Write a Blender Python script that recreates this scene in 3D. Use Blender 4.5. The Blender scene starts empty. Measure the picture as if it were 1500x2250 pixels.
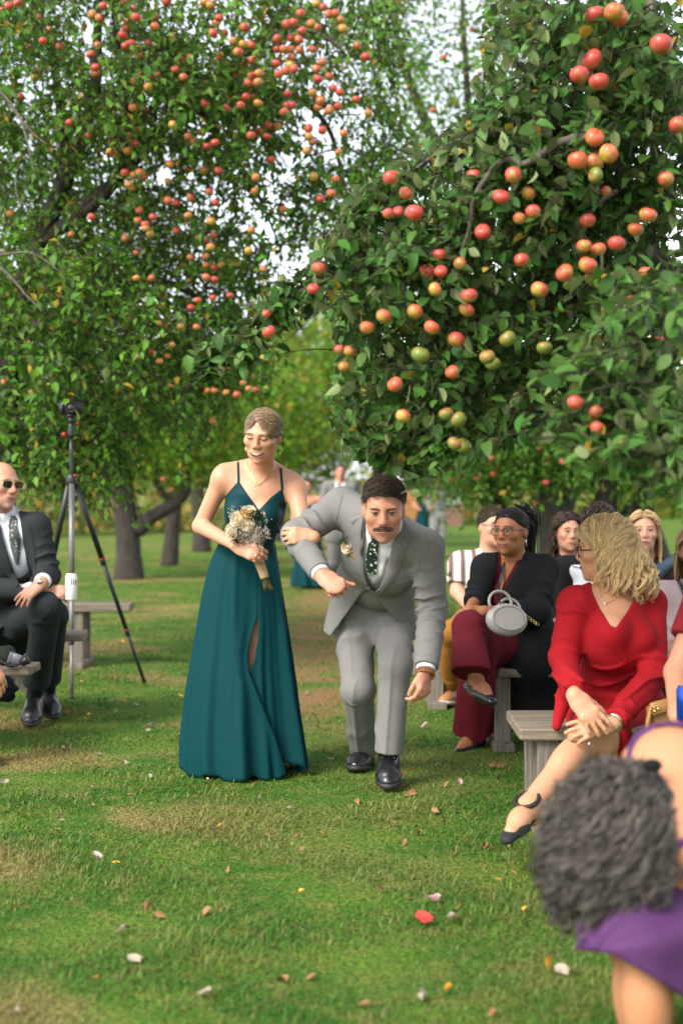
import bpy, math, random
import numpy as np
from math import radians, sin, cos, pi
from mathutils import Vector, Matrix

scene = bpy.context.scene
COL = scene.collection
rng = np.random.default_rng(7)
random.seed(7)

# ------------------------------------------------------------------ camera, sky, sun, exposure
FPX, HORIZ, EYE = 3125.0, 1100.0, 1.31        # focal length in photo pixels, horizon row, eye height (m)
cam_d = bpy.data.cameras.new('camera')
cam = bpy.data.objects.new('camera', cam_d); COL.objects.link(cam)
cam.location = (0, 0, EYE); cam.rotation_euler = (radians(90), 0, 0)
cam_d.sensor_fit = 'VERTICAL'; cam_d.sensor_height = 36; cam_d.sensor_width = 24; cam_d.lens = 50
cam_d.shift_y = (HORIZ - 1125) / 2250
cam_d.clip_end = 500; cam_d.clip_start = 0.1
cam_d.dof.use_dof = True; cam_d.dof.focus_distance = 6.35; cam_d.dof.aperture_fstop = 1.9
scene.camera = cam

SUN_DIR = Vector((-0.52, -0.58, 0.66)).normalized()      # towards the sun
world = bpy.data.worlds.new('World'); scene.world = world; world.use_nodes = True
wn, wl = world.node_tree.nodes, world.node_tree.links
wn.clear()
sky = wn.new('ShaderNodeTexSky'); sky.sky_type = 'NISHITA'; sky.sun_disc = False
sky.sun_elevation = math.asin(SUN_DIR.z); sky.sun_rotation = math.atan2(SUN_DIR.x, SUN_DIR.y)
sky.dust_density = 1.0; sky.air_density = 1.0; sky.ozone_density = 1.0
hs = wn.new('ShaderNodeHueSaturation'); hs.inputs['Saturation'].default_value = 0.30
bg = wn.new('ShaderNodeBackground'); bg.inputs['Strength'].default_value = 0.15
wo = wn.new('ShaderNodeOutputWorld')
wl.new(sky.outputs[0], hs.inputs['Color']); wl.new(hs.outputs[0], bg.inputs[0]); wl.new(bg.outputs[0], wo.inputs[0])

sun_d = bpy.data.lights.new('sun', 'SUN'); sun_d.energy = 2.0; sun_d.angle = radians(22); sun_d.color = (1.0, 0.95, 0.87)
sun = bpy.data.objects.new('sun', sun_d); COL.objects.link(sun)
sun.rotation_euler = SUN_DIR.to_track_quat('Z', 'Y').to_euler()
vs = scene.view_settings
vs.view_transform = 'Standard'; vs.look = 'None'; vs.exposure = 1.38; vs.gamma = 1.0; vs.use_curve_mapping = False
scene.cycles.max_bounces = 6; scene.cycles.transparent_max_bounces = 6
# ------------------------------------------------------------------ helpers: points, meshes, objects
def P(px, py, Y):
    return np.array([(px - 750) / FPX * Y, Y, EYE + (HORIZ - py) / FPX * Y])
def G(px, py):                                  # point of the flat ground seen at a photo pixel
    Y = EYE * FPX / (py - HORIZ); p = P(px, py, Y); p[2] = 0; return p
def nrm(v):
    v = np.asarray(v, float); return v / (np.linalg.norm(v, axis=-1, keepdims=True) + 1e-12)

def mesh_np(name, V, F, mat=None, smooth=True, cols=None, midx=None):
    V = np.ascontiguousarray(V, dtype=np.float32)
    me = bpy.data.meshes.new(name)
    Fs = F if isinstance(F, list) else [F]
    Fs = [np.asarray(f, dtype=np.int32) for f in Fs if len(f)]
    nl = sum(f.size for f in Fs); nf = sum(len(f) for f in Fs)
    me.vertices.add(len(V)); me.vertices.foreach_set('co', V.ravel())
    me.loops.add(nl); me.polygons.add(nf)
    li = np.concatenate([f.ravel() for f in Fs])
    tot = np.concatenate([np.full(len(f), f.shape[1], dtype=np.int32) for f in Fs])
    st = np.concatenate([[0], np.cumsum(tot)[:-1]]).astype(np.int32)
    me.loops.foreach_set('vertex_index', li)
    me.polygons.foreach_set('loop_start', st)
    me.update(calc_edges=True)
    me.polygons.foreach_set('use_smooth', np.full(nf, smooth, dtype=bool))
    for m in (mat if isinstance(mat, (list, tuple)) else [mat]):
        if m: me.materials.append(m)
    if midx is not None: me.polygons.foreach_set('material_index', np.asarray(midx, dtype=np.int32))
    if cols is not None:
        a = me.color_attributes.new('Col', 'FLOAT_COLOR', 'POINT')
        c = np.ones((len(V), 4), dtype=np.float32); c[:, :3] = cols
        a.data.foreach_set('color', c.ravel())
    me.validate()
    return me

def base_of(o):
    b = np.zeros(3)
    while o is not None:
        b += np.array(o.location); o = o.parent
    return b
def add_obj(name, me, parent=None, loc=None):
    o = bpy.data.objects.new(name, me); COL.objects.link(o)
    if parent: o.parent = parent
    if loc is not None: o.location = loc
    return o
def obj(name, V, F, mat, parent=None, smooth=True, cols=None, midx=None):
    """world-space vertices -> one mesh object (under parent if given)"""
    V = np.asarray(V, float)
    if parent is None:
        b = np.array([V[:, 0].mean(), V[:, 1].mean(), V[:, 2].min()]); o = add_obj(name, mesh_np(name, V - b, F, mat, smooth, cols, midx), None, b)
    else:
        o = add_obj(name, mesh_np(name, V - base_of(parent), F, mat, smooth, cols, midx), parent)
    return o
def tag(o, label=None, cat=None, group=None, kind=None):
    if label: o['label'] = label
    if cat: o['category'] = cat
    if group: o['group'] = group
    if kind: o['kind'] = kind
    return o
def thing(name, label, cat, loc, group=None):
    o = bpy.data.objects.new(name, None); COL.objects.link(o)
    o.location = loc; o.empty_display_size = 0.1
    return tag(o, label, cat, group)

def join(parts):
    Vs, Qs, Ts, n = [], [], [], 0
    for V, F in parts:
        for f in (F if isinstance(F, list) else [F]):
            f = np.asarray(f)
            if len(f) == 0: continue
            (Qs if f.shape[1] == 4 else Ts).append(f + n)
        Vs.append(V); n += len(V)
    out = []
    if Qs: out.append(np.concatenate(Qs))
    if Ts: out.append(np.concatenate(Ts))
    return np.concatenate(Vs), out

def grid_faces(n, m, wrap=False):
    i = np.arange(n - 1)[:, None]; j = np.arange(m if wrap else m - 1)[None, :]
    a = i * m + j; b = i * m + (j + 1) % m
    return np.stack([a, b, b + m, a + m], -1).reshape(-1, 4)

def tubes(Pts, R, sides=3, cap=True):
    """Pts (N,m,3), R (N,m) -> vertices, faces of N tapered tubes"""
    Pts = np.asarray(Pts, float)
    if Pts.ndim == 2: Pts = Pts[None]
    N, m, _ = Pts.shape
    R = np.broadcast_to(np.asarray(R, float), (N, m))
    T = nrm(np.gradient(Pts, axis=1))
    ref = np.zeros_like(T); ax = np.argmin(np.abs(T.mean(1)), axis=1); ref[np.arange(N), :, ax] = 1
    A = nrm(np.cross(T, ref)); B = np.cross(T, A)
    th = np.arange(sides) * 2 * pi / sides
    V = Pts[:, :, None, :] + R[:, :, None, None] * (A[:, :, None, :] * np.cos(th)[None, None, :, None] + B[:, :, None, :] * np.sin(th)[None, None, :, None])
    f = grid_faces(m, sides, True)
    F = (f[None] + (np.arange(N) * m * sides)[:, None, None]).reshape(-1, 4)
    V = V.reshape(-1, 3)
    out = [F]
    if cap and sides >= 3:
        if sides == 4:
            c0 = np.array([[3, 2, 1, 0]]); c1 = (m - 1) * 4 + np.array([[0, 1, 2, 3]])
        else:
            k = np.arange(1, sides - 1); z = np.zeros_like(k)
            c0 = np.stack([z, k + 1, k], 1); c1 = np.stack([z, k, k + 1], 1) + (m - 1) * sides
        C = np.concatenate([c0, c1])
        C = (C[None] + (np.arange(N) * m * sides)[:, None, None]).reshape(-1, C.shape[1])
        out.append(C)
    return V, out
def spline(pts, n):
    """Catmull-Rom through points"""
    p = np.asarray(pts, float)
    if len(p) == 2: return p[0] + (p[1] - p[0]) * np.linspace(0, 1, n)[:, None]
    q = np.vstack([2 * p[0] - p[1], p, 2 * p[-1] - p[-2]])
    t = np.linspace(0, len(p) - 1 - 1e-9, n); i = t.astype(int); u = (t - i)[:, None]
    a, b, c, d = q[i], q[i + 1], q[i + 2], q[i + 3]
    return 0.5 * (2 * b + (c - a) * u + (2 * a - 5 * b + 4 * c - d) * u ** 2 + (3 * b - a - 3 * c + d) * u ** 3)
def tube(pts, r, sides=8, n=None):
    n = n or max(len(pts), 2)
    p = spline(pts, n); r = np.atleast_1d(np.asarray(r, float))
    rr = np.interp(np.linspace(0, 1, n), np.linspace(0, 1, len(r)), r)
    return tubes(p[None], rr[None], sides)
def box(c, size, R=None, bev=0.0):
    c = np.asarray(c, float); h = np.asarray(size, float) / 2
    if bev <= 0:
        s = np.array([[-1, -1, -1], [1, -1, -1], [1, 1, -1], [-1, 1, -1], [-1, -1, 1], [1, -1, 1], [1, 1, 1], [-1, 1, 1]], float)
        V = s * h
        F = np.array([[3, 2, 1, 0], [4, 5, 6, 7], [0, 1, 5, 4], [1, 2, 6, 5], [2, 3, 7, 6], [3, 0, 4, 7]])
    else:                                       # chamfered along the vertical and horizontal edges
        rings = []
        for z, k in ((-h[2], bev), (-h[2] + bev, 0), (h[2] - bev, 0), (h[2], bev)):
            x, y = h[0] - k, h[1] - k; b = bev
            rings.append([[-x + b, -y, z], [x - b, -y, z], [x, -y + b, z], [x, y - b, z], [x - b, y, z], [-x + b, y, z], [-x, y - b, z], [-x, -y + b, z]])
        V = np.array(rings).reshape(-1, 3)
        F = [grid_faces(4, 8, True), np.array([[0, 7, 2, 1], [7, 6, 3, 2], [6, 5, 4, 3], [24, 25, 26, 31], [31, 26, 27, 30], [30, 27, 28, 29]])]
    if R is not None: V = V @ np.asarray(R, float).T
    return V + c, F
def lathe(prof, c, R=None, n=16):
    """prof: list of (r, z) bottom to top about the local z axis"""
    prof = np.asarray(prof, float); th = np.arange(n) * 2 * pi / n
    V = np.stack([prof[:, :1] * np.cos(th), prof[:, :1] * np.sin(th), np.repeat(prof[:, 1:], n, 1)], -1).reshape(-1, 3)
    if R is not None: V = V @ np.asarray(R, float).T
    return V + np.asarray(c, float), grid_faces(len(prof), n, True)
def uvs(c, r, R=None, n=10, m=7):
    t = np.linspace(-pi / 2 + 1e-3, pi / 2 - 1e-3, m)
    V, F = lathe(np.stack([np.cos(t), np.sin(t)], 1), (0, 0, 0), None, n)
    V = V * np.asarray(r, float)
    if R is not None: V = V @ np.asarray(R, float).T
    return V + np.asarray(c, float), F

def rotm(yaw=0, pitch=0, roll=0):
    """local frame whose front is -y; yaw>0 turns the front to picture right, pitch>0 looks down, roll>0 tilts the top right"""
    a, b, c = radians(yaw), radians(pitch), radians(roll)
    Rz = np.array([[cos(a), -sin(a), 0], [sin(a), cos(a), 0], [0, 0, 1]])
    Rx = np.array([[1, 0, 0], [0, cos(b), -sin(b)], [0, sin(b), cos(b)]])
    Ry = np.array([[cos(c), 0, sin(c)], [0, 1, 0], [-sin(c), 0, cos(c)]])
    return Rz @ Rx @ Ry
def frame_from(zdir, xhint):
    z = nrm(zdir); x = np.asarray(xhint, float); x = nrm(x - z * (x @ z)); y = np.cross(z, x)
    return np.stack([x, y, z], 1)

# ------------------------------------------------------------------ materials
MATS = {}
def newmat(name):
    m = bpy.data.materials.new(name); m.use_nodes = True
    nt = m.node_tree; b = nt.nodes['Principled BSDF']
    return m, nt, b
def rgb(c): return (c[0], c[1], c[2], 1.0)
def srgb(h):
    v = [int(h[i:i + 2], 16) / 255 for i in (0, 2, 4)]
    return tuple(x / 12.92 if x <= 0.04045 else ((x + 0.055) / 1.055) ** 2.4 for x in v)
def mat_cloth(name, col, rough=0.85, var=0.12, scale=14, weave=0, weave_amp=0.15, bump=0.25, bscale=90, sheen=0.0, spec=0.15, stripes=None, trans=0.0, wrinkle=0.22):
    m, nt, b = newmat(name); N, L = nt.nodes, nt.links
    tc = N.new('ShaderNodeTexCoord')
    no = N.new('ShaderNodeTexNoise'); no.inputs['Scale'].default_value = scale; no.inputs['Detail'].default_value = 4
    L.new(tc.outputs['Object'], no.inputs['Vector'])
    ramp = N.new('ShaderNodeMapRange'); ramp.inputs['To Min'].default_value = 1 - var; ramp.inputs['To Max'].default_value = 1 + var
    L.new(no.outputs['Fac'], ramp.inputs['Value'])
    mul = N.new('ShaderNodeMix'); mul.data_type = 'RGBA'; mul.blend_type = 'MULTIPLY'; mul.inputs['Factor'].default_value = 1
    mul.inputs['A'].default_value = rgb(col); L.new(ramp.outputs[0], mul.inputs['B'])
    out = mul.outputs['Result']
    if weave:
        for ax in (0, 2):
            w = N.new('ShaderNodeTexWave'); w.inputs['Scale'].default_value = weave; w.inputs['Distortion'].default_value = 1.2; w.inputs['Detail'].default_value = 2
            w.inputs['Detail Scale'].default_value = 3.0
            w.bands_direction = 'X' if ax == 0 else 'Z'; L.new(tc.outputs['Object'], w.inputs['Vector'])
            mr = N.new('ShaderNodeMapRange'); mr.inputs['To Min'].default_value = 1 - weave_amp; mr.inputs['To Max'].default_value = 1 + weave_amp
            L.new(w.outputs['Fac'], mr.inputs['Value'])
            mm = N.new('ShaderNodeMix'); mm.data_type = 'RGBA'; mm.blend_type = 'MULTIPLY'; mm.inputs['Factor'].default_value = 1
            L.new(out, mm.inputs['A']); L.new(mr.outputs[0], mm.inputs['B']); out = mm.outputs['Result']
    if stripes:
        sc, scol, thr = stripes
        w = N.new('ShaderNodeTexWave'); w.inputs['Scale'].default_value = sc; w.bands_direction = 'X'; L.new(tc.outputs['Object'], w.inputs['Vector'])
        mr = N.new('ShaderNodeMapRange'); mr.inputs['From Min'].default_value = thr; mr.inputs['From Max'].default_value = min(1, thr + 0.06); L.new(w.outputs['Fac'], mr.inputs['Value'])
        mm = N.new('ShaderNodeMix'); mm.data_type = 'RGBA'; L.new(mr.outputs[0], mm.inputs['Factor']); L.new(out, mm.inputs['A']); mm.inputs['B'].default_value = rgb(scol); out = mm.outputs['Result']
    L.new(out, b.inputs['Base Color'])
    b.inputs['Roughness'].default_value = rough
    b.inputs['Specular IOR Level'].default_value = spec
    b.inputs['Sheen Weight'].default_value = sheen
    if bump:
        n1 = N.new('ShaderNodeTexNoise'); n1.inputs['Scale'].default_value = bscale; n1.inputs['Detail'].default_value = 5
        L.new(tc.outputs['Object'], n1.inputs['Vector'])
        bp = N.new('ShaderNodeBump'); bp.inputs['Strength'].default_value = bump; bp.inputs['Distance'].default_value = 0.01
        L.new(n1.outputs['Fac'], bp.inputs['Height'])
        if wrinkle:
            n2 = N.new('ShaderNodeTexNoise'); n2.noise_type = 'RIDGED_MULTIFRACTAL'; n2.inputs['Scale'].default_value = 6.5; n2.inputs['Detail'].default_value = 2.5; n2.inputs['Distortion'].default_value = .7
            L.new(tc.outputs['Object'], n2.inputs['Vector'])
            b2 = N.new('ShaderNodeBump'); b2.inputs['Strength'].default_value = wrinkle; b2.inputs['Distance'].default_value = 0.02
            L.new(n2.outputs['Fac'], b2.inputs['Height']); L.new(bp.outputs[0], b2.inputs['Normal']); L.new(b2.outputs[0], b.inputs['Normal'])
        else: L.new(bp.outputs[0], b.inputs['Normal'])
    if trans:
        tr = N.new('ShaderNodeBsdfTranslucent'); L.new(out, tr.inputs['Color'])
        mx = N.new('ShaderNodeMixShader'); mx.inputs[0].default_value = trans
        L.new(b.outputs[0], mx.inputs[1]); L.new(tr.outputs[0], mx.inputs[2]); L.new(mx.outputs[0], N['Material Output'].inputs['Surface'])
    return m
def mat_plain(name, col, rough=0.5, metal=0.0, spec=0.5, var=0.0, scale=20, coat=0.0, bump=0.0, bscale=60, emit=None):
    m, nt, b = newmat(name); N, L = nt.nodes, nt.links
    b.inputs['Base Color'].default_value = rgb(col); b.inputs['Roughness'].default_value = rough
    b.inputs['Metallic'].default_value = metal; b.inputs['Specular IOR Level'].default_value = spec; b.inputs['Coat Weight'].default_value = coat
    if var or bump:
        tc = N.new('ShaderNodeTexCoord'); no = N.new('ShaderNodeTexNoise'); no.inputs['Scale'].default_value = scale; no.inputs['Detail'].default_value = 5
        L.new(tc.outputs['Object'], no.inputs['Vector'])
        if var:
            ramp = N.new('ShaderNodeMapRange'); ramp.inputs['To Min'].default_value = 1 - var; ramp.inputs['To Max'].default_value = 1 + var
            ramp.inputs['From Min'].default_value = 0.3; ramp.inputs['From Max'].default_value = 0.7
            L.new(no.outputs['Fac'], ramp.inputs['Value'])
            mul = N.new('ShaderNodeMix'); mul.data_type = 'RGBA'; mul.blend_type = 'MULTIPLY'; mul.inputs['Factor'].default_value = 1
            mul.inputs['A'].default_value = rgb(col); L.new(ramp.outputs[0], mul.inputs['B']); L.new(mul.outputs['Result'], b.inputs['Base Color'])
        if bump:
            n2 = N.new('ShaderNodeTexNoise'); n2.inputs['Scale'].default_value = bscale; n2.inputs['Detail'].default_value = 6; L.new(tc.outputs['Object'], n2.inputs['Vector'])
            bp = N.new('ShaderNodeBump'); bp.inputs['Strength'].default_value = bump; bp.inputs['Distance'].default_value = 0.01
            L.new(n2.outputs['Fac'], bp.inputs['Height']); L.new(bp.outputs[0], b.inputs['Normal'])
    return m
def mat_skin(name, rough=0.48):
    m, nt, b = newmat(name); N, L = nt.nodes, nt.links
    at = N.new('ShaderNodeVertexColor'); at.layer_name = 'Col'
    tc = N.new('ShaderNodeTexCoord'); no = N.new('ShaderNodeTexNoise'); no.inputs['Scale'].default_value = 38; no.inputs['Detail'].default_value = 5
    L.new(tc.outputs['Object'], no.inputs['Vector'])
    mr = N.new('ShaderNodeMix'); mr.data_type = 'RGBA'
    mr.inputs['A'].default_value = (1.16, 0.94, 0.88, 1); mr.inputs['B'].default_value = (0.86, 0.97, 1.0, 1)
    L.new(no.outputs['Fac'], mr.inputs['Factor'])
    mul = N.new('ShaderNodeMix'); mul.data_type = 'RGBA'; mul.blend_type = 'MULTIPLY'; mul.inputs['Factor'].default_value = 1
    L.new(at.outputs['Color'], mul.inputs['A']); L.new(mr.outputs['Result'], mul.inputs['B'])
    L.new(mul.outputs['Result'], b.inputs['Base Color'])
    b.inputs['Roughness'].default_value = rough; b.inputs['Specular IOR Level'].default_value = 0.4
    b.inputs['Subsurface Weight'].default_value = 0.12; b.inputs['Subsurface Radius'].default_value = (0.02, 0.008, 0.004); b.inputs['Subsurface Scale'].default_value = 0.4
    n2 = N.new('ShaderNodeTexNoise'); n2.inputs['Scale'].default_value = 260; L.new(tc.outputs['Object'], n2.inputs['Vector'])
    bp = N.new('ShaderNodeBump'); bp.inputs['Strength'].default_value = 0.16; bp.inputs['Distance'].default_value = 0.004
    L.new(n2.outputs['Fac'], bp.inputs['Height']); L.new(bp.outputs[0], b.inputs['Normal'])
    return m
def mat_hair(name, col, var=0.45, rough=0.42, trans=0.0):
    m, nt, b = newmat(name); N, L = nt.nodes, nt.links
    ge = N.new('ShaderNodeNewGeometry'); mr = N.new('ShaderNodeMapRange')
    mr.inputs['To Min'].default_value = 1 - var; mr.inputs['To Max'].default_value = 1 + var
    L.new(ge.outputs['Random Per Island'], mr.inputs['Value'])
    mul = N.new('ShaderNodeMix'); mul.data_type = 'RGBA'; mul.blend_type = 'MULTIPLY'; mul.inputs['Factor'].default_value = 1
    mul.inputs['A'].default_value = rgb(col); L.new(mr.outputs[0], mul.inputs['B']); L.new(mul.outputs['Result'], b.inputs['Base Color'])
    b.inputs['Roughness'].default_value = rough; b.inputs['Specular IOR Level'].default_value = 0.30
    if trans:
        t = N.new('ShaderNodeBsdfTranslucent'); L.new(mul.outputs['Result'], t.inputs[0]); mx = N.new('ShaderNodeMixShader'); mx.inputs[0].default_value = trans
        L.new(b.outputs[0], mx.inputs[1]); L.new(t.outputs[0], mx.inputs[2]); L.new(mx.outputs[0], N['Material Output'].inputs['Surface'])
    return m

# ------------------------------------------------------------------ implicit surfaces (bodies and clothes)
def smin(a, b, k):
    h = np.maximum(k - np.abs(a - b), 0) / k
    return np.minimum(a, b) - h * h * k * 0.25
class Field:
    def __init__(s, h): s.h = h; s.ops = []
    # --- primitives are queued so that the bounds are known before the grid is made
    def cone(s, a, b, ra, rb, k=0.02, flat=None, wid=None, fold=None, cap=False, sub=False):
        """round cone a->b; flat=(axis, ratio) thins it along axis; cap cuts it flat at b; fold(t, th)->extra radius"""
        s.ops.append(('cone', np.asarray(a, float), np.asarray(b, float), ra, rb, k, flat, fold, cap, sub)); return s
    def ell(s, c, r, R=None, k=0.02, sub=False):
        s.ops.append(('ell', np.asarray(c, float), np.asarray(r, float) * np.ones(3), np.eye(3) if R is None else R, k, sub)); return s
    def plane(s, o, n, k=0.0, near=None):
        """keeps the side the normal points away from; near=(point, radius) limits it"""
        s.ops.append(('plane', np.asarray(o, float), nrm(n), k, near)); return s
    def carve_px(s, poly, ymax, ymin=0.0):
        s.ops.append(('carve', np.asarray(poly, float), ymin, ymax)); return s
    def noise(s, fn): s.ops.append(('noise', fn)); return s
    def bounds(s):
        lo = np.full(3, 1e9); hi = np.full(3, -1e9)
        for o in s.ops:
            if o[0] == 'cone' and not o[9]:
                for p, r in ((o[1], o[3]), (o[2], o[4])): lo = np.minimum(lo, p - r); hi = np.maximum(hi, p + r)
            elif o[0] == 'ell' and not o[5]:
                e = np.sqrt(((o[3] * o[2]) ** 2).sum(1)); lo = np.minimum(lo, o[1] - e); hi = np.maximum(hi, o[1] + e)
        return lo - 0.03, hi + 0.03
    def reg(s, lo, hi):
        i0 = np.clip(((lo - s.lo) / s.h).astype(int), 0, s.n); i1 = np.clip(((hi - s.lo) / s.h).astype(int) + 2, 0, s.n)
        sl = tuple(slice(a, b) for a, b in zip(i0, i1))
        ax = [s.lo[q] + s.h * np.arange(i0[q], i1[q], dtype=np.float32) for q in range(3)]
        return sl, ax[0][:, None, None].astype(np.float32), ax[1][None, :, None].astype(np.float32), ax[2][None, None, :].astype(np.float32)
    def build(s):
        s.lo, hi = s.bounds(); s.n = np.ceil((hi - s.lo) / s.h).astype(int) + 1
        s.d = np.full(s.n, 0.5, dtype=np.float32)
        for o in s.ops:
            if o[0] == 'cone':
                _, a, b, ra, rb, k, flat, fold, cap, sub = o
                m = max(ra, rb) + k + 3 * s.h + (0.02 if fold else 0)
                sl, X, Y, Z = s.reg(np.minimum(a, b) - m, np.maximum(a, b) + m)
                ab = b - a; L2 = float(ab @ ab) + 1e-9
                qx, qy, qz = X - a[0], Y - a[1], Z - a[2]
                tr = (qx * ab[0] + qy * ab[1] + qz * ab[2]) / L2; t = np.clip(tr, 0, 1)
                ex, ey, ez = qx - t * ab[0], qy - t * ab[1], qz - t * ab[2]
                if flat is not None:
                    n, f = nrm(flat[0]), flat[1]
                    c = ex * n[0] + ey * n[1] + ez * n[2]; g = (1 / f - 1)
                    ex, ey, ez = ex + c * g * n[0], ey + c * g * n[1], ez + c * g * n[2]
                r = ra + (rb - ra) * t
                dd = np.sqrt(ex * ex + ey * ey + ez * ez)
                if fold is not None:
                    f1 = frame_from(ab, (0.3, 1, 0.2) if abs(nrm(ab)[1]) < 0.9 else (1, 0, 0))
                    th = np.arctan2(ex * f1[0, 1] + ey * f1[1, 1] + ez * f1[2, 1], ex * f1[0, 0] + ey * f1[1, 0] + ez * f1[2, 0])
                    r = r + fold(t, th)
                d = dd - r
                if flat is not None and flat[1] < 1: d = d * (0.5 + 0.5 * flat[1])
                if cap: d = np.maximum(d, (tr - 1) * math.sqrt(L2))
                s.d[sl] = np.maximum(s.d[sl], -smin(d, -s.d[sl], k) * 0 - d) if sub == 'hard' else (-smin(-s.d[sl], d, k) if sub else smin(s.d[sl], d, k))
            elif o[0] == 'ell':
                _, c, r, R, k, sub = o
                e = np.sqrt(((R * r) ** 2).sum(1)); m = k + 3 * s.h
                sl, X, Y, Z = s.reg(c - e - m, c + e + m)
                qx, qy, qz = X - c[0], Y - c[1], Z - c[2]
                u = [(qx * R[0, i] + qy * R[1, i] + qz * R[2, i]) / r[i] for i in range(3)]
                k0 = np.sqrt(u[0] ** 2 + u[1] ** 2 + u[2] ** 2)
                k1 = np.sqrt((u[0] / r[0]) ** 2 + (u[1] / r[1]) ** 2 + (u[2] / r[2]) ** 2) + 1e-6
                d = k0 * (k0 - 1) / k1
                s.d[sl] = -smin(-s.d[sl], d, k) if sub else smin(s.d[sl], d, k)
            elif o[0] == 'plane':
                _, p, n, k, near = o
                if near is None: sl, X, Y, Z = s.reg(s.lo, hi)
                else: sl, X, Y, Z = s.reg(near[0] - near[1], near[0] + near[1])
                d = (X - p[0]) * n[0] + (Y - p[1]) * n[1] + (Z - p[2]) * n[2]
                if near is not None: d = np.where((X - near[0][0]) ** 2 + (Y - near[0][1]) ** 2 + (Z - near[0][2]) ** 2 < near[1] ** 2, d, -1)
                s.d[sl] = np.maximum(s.d[sl], d)
            elif o[0] == 'carve':
                _, poly, ymin, ymax = o
                ym = ymax
                c0 = np.array([P(x, y, yy) for x, y in poly for yy in (max(ymin, s.lo[1]), ym)])
                sl, X, Y, Z = s.reg(np.array([c0[:, 0].min(), ymin, c0[:, 2].min()]) - 0.02, np.array([c0[:, 0].max(), ymax, c0[:, 2].max()]) + 0.02)
                if 0 in s.d[sl].shape: continue
                px = 750 + X / Y * FPX; py = HORIZ - (Z - EYE) / Y * FPX
                px, py = np.broadcast_arrays(px, py)
                inside = np.zeros(px.shape, bool); dist = np.full(px.shape, 1e9, np.float32)
                q = np.roll(poly, -1, 0)
                for (x0, y0), (x1, y1) in zip(poly, q):
                    ex, ey = x1 - x0, y1 - y0
                    t = np.clip(((px - x0) * ex + (py - y0) * ey) / (ex * ex + ey * ey + 1e-9), 0, 1)
                    dist = np.minimum(dist, (px - x0 - t * ex) ** 2 + (py - y0 - t * ey) ** 2)
                    if abs(ey) > 1e-9:
                        inside ^= ((y0 > py) != (y1 > py)) & (px < ex * (py - y0) / ey + x0)
                sd = np.sqrt(dist) * np.where(inside, -1, 1) * Y / FPX
                sd = np.maximum(np.maximum(sd, Y - ymax), ymin - Y)
                s.d[sl] = np.maximum(s.d[sl], -sd)
            elif o[0] == 'noise':
                sl, X, Y, Z = s.reg(s.lo, hi)
                s.d = s.d + o[1](X, Y, Z).astype(np.float32)
        return s
    def sample(s, p):
        q = (np.asarray(p) - s.lo) / s.h; q = np.clip(q, 0, s.n - 1.001); i = q.astype(int); f = q - i
        out = 0
        for dx in (0, 1):
            for dy in (0, 1):
                for dz in (0, 1):
                    w = (f[..., 0] if dx else 1 - f[..., 0]) * (f[..., 1] if dy else 1 - f[..., 1]) * (f[..., 2] if dz else 1 - f[..., 2])
                    out = out + w * s.d[i[..., 0] + dx, i[..., 1] + dy, i[..., 2] + dz]
        return out
    def hit(s, o, d, tmax=None, step=None):
        """first surface along rays o + t d (arrays); misses get the closest approach"""
        o = np.asarray(o, float); d = nrm(d); o, d = np.broadcast_arrays(o, d)
        c = (s.lo + s.lo + s.h * s.n) / 2; rad = np.linalg.norm(s.h * s.n) / 2
        t0 = np.maximum(((c - o) * d).sum(-1) - rad, 0); T = 2 * rad
        st = step or s.h * 0.7; n = int(T / st) + 2
        best = np.full(t0.shape, 1e9); tb = t0.copy(); done = np.zeros(t0.shape, bool); prev = np.full(t0.shape, 1.0)
        hi = s.lo + s.h * (s.n - 1)
        for i in range(n):
            t = t0 + i * st; p = o + d * t[..., None]
            ins = ((p >= s.lo) & (p <= hi)).all(-1)
            v = np.where(ins, s.sample(p), 1.0)
            cr = (~done) & (v < 0)
            fr = np.clip(prev / (prev - v + 1e-9), 0, 1)
            tb = np.where(cr, t - st + st * fr, tb)
            imp = (~done) & (~cr) & (v < best); tb = np.where(imp, t, tb); best = np.where(imp, v, best)
            done |= cr; prev = v
            if done.all(): break
        return o + d * tb[..., None]
    def hit_px(s, pix):
        pix = np.asarray(pix, float)
        d = np.stack([(pix[..., 0] - 750) / FPX, np.ones(pix.shape[:-1]), (HORIZ - pix[..., 1]) / FPX], -1)
        return s.hit(np.array([0, 0, EYE]), d)
    def mesh(s, smooth=1):
        d = s.d; ng = d < 0
        c = [ng[dx:ng.shape[0] - 1 + dx, dy:ng.shape[1] - 1 + dy, dz:ng.shape[2] - 1 + dz] for dx in (0, 1) for dy in (0, 1) for dz in (0, 1)]
        any_, all_ = c[0].copy(), c[0].copy()
        for q in c[1:]: any_ |= q; all_ &= q
        act = any_ & ~all_; I = np.argwhere(act)
        idx = np.full(act.shape, -1, np.int32); idx[act] = np.arange(len(I))
        acc = np.zeros((len(I), 3)); cnt = np.zeros(len(I))
        for ax in range(3):
            o1, o2 = [a for a in range(3) if a != ax]
            for u in (0, 1):
                for v in (0, 1):
                    off = np.zeros(3, int); off[o1] = u; off[o2] = v
                    p = I + off; e = p.copy(); e[:, ax] += 1
                    a = d[p[:, 0], p[:, 1], p[:, 2]]; b = d[e[:, 0], e[:, 1], e[:, 2]]
                    m = (a < 0) != (b < 0); t = a[m] / (a[m] - b[m])
                    w = np.zeros((m.sum(), 3)); w += off; w[:, ax] += t
                    acc[m] += w; cnt[m] += 1
        V = s.lo + s.h * (I + acc / cnt[:, None])
        Fs = []
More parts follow.
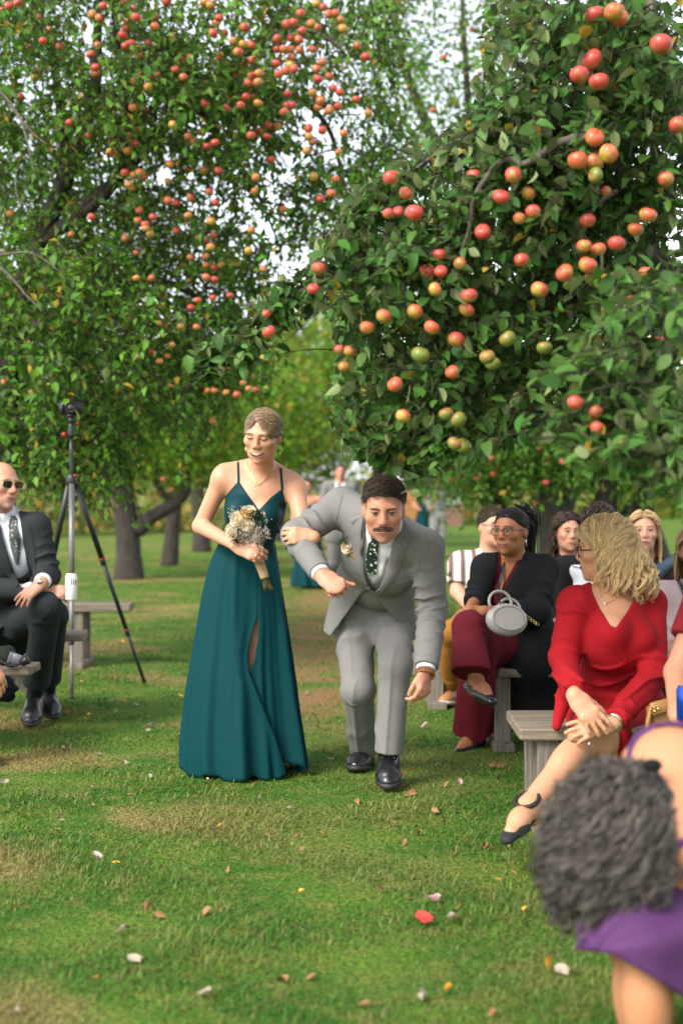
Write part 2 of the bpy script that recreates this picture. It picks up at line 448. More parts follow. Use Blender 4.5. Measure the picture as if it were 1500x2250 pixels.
        for ax in range(3):
            o1, o2 = (ax + 1) % 3, (ax + 2) % 3
            sl0 = [slice(None)] * 3; sl1 = [slice(None)] * 3; sl0[ax] = slice(0, -1); sl1[ax] = slice(1, None)
            a = ng[tuple(sl0)]; b = ng[tuple(sl1)]
            E = np.argwhere(a != b)
            ok = (E[:, o1] > 0) & (E[:, o2] > 0) & (E[:, o1] < act.shape[o1]) & (E[:, o2] < act.shape[o2]); E = E[ok]
            q = []
            for u, v in ((1, 1), (0, 1), (0, 0), (1, 0)):
                c_ = E.copy(); c_[:, o1] -= u; c_[:, o2] -= v; q.append(idx[c_[:, 0], c_[:, 1], c_[:, 2]])
            q = np.stack(q, 1); flip = ~a[E[:, 0], E[:, 1], E[:, 2]]
            q[flip] = q[flip][:, ::-1]; Fs.append(q)
        F = np.concatenate(Fs); F = F[(F >= 0).all(1)]
        for _ in range(smooth):
            A = np.zeros_like(V); n = np.zeros(len(V))
            for i in range(4):
                j = (i + 1) % 4
                np.add.at(A, F[:, i], V[F[:, j]]); np.add.at(n, F[:, i], 1)
                np.add.at(A, F[:, j], V[F[:, i]]); np.add.at(n, F[:, j], 1)
            V = V * 0.5 + 0.5 * A / np.maximum(n, 1)[:, None]
        s.V, s.F = V, F
        return V, F

def patch(hitf, A, B, n=10, m=3, off=0.002, thick=0.0, rough=None):
    """surface strip between two 2-D polylines A and B; hitf maps 2-D points to (surface points); off lifts it towards the viewer side"""
    a = spline(np.asarray(A, float), n); b = spline(np.asarray(B, float), n)
    t = np.linspace(0, 1, m)[None, :, None]
    q = a[:, None] * (1 - t) + b[:, None] * t
    p, dirn = hitf(q)
    bulge = (4 * t * (1 - t))[..., 0]
    V = p - dirn * (off + thick * bulge)[..., None]
    return V.reshape(-1, 3), grid_faces(n, m)
def hit_cam(F, off2=None):
    def f(q):
        d = np.stack([(q[..., 0] - 750) / FPX, np.ones(q.shape[:-1]), (HORIZ - q[..., 1]) / FPX], -1)
        return F.hit(np.array([0, 0, EYE]), d), nrm(d)
    return f
def hit_local(F, c, R, s=1.0):
    """projects head-local (x, z) from the front of the frame"""
    def f(q):
        o = c + (q[..., 0:1] * s) * R[:, 0] + (q[..., 1:2] * s) * R[:, 2] - 0.25 * R[:, 1]
        d = np.broadcast_to(R[:, 1], o.shape)
        return F.hit(o, d), d
    return f
# ------------------------------------------------------------------ people
HAIRC = np.array([0, 0.012, 0.033]); HAIRR = np.array([0.0775, 0.0985, 0.0845])
def add_head(F, c, R, s, neck, jaw=1.0, fem=False, smile=0.0):
    L = lambda x, y, z: c + R @ (np.array([x, y, z]) * s)
    E = lambda p, r, k=0.015, sub=False: F.ell(L(*p), np.array(r) * s, R, k * s, sub)
    E((0, .012, .033), (.0735, .094, .0805))
    E((0, -.020, -.022), (.061 * jaw, .068, .085), .03)
    E((0, -.034, -.074), (.047 * jaw, .046, .034), .03)
    E((0, -.073, -.098), (.017 * jaw, .015, .015), .025)
    for q in (-1, 1):
        E((q * .040, -.060, -.020 + .006 * smile), (.022 + .003 * smile, .019 + .002 * smile, .018), .025)
        E((q * .028, -.080, .029), (.025, .011, .008), .018)
        E((q * .0305, -.101 if fem else -.099, .009), (.0150, .0135 if fem else .0145, .0095 if fem else .0105), .014, True)
        E((q * .0305, -.0775, .008), (.0135, .0125, .0115), .006)
        E((q * (.0755), .012, -.004), (.0085, .019, .030), .006)
        E((q * .0125, -.093, -.029), (.0085, .010, .0075), .008)
    F.cone(L(0, -.086, .022), L(0, -.101 if fem else -.105, -.021 if fem else -.024), .0080 * s, (.0105 if fem else .0128) * s, .014 * s)
    E((0, -.083, -.058), (.026, .012, .016), .02)
    F.cone(L(-.021, -.083, -.0535), L(.021, -.083, -.0535), .0062 * s, .0062 * s, .006 * s)
    F.cone(L(-.017, -.083, -.0660), L(.017, -.083, -.0660), .0068 * s, .0068 * s, .006 * s)
    nr = .052 if fem else .060
    F.cone(np.asarray(neck, float), L(0, .022, -.045), nr * s * 1.05, nr * s * .98, .035 * s)

def add_hand(F, w, d, n, s=1.0, curl=(0.5, 0.6, 0.5), side=1, spread=0.05, thumb=(0.55, 0.35), k=0.004, tapers=1.0):
    """w wrist, d direction wrist->knuckles, n back-of-hand normal; fingers curl away from n; side=+1 puts the thumb on d x n"""
    w = np.asarray(w, float); d = nrm(d); n = np.asarray(n, float); n = nrm(n - d * (n @ d)); x = np.cross(d, n) * side
    kn = w + d * .088 * s
    F.cone(w, w + d * .03 * s, .027 * s, .034 * s, .015 * s, flat=(n, .62))
    F.cone(w + d * .03 * s, w + d * .078 * s, .036 * s, .041 * s, .012 * s, flat=(n, .40))
    ln = (.080, .090, .083, .066); wd = (.030, .010, -.010, -.029)
    for i in range(4): F.cone(w + d * .015 * s + x * wd[i] * .45 * s + n * .007 * s, kn + x * wd[i] * s + n * .005 * s, .008 * s, .009 * s, .006)
    for i in range(4): F.ell(kn + x * wd[i] * s + n * .004 * s - d * .006 * s, .0115 * s, None, .006)
    for i in range(4):
        p = kn + x * wd[i] * s - d * abs(i - 1.2) * .004 * s
        a = 0.0; dirx = x * (spread * (1.5 - i))
        r = .0099 * s * (1 if i < 3 else .88)
        seg = (.45, .31, .24)
        for j in range(3):
            a += curl[j] * (1 + 0.07 * (i - 1))
            v = nrm(d * cos(a) - n * sin(a) + dirx)
            q = p + v * ln[i] * seg[j] * s
            F.cone(p, q, r * (1 - .07 * j), r * (1 - .07 * (j + 1)), k)
            p = q
    b = w + d * .025 * s + x * .024 * s - n * .006 * s
    v = nrm(d * cos(thumb[0]) + x * sin(thumb[0]) - n * .35)
    m = b + v * .042 * s
    F.cone(b, m, .0135 * s, .0115 * s, .012 * s)
    v2 = nrm(v + d * 0.2 - x * thumb[1] - n * .15); e = m + v2 * .030 * s; F.cone(m, e, .0105 * s, .0095 * s, k)
    v3 = nrm(v2 - x * thumb[1] * .6); F.cone(e, e + v3 * .024 * s, .0095 * s, .0078 * s, k)
    return kn

class Human:
    """J: joints in metres. A = the person's side at picture left, B = at picture right"""
    def __init__(s, J, sc=1.0, fem=False, girth=1.0):
        s.J = {k: np.asarray(v, float) for k, v in J.items()}; s.sc = sc; s.fem = fem; s.g = girth
        j = s.J; lat = j['shB'] - j['shA']
        s.Rc = frame_from(j['neck'] - j['chest'], lat)
        s.Rp = frame_from(j['chest'] - j['pel'], j['hipB'] - j['hipA'])
        s.Rw = frame_from(j['chest'] - j['pel'], nrm(lat) + nrm(j['hipB'] - j['hipA']))
    def torso(s, F, g=0.0, k=.04):
        j, c, w = s.J, s.sc, s.g
        gg = np.array([g, g, g])
        F.ell(j['pel'], np.array([.160 * w, .110 * w, .115]) * c + gg, s.Rp, k)
        wa = j['pel'] * .45 + j['chest'] * .55
        F.ell(wa, np.array([(.112 if s.fem else .130) * w, .090 * w, .15]) * c + gg, s.Rw, k)
        F.ell(j['chest'], np.array([(.135 if s.fem else .155) * w, .105 * w, .150]) * c + gg, s.Rc, k)
        up = s.Rc[:, 2]
        F.ell(j['chest'] * .35 + j['neck'] * .65, np.array([.125 * w, .075, .075]) * c + gg, s.Rc, k)
        for q in 'AB':
            sh = j['sh' + q]
            F.cone(j['neck'] - up * .01, sh + (j['neck'] - sh) * .04, (.045 if s.fem else .052) * c + g, (.042 if s.fem else .052) * c + g, k)
            F.cone(j['chest'] * .5 + j['neck'] * .5, sh, .07 * c + g, .046 * c + g, k)
        if s.fem:
            for q in (-1, 1):
                F.ell(j['chest'] + s.Rc @ (np.array([q * .062, -.075, -.035]) * c), np.array([.060, .058, .062]) * c + gg * .8, s.Rc, .03)
    def arm(s, F, q, g=0.0, upto=1.0, fold=None, cap=False, k=.03, fold2=None, r=1.0, up_to=1.0):
        j, c = s.J, s.sc; sh, el, wr = j['sh' + q], j['el' + q], j['wr' + q]
        a = (.043 if s.fem else .052) * c * r
        F.cone(sh, sh + (el - sh) * up_to, a + g, a * .80 + g, k, fold=fold, cap=(up_to < 1))
        if upto > 0 and up_to >= 1:
            e = el + (wr - el) * upto
            F.cone(el, e, a * .82 + g, a * (.82 - .27 * upto) + g, k * .6, fold=fold2, cap=cap)
    def leg(s, F, q, g=0.0, upto=1.0, k=.04, fold=None, fold2=None, cap=False, r=1.0, hem=None, shin=True):
        j, c = s.J, s.sc * r; hp, kn, an = j['hip' + q], j['kn' + q], j['an' + q]
        F.cone(hp, kn, .083 * c * (.95 + .05 * s.g) + g, .056 * c + g, k, fold=fold)
        if not shin: return
        if hem is None:
            F.cone(kn, an, .052 * c + g, .036 * c + g, k * .6)
            back = nrm(np.cross(an - kn, np.cross(kn - hp, an - kn)) + 1e-6)
            F.ell(kn * .68 + an * .32 + back * .012, np.array([.048, .052, .10]) * c + g, frame_from(kn - an, (1, 0, 0.01)), k * .6)
        else:
            e = kn + (an - kn) * upto
            F.cone(kn, e, .056 * c + g, hem, k * .6, fold=fold2, cap=cap)
    def foot(s, F, q, k=.02):
        j, c = s.J, s.sc; an, toe = j['an' + q], j['toe' + q]
        d = nrm(toe - an)
        F.cone(an + np.array([0, 0, -.01]), an + (toe - an) * .6, .036 * c, .033 * c, k); F.cone(an + (toe - an) * .5, toe, .035 * c, .024 * c, k)
        heel = an - np.array([d[0], d[1], 0]) * .04 * c + np.array([0, 0, -.045 * c]); F.cone(an, heel, .032 * c, .028 * c, k)

def skin_cols(V, base, c=None, R=None, s=1.0, blush=0.10, lips=None, stubble=None, extra=None):
    base = np.asarray(base, float) * np.array([.88, .80, .74]); C = np.tile(base, (len(V), 1))
    if c is not None:
        q = (V - c) @ R / s
        hd = (np.abs(q) < np.array([.1, .13, .13])).all(1)
        def g(p, r, sym=True):
            x = np.abs(q[:, 0]) if sym else q[:, 0]
            return np.exp(-(((x - p[0]) / r[0]) ** 2 + ((q[:, 1] - p[1]) / r[1]) ** 2 + ((q[:, 2] - p[2]) / r[2]) ** 2)) * hd
        w = blush * (g((.042, -.06, -.022), (.022, .05, .02)) + .8 * g((0, -.10, -.025), (.015, .02, .014)) + .8 * g((.077, .01, 0), (.02, .03, .04)))
        C = C * (1 - w[:, None]) + w[:, None] * base * np.array([1.08, .70, .66])
        w = .10 * g((.030, -.085, .005), (.018, .03, .012)); C = C * (1 - w[:, None] * np.array([.6, .9, .9]))
        if lips is not None:
            w = np.clip(1.3 * g((0, -.09, -.060), (.024, .03, .0095)), 0, 1) ; C = C * (1 - w[:, None]) + w[:, None] * np.asarray(lips)
        if stubble is not None:
            w = stubble[1] * np.clip(g((0.02, -.06, -.085), (.045, .06, .032)) * 1.3, 0, 1); C = C * (1 - w[:, None]) + w[:, None] * np.asarray(stubble[0])
        if extra is not None: C = extra(C, q, g)
    return C

def features(F, par, c, R, s, M, eye_open=1.0, brow=1.0, iris=None, smile=0.0, teeth=False, lips=None, brow_mat=None, gaze=0.0, brow_tilt=0.0, mouth_open=0.0, browz=0.0, eyes=True):
    hl = hit_local(F, c, R, s)
    for q in (-1, 1):
        x0, z0 = q * .0305, .0075
        if eyes:
            hw, hh = .0148, .0062 * eye_open
            t = np.linspace(-1, 1, 7)
            up = np.stack([x0 + hw * t, z0 + hh * (1 - t ** 2) * 1.1 - .0008 * t * q * 0], 1); lo = np.stack([x0 + hw * t, z0 - hh * .8 * (1 - t ** 2)], 1)
            if eye_open > 0.25:
                ey = obj('eye', *patch(hl, up, lo, 9, 4, .0008 * s), M['eyewhite'], par)
                th = np.linspace(0, 2 * pi, 13)[:, None]; rr = np.array([0.001, .5, 1.0]) * .0072
                xx = x0 + gaze * .004 + np.cos(th) * rr; zz = z0 + np.clip(np.sin(th) * rr, -hh * .75, hh * .98)
                p, d = hl(np.stack([xx, zz], -1)); obj('iris', (p - d * .0016 * s).reshape(-1, 3), grid_faces(13, 3), M['iris_dark'] if iris is None else iris, ey)
            th_ = .0022 if eye_open > .25 else .0034
            lash = np.stack([x0 + hw * 1.1 * t, z0 + (hh * (1 - t ** 2) * 1.1 if eye_open > .25 else -.0025 * (1 - t ** 2)) + .0002], 1)
            obj('eyelash', *patch(hl, lash + [0, th_], lash - [0, .0006], 9, 3, .0018 * s, .0012), M['lash'], par)
        if brow > 0:
            t = np.linspace(0, 1, 6)
            bx = q * (.0125 + .037 * t); bz = .0275 + browz + .0055 * np.sin(t * pi * .85) - brow_tilt * .006 * (1 - t) - .002 * t
            th = .0042 * brow * (1 - .65 * t ** 2)
            obj('eyebrow', *patch(hl, np.stack([bx, bz + th / 2], 1), np.stack([bx, bz - th / 2], 1), 8, 3, .0012 * s, .0022), brow_mat or M['lash'], par)
    if lips is not None:
        t = np.linspace(-1, 1, 9); w = .0235 + .006 * smile
        zc = -.0595 + smile * .0055 * (t ** 2) - .002 * smile
        mo = mouth_open
        ub = zc + .0015 + mo * (1 - t ** 2) * .45; ut = ub + (.0055 - .0035 * smile * .6) * (1 - .75 * t ** 2) - .001 * np.exp(-(t / .15) ** 2)
        lt = zc - .0015 - mo * (1 - t ** 2); lb = lt - (.0072 - .002 * smile) * (1 - .8 * t ** 2)
        x = w * t
        lp = obj('lips', *join([patch(hl, np.stack([x, ut], 1), np.stack([x, ub], 1), 13, 4, .0008 * s, .0022), patch(hl, np.stack([x, lt], 1), np.stack([x, lb], 1), 13, 4, .0008 * s, .0026)]), lips, par)
        obj('mouth', *patch(hl, np.stack([x * .96, ub + .0006], 1), np.stack([x * .96, lt - .0006], 1), 13, 3, .0006 * s), M['mouth'], lp)
        if teeth:
            obj('teeth', *patch(hl, np.stack([x * .84, ub + .0002], 1), np.stack([x * .80, ub * .45 + lt * .55 + .0004], 1), 13, 3, .0012 * s, .001), M['teeth'], lp)

def glasses(par, c, R, s, mat, lens, wid=.031, hgt=.019, r=.0016, shape=2.6, zoff=.002, yoff=-.098, sun=False):
    g = None; parts = []
    th = np.linspace(0, 2 * pi, 25)
    for q in (-1, 1):
        x = wid * 1.0 * np.sign(np.cos(th)) * np.abs(np.cos(th)) ** (2 / shape) * .82; z = hgt * np.sign(np.sin(th)) * np.abs(np.sin(th)) ** (2 / shape)
        pts = np.stack([q * .0325 + x, yoff + .25 * np.abs(q * .0325 + x) ** 2 * 14 * .25 + 0 * x, zoff + z], 1)
        parts.append(tubes((c + (pts * s) @ R.T)[None], np.full((1, 25), r * s), 5, False))
        ctr = pts.mean(0)
        V = np.vstack([ctr[None], pts[:-1]]); V = c + (V * s) @ R.T
        k = np.arange(24); Fc = np.stack([np.zeros(24, int), 1 + k, 1 + (k + 1) % 24], 1)
        if lens is not None: lensdata = (V, Fc); parts.append(('lens', lensdata))
        parts.append(tube([c + R @ (np.array(p) * s) for p in ((q * .058, yoff + .012, zoff + .008), (q * .074, -.04, zoff + .008), (q * .080, .012, zoff + .006), (q * .078, .03, zoff - .012))], r * s * .9, 5, 10))
    parts.append(tube([c + R @ (np.array(p) * s) for p in ((-.0085, yoff, zoff + .004), (0, yoff - .004, zoff + .007), (.0085, yoff, zoff + .004))], r * s, 5, 6))
    fr = obj('glasses', *join([p for p in parts if not isinstance(p[0], str)]), mat, par)
    for p in parts:
        if isinstance(p[0], str): obj('lens', p[1][0], p[1][1], lens, fr)
    return fr

def head_radius(F, c, D, rmax=.16, n=60):
    """distance from c to the skin along unit directions D"""
    t = np.linspace(.03, rmax, n); r = np.full(len(D), rmax); done = np.zeros(len(D), bool); prev = np.full(len(D), -1.0)
    for a in t:
        v = F.sample(c + D * a); cr = (~done) & (v > 0)
        r[cr] = a - (t[1] - t[0]) * (v[cr] / (v[cr] - prev[cr] + 1e-9)); done |= cr; prev = v
    return r
def hair_shell(F, c, R, s, offf, n=56, m=40, noise=0.0):
    """closed shell round the head: skin radius + offf(unit local direction); negative offsets dive under the skin"""
    th = np.arange(n) * 2 * pi / n; ph = np.linspace(-pi / 2 + .02, pi / 2 - .02, m)
    D = np.stack([np.cos(ph)[:, None] * np.cos(th), np.cos(ph)[:, None] * np.sin(th), np.repeat(np.sin(ph)[:, None], n, 1)], -1).reshape(-1, 3)
    W = D @ R.T; o = c + R @ np.array([0, 0, .01]) * s
    r = head_radius(F, o, W, .135 * s); off = offf(D)
    if noise: off = off + noise * np.sin(D[:, 0] * 40 + D[:, 2] * 23) * np.sin(D[:, 1] * 31 + D[:, 2] * 37) * (off > 0)
    V = o + W * (r + off * s)[:, None]
    return V, grid_faces(m, n, True)
def sstep(a, b, x):
    t = np.clip((x - a) / (b - a), 0, 1); return t * t * (3 - 2 * t)
def strands(c, R, s, roots, flow, steps, ds, rad, proj=None, lift=0.004, taper=(1, .35), sides=3, curl=None, clump=0):
    """roots (N,3) head-local; flow(p, i)->direction; proj(p,i)->bool mask keeps points on the hair ellipsoid"""
    p = np.asarray(roots, float).copy(); N = len(p); lf = np.asarray(lift) * np.ones(N)
    out = []
    for i in range(steps):
        if proj is not None:
            m = proj(p, i); q = (p - HAIRC) / HAIRR; l = np.linalg.norm(q, axis=1, keepdims=True)
            pp = HAIRC + q / l * (HAIRR + lf[:, None])
            inside = (l[:, 0] < 1 + lf / .09)
            mm = m | (inside & (p[:, 2] > -.07))
            p = np.where(mm[:, None], pp, p)
        out.append(p.copy())
        p = p + nrm(flow(p, i)) * ds
    Pts = np.stack(out, 1)
    if curl is not None:
        amp, fr = curl; T = nrm(np.gradient(Pts, axis=1)); ref = nrm(np.cross(T, np.array([.3, .2, 1.0]))); b2 = np.cross(T, ref)
        ph = rng.uniform(0, 2 * pi, (N, 1)) + rng.uniform(.75, 1.25, (N, 1)) * fr * np.arange(steps)[None]; rp = np.clip(np.arange(steps) / 3.0, 0, 1)[None] * amp * rng.uniform(.5, 1.3, (N, 1))
        Pts = Pts + (ref * np.cos(ph)[..., None] + b2 * np.sin(ph)[..., None]) * rp[..., None]
    if clump:                                   # gather the strands into locks round a few guides
        gi = rng.choice(N, clump, replace=False); gd = ((Pts[:, None, 2] - Pts[None, gi, 2]) ** 2).sum(-1); near = gi[np.argmin(gd, 1)]
        w = (np.clip(np.arange(steps) / (steps * .55), 0, 1) ** .8 * .80)[None, :, None]; w = w * rng.uniform(.75, 1.1, (N, 1, 1)); off = (Pts - Pts[near])
        Pts = Pts - off * np.clip(w, 0, .93)
    W = c + (Pts * s) @ R.T
    rr = rad * s * np.linspace(taper[0], taper[1], steps)[None] * rng.uniform(.7, 1.3, (N, 1))
    return tubes(W, rr, sides, True)
def dome_dirs(N, cond):
    out = []
    while sum(len(o) for o in out) < N:
        d = nrm(rng.normal(size=(N * 3, 3))); out.append(d[cond(d)])
    return np.concatenate(out)[:N]

def wr_fold(amp, t0, w, n=5, ph=0.0, side=None):
    """cloth folds bunching across a limb around t0: narrow crests, broad valleys, never a full ring"""
    def f(t, th):
        e = np.exp(-((t - t0) / w) ** 2)
        a = t * n + .26 * np.sin(th + ph) + .12 * np.sin(2 * th + 1.7 * ph) + .07 * np.sin(5 * th + ph * 3) + ph
        v = (1 - np.abs(np.sin(pi * a))) ** 1.7 * 1.5 - .42
        m = (.5 + .5 * np.sin(th + 2.3 * ph + 4.5 * t)) ** 1.2
        if side is not None: m = m * (.3 + .7 * np.maximum(0, np.cos(th - side)))
        return 2.3 * amp * e * v * m
    return f
def crease(amp, w=.010):
    return lambda t, th: amp * np.exp((np.cos(th - pi) - 1) / w)
def folds(*fs):
    return lambda t, th: sum(f(t, th) for f in fs)
def drape(amp, n=5, ph=0.0):
    return lambda t, th: amp * (.3 + t) * np.sin(n * th + 2.2 * t + ph)

def shoe(par, an, toe, s, mat, sole_mat, sole=.022, wid=.046, lace=None, name='shoe'):
    """laced leather shoe: an = ankle point, toe = toe tip near the sole"""
    an, toe = np.asarray(an, float), np.asarray(toe, float)
    d = toe - an; d = nrm(np.array([d[0], d[1], d[2] * 1.0])); up = np.array([0, 0, 1.0]); flatd = nrm(toe - (an - up * .085 * s))
    heel = an - up * .075 * s - flatd * .055 * s
    R = frame_from(np.cross(nrm(np.cross(flatd, up)), flatd) * 1.0, np.cross(flatd, up))
    u = R[:, 2]; u = u if u[2] > 0 else -u
    F = Field(.0045)
    L = np.linalg.norm(toe - heel)
    F.cone(heel + u * .034, heel + flatd * L * .35 + u * .036, .035 * s, .037 * s, .03)
    F.cone(heel + flatd * L * .35 + u * .034, heel + flatd * L * .70 + u * .022, .041 * s, wid * s, .03, flat=(u, .80))
    F.cone(heel + flatd * L * .70 + u * .020, toe + u * .014 - flatd * .034, wid * s, .035 * s, .03, flat=(u, .68))
    F.cone(heel + u * .03, an + u * .02, .035 * s, .043 * s, .03, cap=True)
    F.cone(heel + flatd * L * .22 + u * .065, heel + flatd * L * .58 + u * .040, .036 * s, .032 * s, .03)
    F.plane(heel, -u)
    F.build(); o = obj(name, *F.mesh(2), mat, par)
    S = Field(.0045)
    S.cone(heel, heel + flatd * L * .4, .036 * s, .036 * s, .02, flat=(u, .5)); S.cone(heel + flatd * L * .4, heel + flatd * L * .72, .037 * s, (wid + .004) * s, .02, flat=(u, .5))
    S.cone(heel + flatd * L * .72, toe - flatd * .028, (wid + .004) * s, .037 * s, .02, flat=(u, .5))
    S.plane(heel + u * .004, u); S.plane(heel - u * sole, -u)
    S.build(); obj('sole', *S.mesh(1), sole_mat, o)
    if lace is not None:
        side = nrm(np.cross(flatd, u)); pr = []
        for i in range(4):
            b = heel + flatd * L * (.34 + .085 * i) + u * (.088 - .013 * i) * s
            pr.append(tube([b - side * .020, b + u * .006, b + side * .020], .0024, 5, 7))
        b = heel + flatd * L * .36 + u * .093 * s
        for q in (-1, 1): pr.append(tube([b, b + side * q * .022 + flatd * .012 + u * .004, b + side * q * .03 + flatd * .035 - u * .012, b + side * q * .012 + flatd * .02 - u * .004], .0022, 5, 9))
        obj('shoelace', *join(pr), lace, o)
    return o

def guest(label, loc, J, hc, R, s, sc=1.0, fem=False, h=.006, girth=1.0, legs='AB', arms='AB', feet=''):
    t = thing('person', label, 'person', loc, None)
    H = Human(J, sc, fem, girth); B = Field(h); H.torso(B)
    for q in arms: H.arm(B, q)
    for q in legs: H.leg(B, q)
    for q in feet: H.foot(B, q)
    return t, H, B
def scalp(hl, lo=-.5):
    return np.interp
def hairline(front=.58, temple=.20, ear=-.02, nape=-.5):
    ys = [-1, -.85, -.7, -.5, -.25, .05, .35, 1]; zs = [front, front - .03, front * .75 + temple * .25, temple, (temple + ear) / 2, ear, (ear + nape) * .7, nape]
    return lambda D: np.interp(D[:, 1], ys, zs)
M = {}
M['skin'] = mat_skin('skin')
M['eyewhite'] = mat_plain('eye_white', (.42, .39, .36), .25)
M['iris_dark'] = mat_plain('iris_brown', (.030, .018, .012), .2)
M['iris_blue'] = mat_plain('iris_blue', (.05, .07, .08), .2)
M['lash'] = mat_plain('lash', (.022, .014, .010), .6)
M['brow_light'] = mat_plain('brow_light', (.16, .10, .06), .7)
M['brow_dark'] = mat_plain('brow_dark', (.030, .018, .011), .7)
M['brow_grey'] = mat_plain('brow_grey', (.30, .24, .19), .7)
M['mouth'] = mat_plain('mouth_inside', (.05, .010, .008), .5)
M['teeth'] = mat_plain('teeth', (.62, .58, .50), .3)
M['lips_pink'] = mat_plain('lips_pink', (.44, .135, .10), .38, var=.1)
M['lips_nude'] = mat_plain('lips_nude', (.40, .16, .115), .42, var=.1)
M['lips_tan'] = mat_plain('lips_tan', (.30, .10, .075), .42, var=.1)
M['gold'] = mat_plain('gold', (.80, .56, .24), .25, 1.0)
M['silver'] = mat_plain('silver', (.75, .74, .72), .22, 1.0)
M['black_plastic'] = mat_plain('black_plastic', (.012, .012, .013), .38)
M['black_leather'] = mat_plain('black_leather', (.010, .010, .011), .28, spec=.6, bump=.12, bscale=120)
M['sole_black'] = mat_plain('sole_black', (.018, .017, .016), .6)
M['lens_clear'] = None
def _lens(name, col, rough=.03, alpha=.16):
    m, nt, b = newmat(name); N, L = nt.nodes, nt.links
    tr = N.new('ShaderNodeBsdfTransparent'); tr.inputs[0].default_value = rgb(col)
    gl = N.new('ShaderNodeBsdfGlossy'); gl.inputs['Roughness'].default_value = rough
    mx = N.new('ShaderNodeMixShader'); mx.inputs[0].default_value = alpha
    L.new(tr.outputs[0], mx.inputs[1]); L.new(gl.outputs[0], mx.inputs[2]); L.new(mx.outputs[0], N['Material Output'].inputs['Surface'])
    return m
M['lens_clear'] = _lens('lens_clear', (.96, .97, .97), alpha=.10)
M['lens_dark'] = mat_plain('lens_dark', (.012, .020, .016), .06, spec=.8)
M['hair_brown'] = mat_hair('hair_dark_blond', (.21, .140, .080), .2)
M['hair_dark'] = mat_hair('hair_dark_brown', (.038, .024, .015), .4)
M['hair_black'] = mat_hair('hair_black', (.010, .008, .007), .4, .55)
M['hair_blond'] = mat_hair('hair_blond', (.95, .77, .46), .25, .42, .45)
M['hair_grey'] = mat_hair('hair_grey', (.095, .082, .070), .8, .5)
M['hair_longblond'] = mat_hair('hair_long_blond', (.52, .35, .17), .3, .45, .25)
M['hair_ash'] = mat_hair('hair_short_grey', (.33, .27, .21), .3, .5)
M['hair_moustache'] = mat_hair('hair_moustache', (.10, .052, .028), .4)
M['teal'] = mat_cloth('teal_chiffon', (.0006, .036, .042), .70, .08, 10, bump=.10, bscale=160, sheen=0, spec=.12, wrinkle=.06)
M['teal_satin'] = mat_cloth('teal_satin', (.0006, .033, .039), .6, .06, 10, bump=.06, bscale=120, sheen=0, spec=.15, wrinkle=.08)
M['suit'] = mat_cloth('grey_suiting', (.182, .175, .167), .9, .06, 9, weave=95, weave_amp=.16, bump=.16, bscale=190, sheen=0, spec=.15)
M['lining'] = mat_cloth('navy_lining', (.012, .018, .035), .6, .1, 9, bump=0)
M['shirt'] = mat_cloth('white_shirt', (.66, .67, .72), .75, .04, 12, bump=.10, bscale=60)
def mat_spots(name, base, spot, spot2, scale, size=.28):
    m, nt, b = newmat(name); N, L = nt.nodes, nt.links
    tc = N.new('ShaderNodeTexCoord'); v = N.new('ShaderNodeTexVoronoi'); v.inputs['Scale'].default_value = scale
    L.new(tc.outputs['Object'], v.inputs['Vector'])
    nz = N.new('ShaderNodeTexNoise'); nz.inputs['Scale'].default_value = scale * 3; L.new(tc.outputs['Object'], nz.inputs['Vector'])
    ad = N.new('ShaderNodeMath'); ad.operation = 'MULTIPLY_ADD'; ad.inputs[1].default_value = .35; L.new(nz.outputs['Fac'], ad.inputs[0]); L.new(v.outputs['Distance'], ad.inputs[2])
    mr = N.new('ShaderNodeMapRange'); mr.inputs['From Min'].default_value = size + .14; mr.inputs['From Max'].default_value = size + .20; L.new(ad.outputs[0], mr.inputs['Value'])
    pick = N.new('ShaderNodeMix'); pick.data_type = 'RGBA'; pick.inputs['A'].default_value = rgb(spot); pick.inputs['B'].default_value = rgb(spot2)
    sep = N.new('ShaderNodeSeparateColor'); L.new(v.outputs['Color'], sep.inputs[0])
    st = N.new('ShaderNodeMath'); st.operation = 'GREATER_THAN'; st.inputs[1].default_value = .55; L.new(sep.outputs[0], st.inputs[0]); L.new(st.outputs[0], pick.inputs['Factor'])
    mm = N.new('ShaderNodeMix'); mm.data_type = 'RGBA'; L.new(mr.outputs[0], mm.inputs['Factor']); L.new(pick.outputs['Result'], mm.inputs['A']); mm.inputs['B'].default_value = rgb(base)
    L.new(mm.outputs['Result'], b.inputs['Base Color']); b.inputs['Roughness'].default_value = .6
    return m
M['tie_floral'] = mat_spots('floral_tie', (.010, .022, .014), (.62, .62, .55), (.40, .45, .36), 52, .34)
def mat_petal(name, col, tr=.25):
    m, nt, b = newmat(name); N, L = nt.nodes, nt.links
    b.inputs['Base Color'].default_value = rgb(col); b.inputs['Roughness'].default_value = .6
    t = N.new('ShaderNodeBsdfTranslucent'); t.inputs[0].default_value = rgb(col); mx = N.new('ShaderNodeMixShader'); mx.inputs[0].default_value = tr
    L.new(b.outputs[0], mx.inputs[1]); L.new(t.outputs[0], mx.inputs[2]); L.new(mx.outputs[0], N['Material Output'].inputs['Surface']); return m
M['cream_petal'] = mat_petal('cream_petal', (.78, .68, .50)); M['amber_petal'] = mat_petal('amber_petal', (.62, .32, .06)); M['green_petal'] = mat_petal('green_petal', (.02, .06, .03))
M['fern'] = mat_plain('fern', (.035, .075, .025), .6, var=.3)
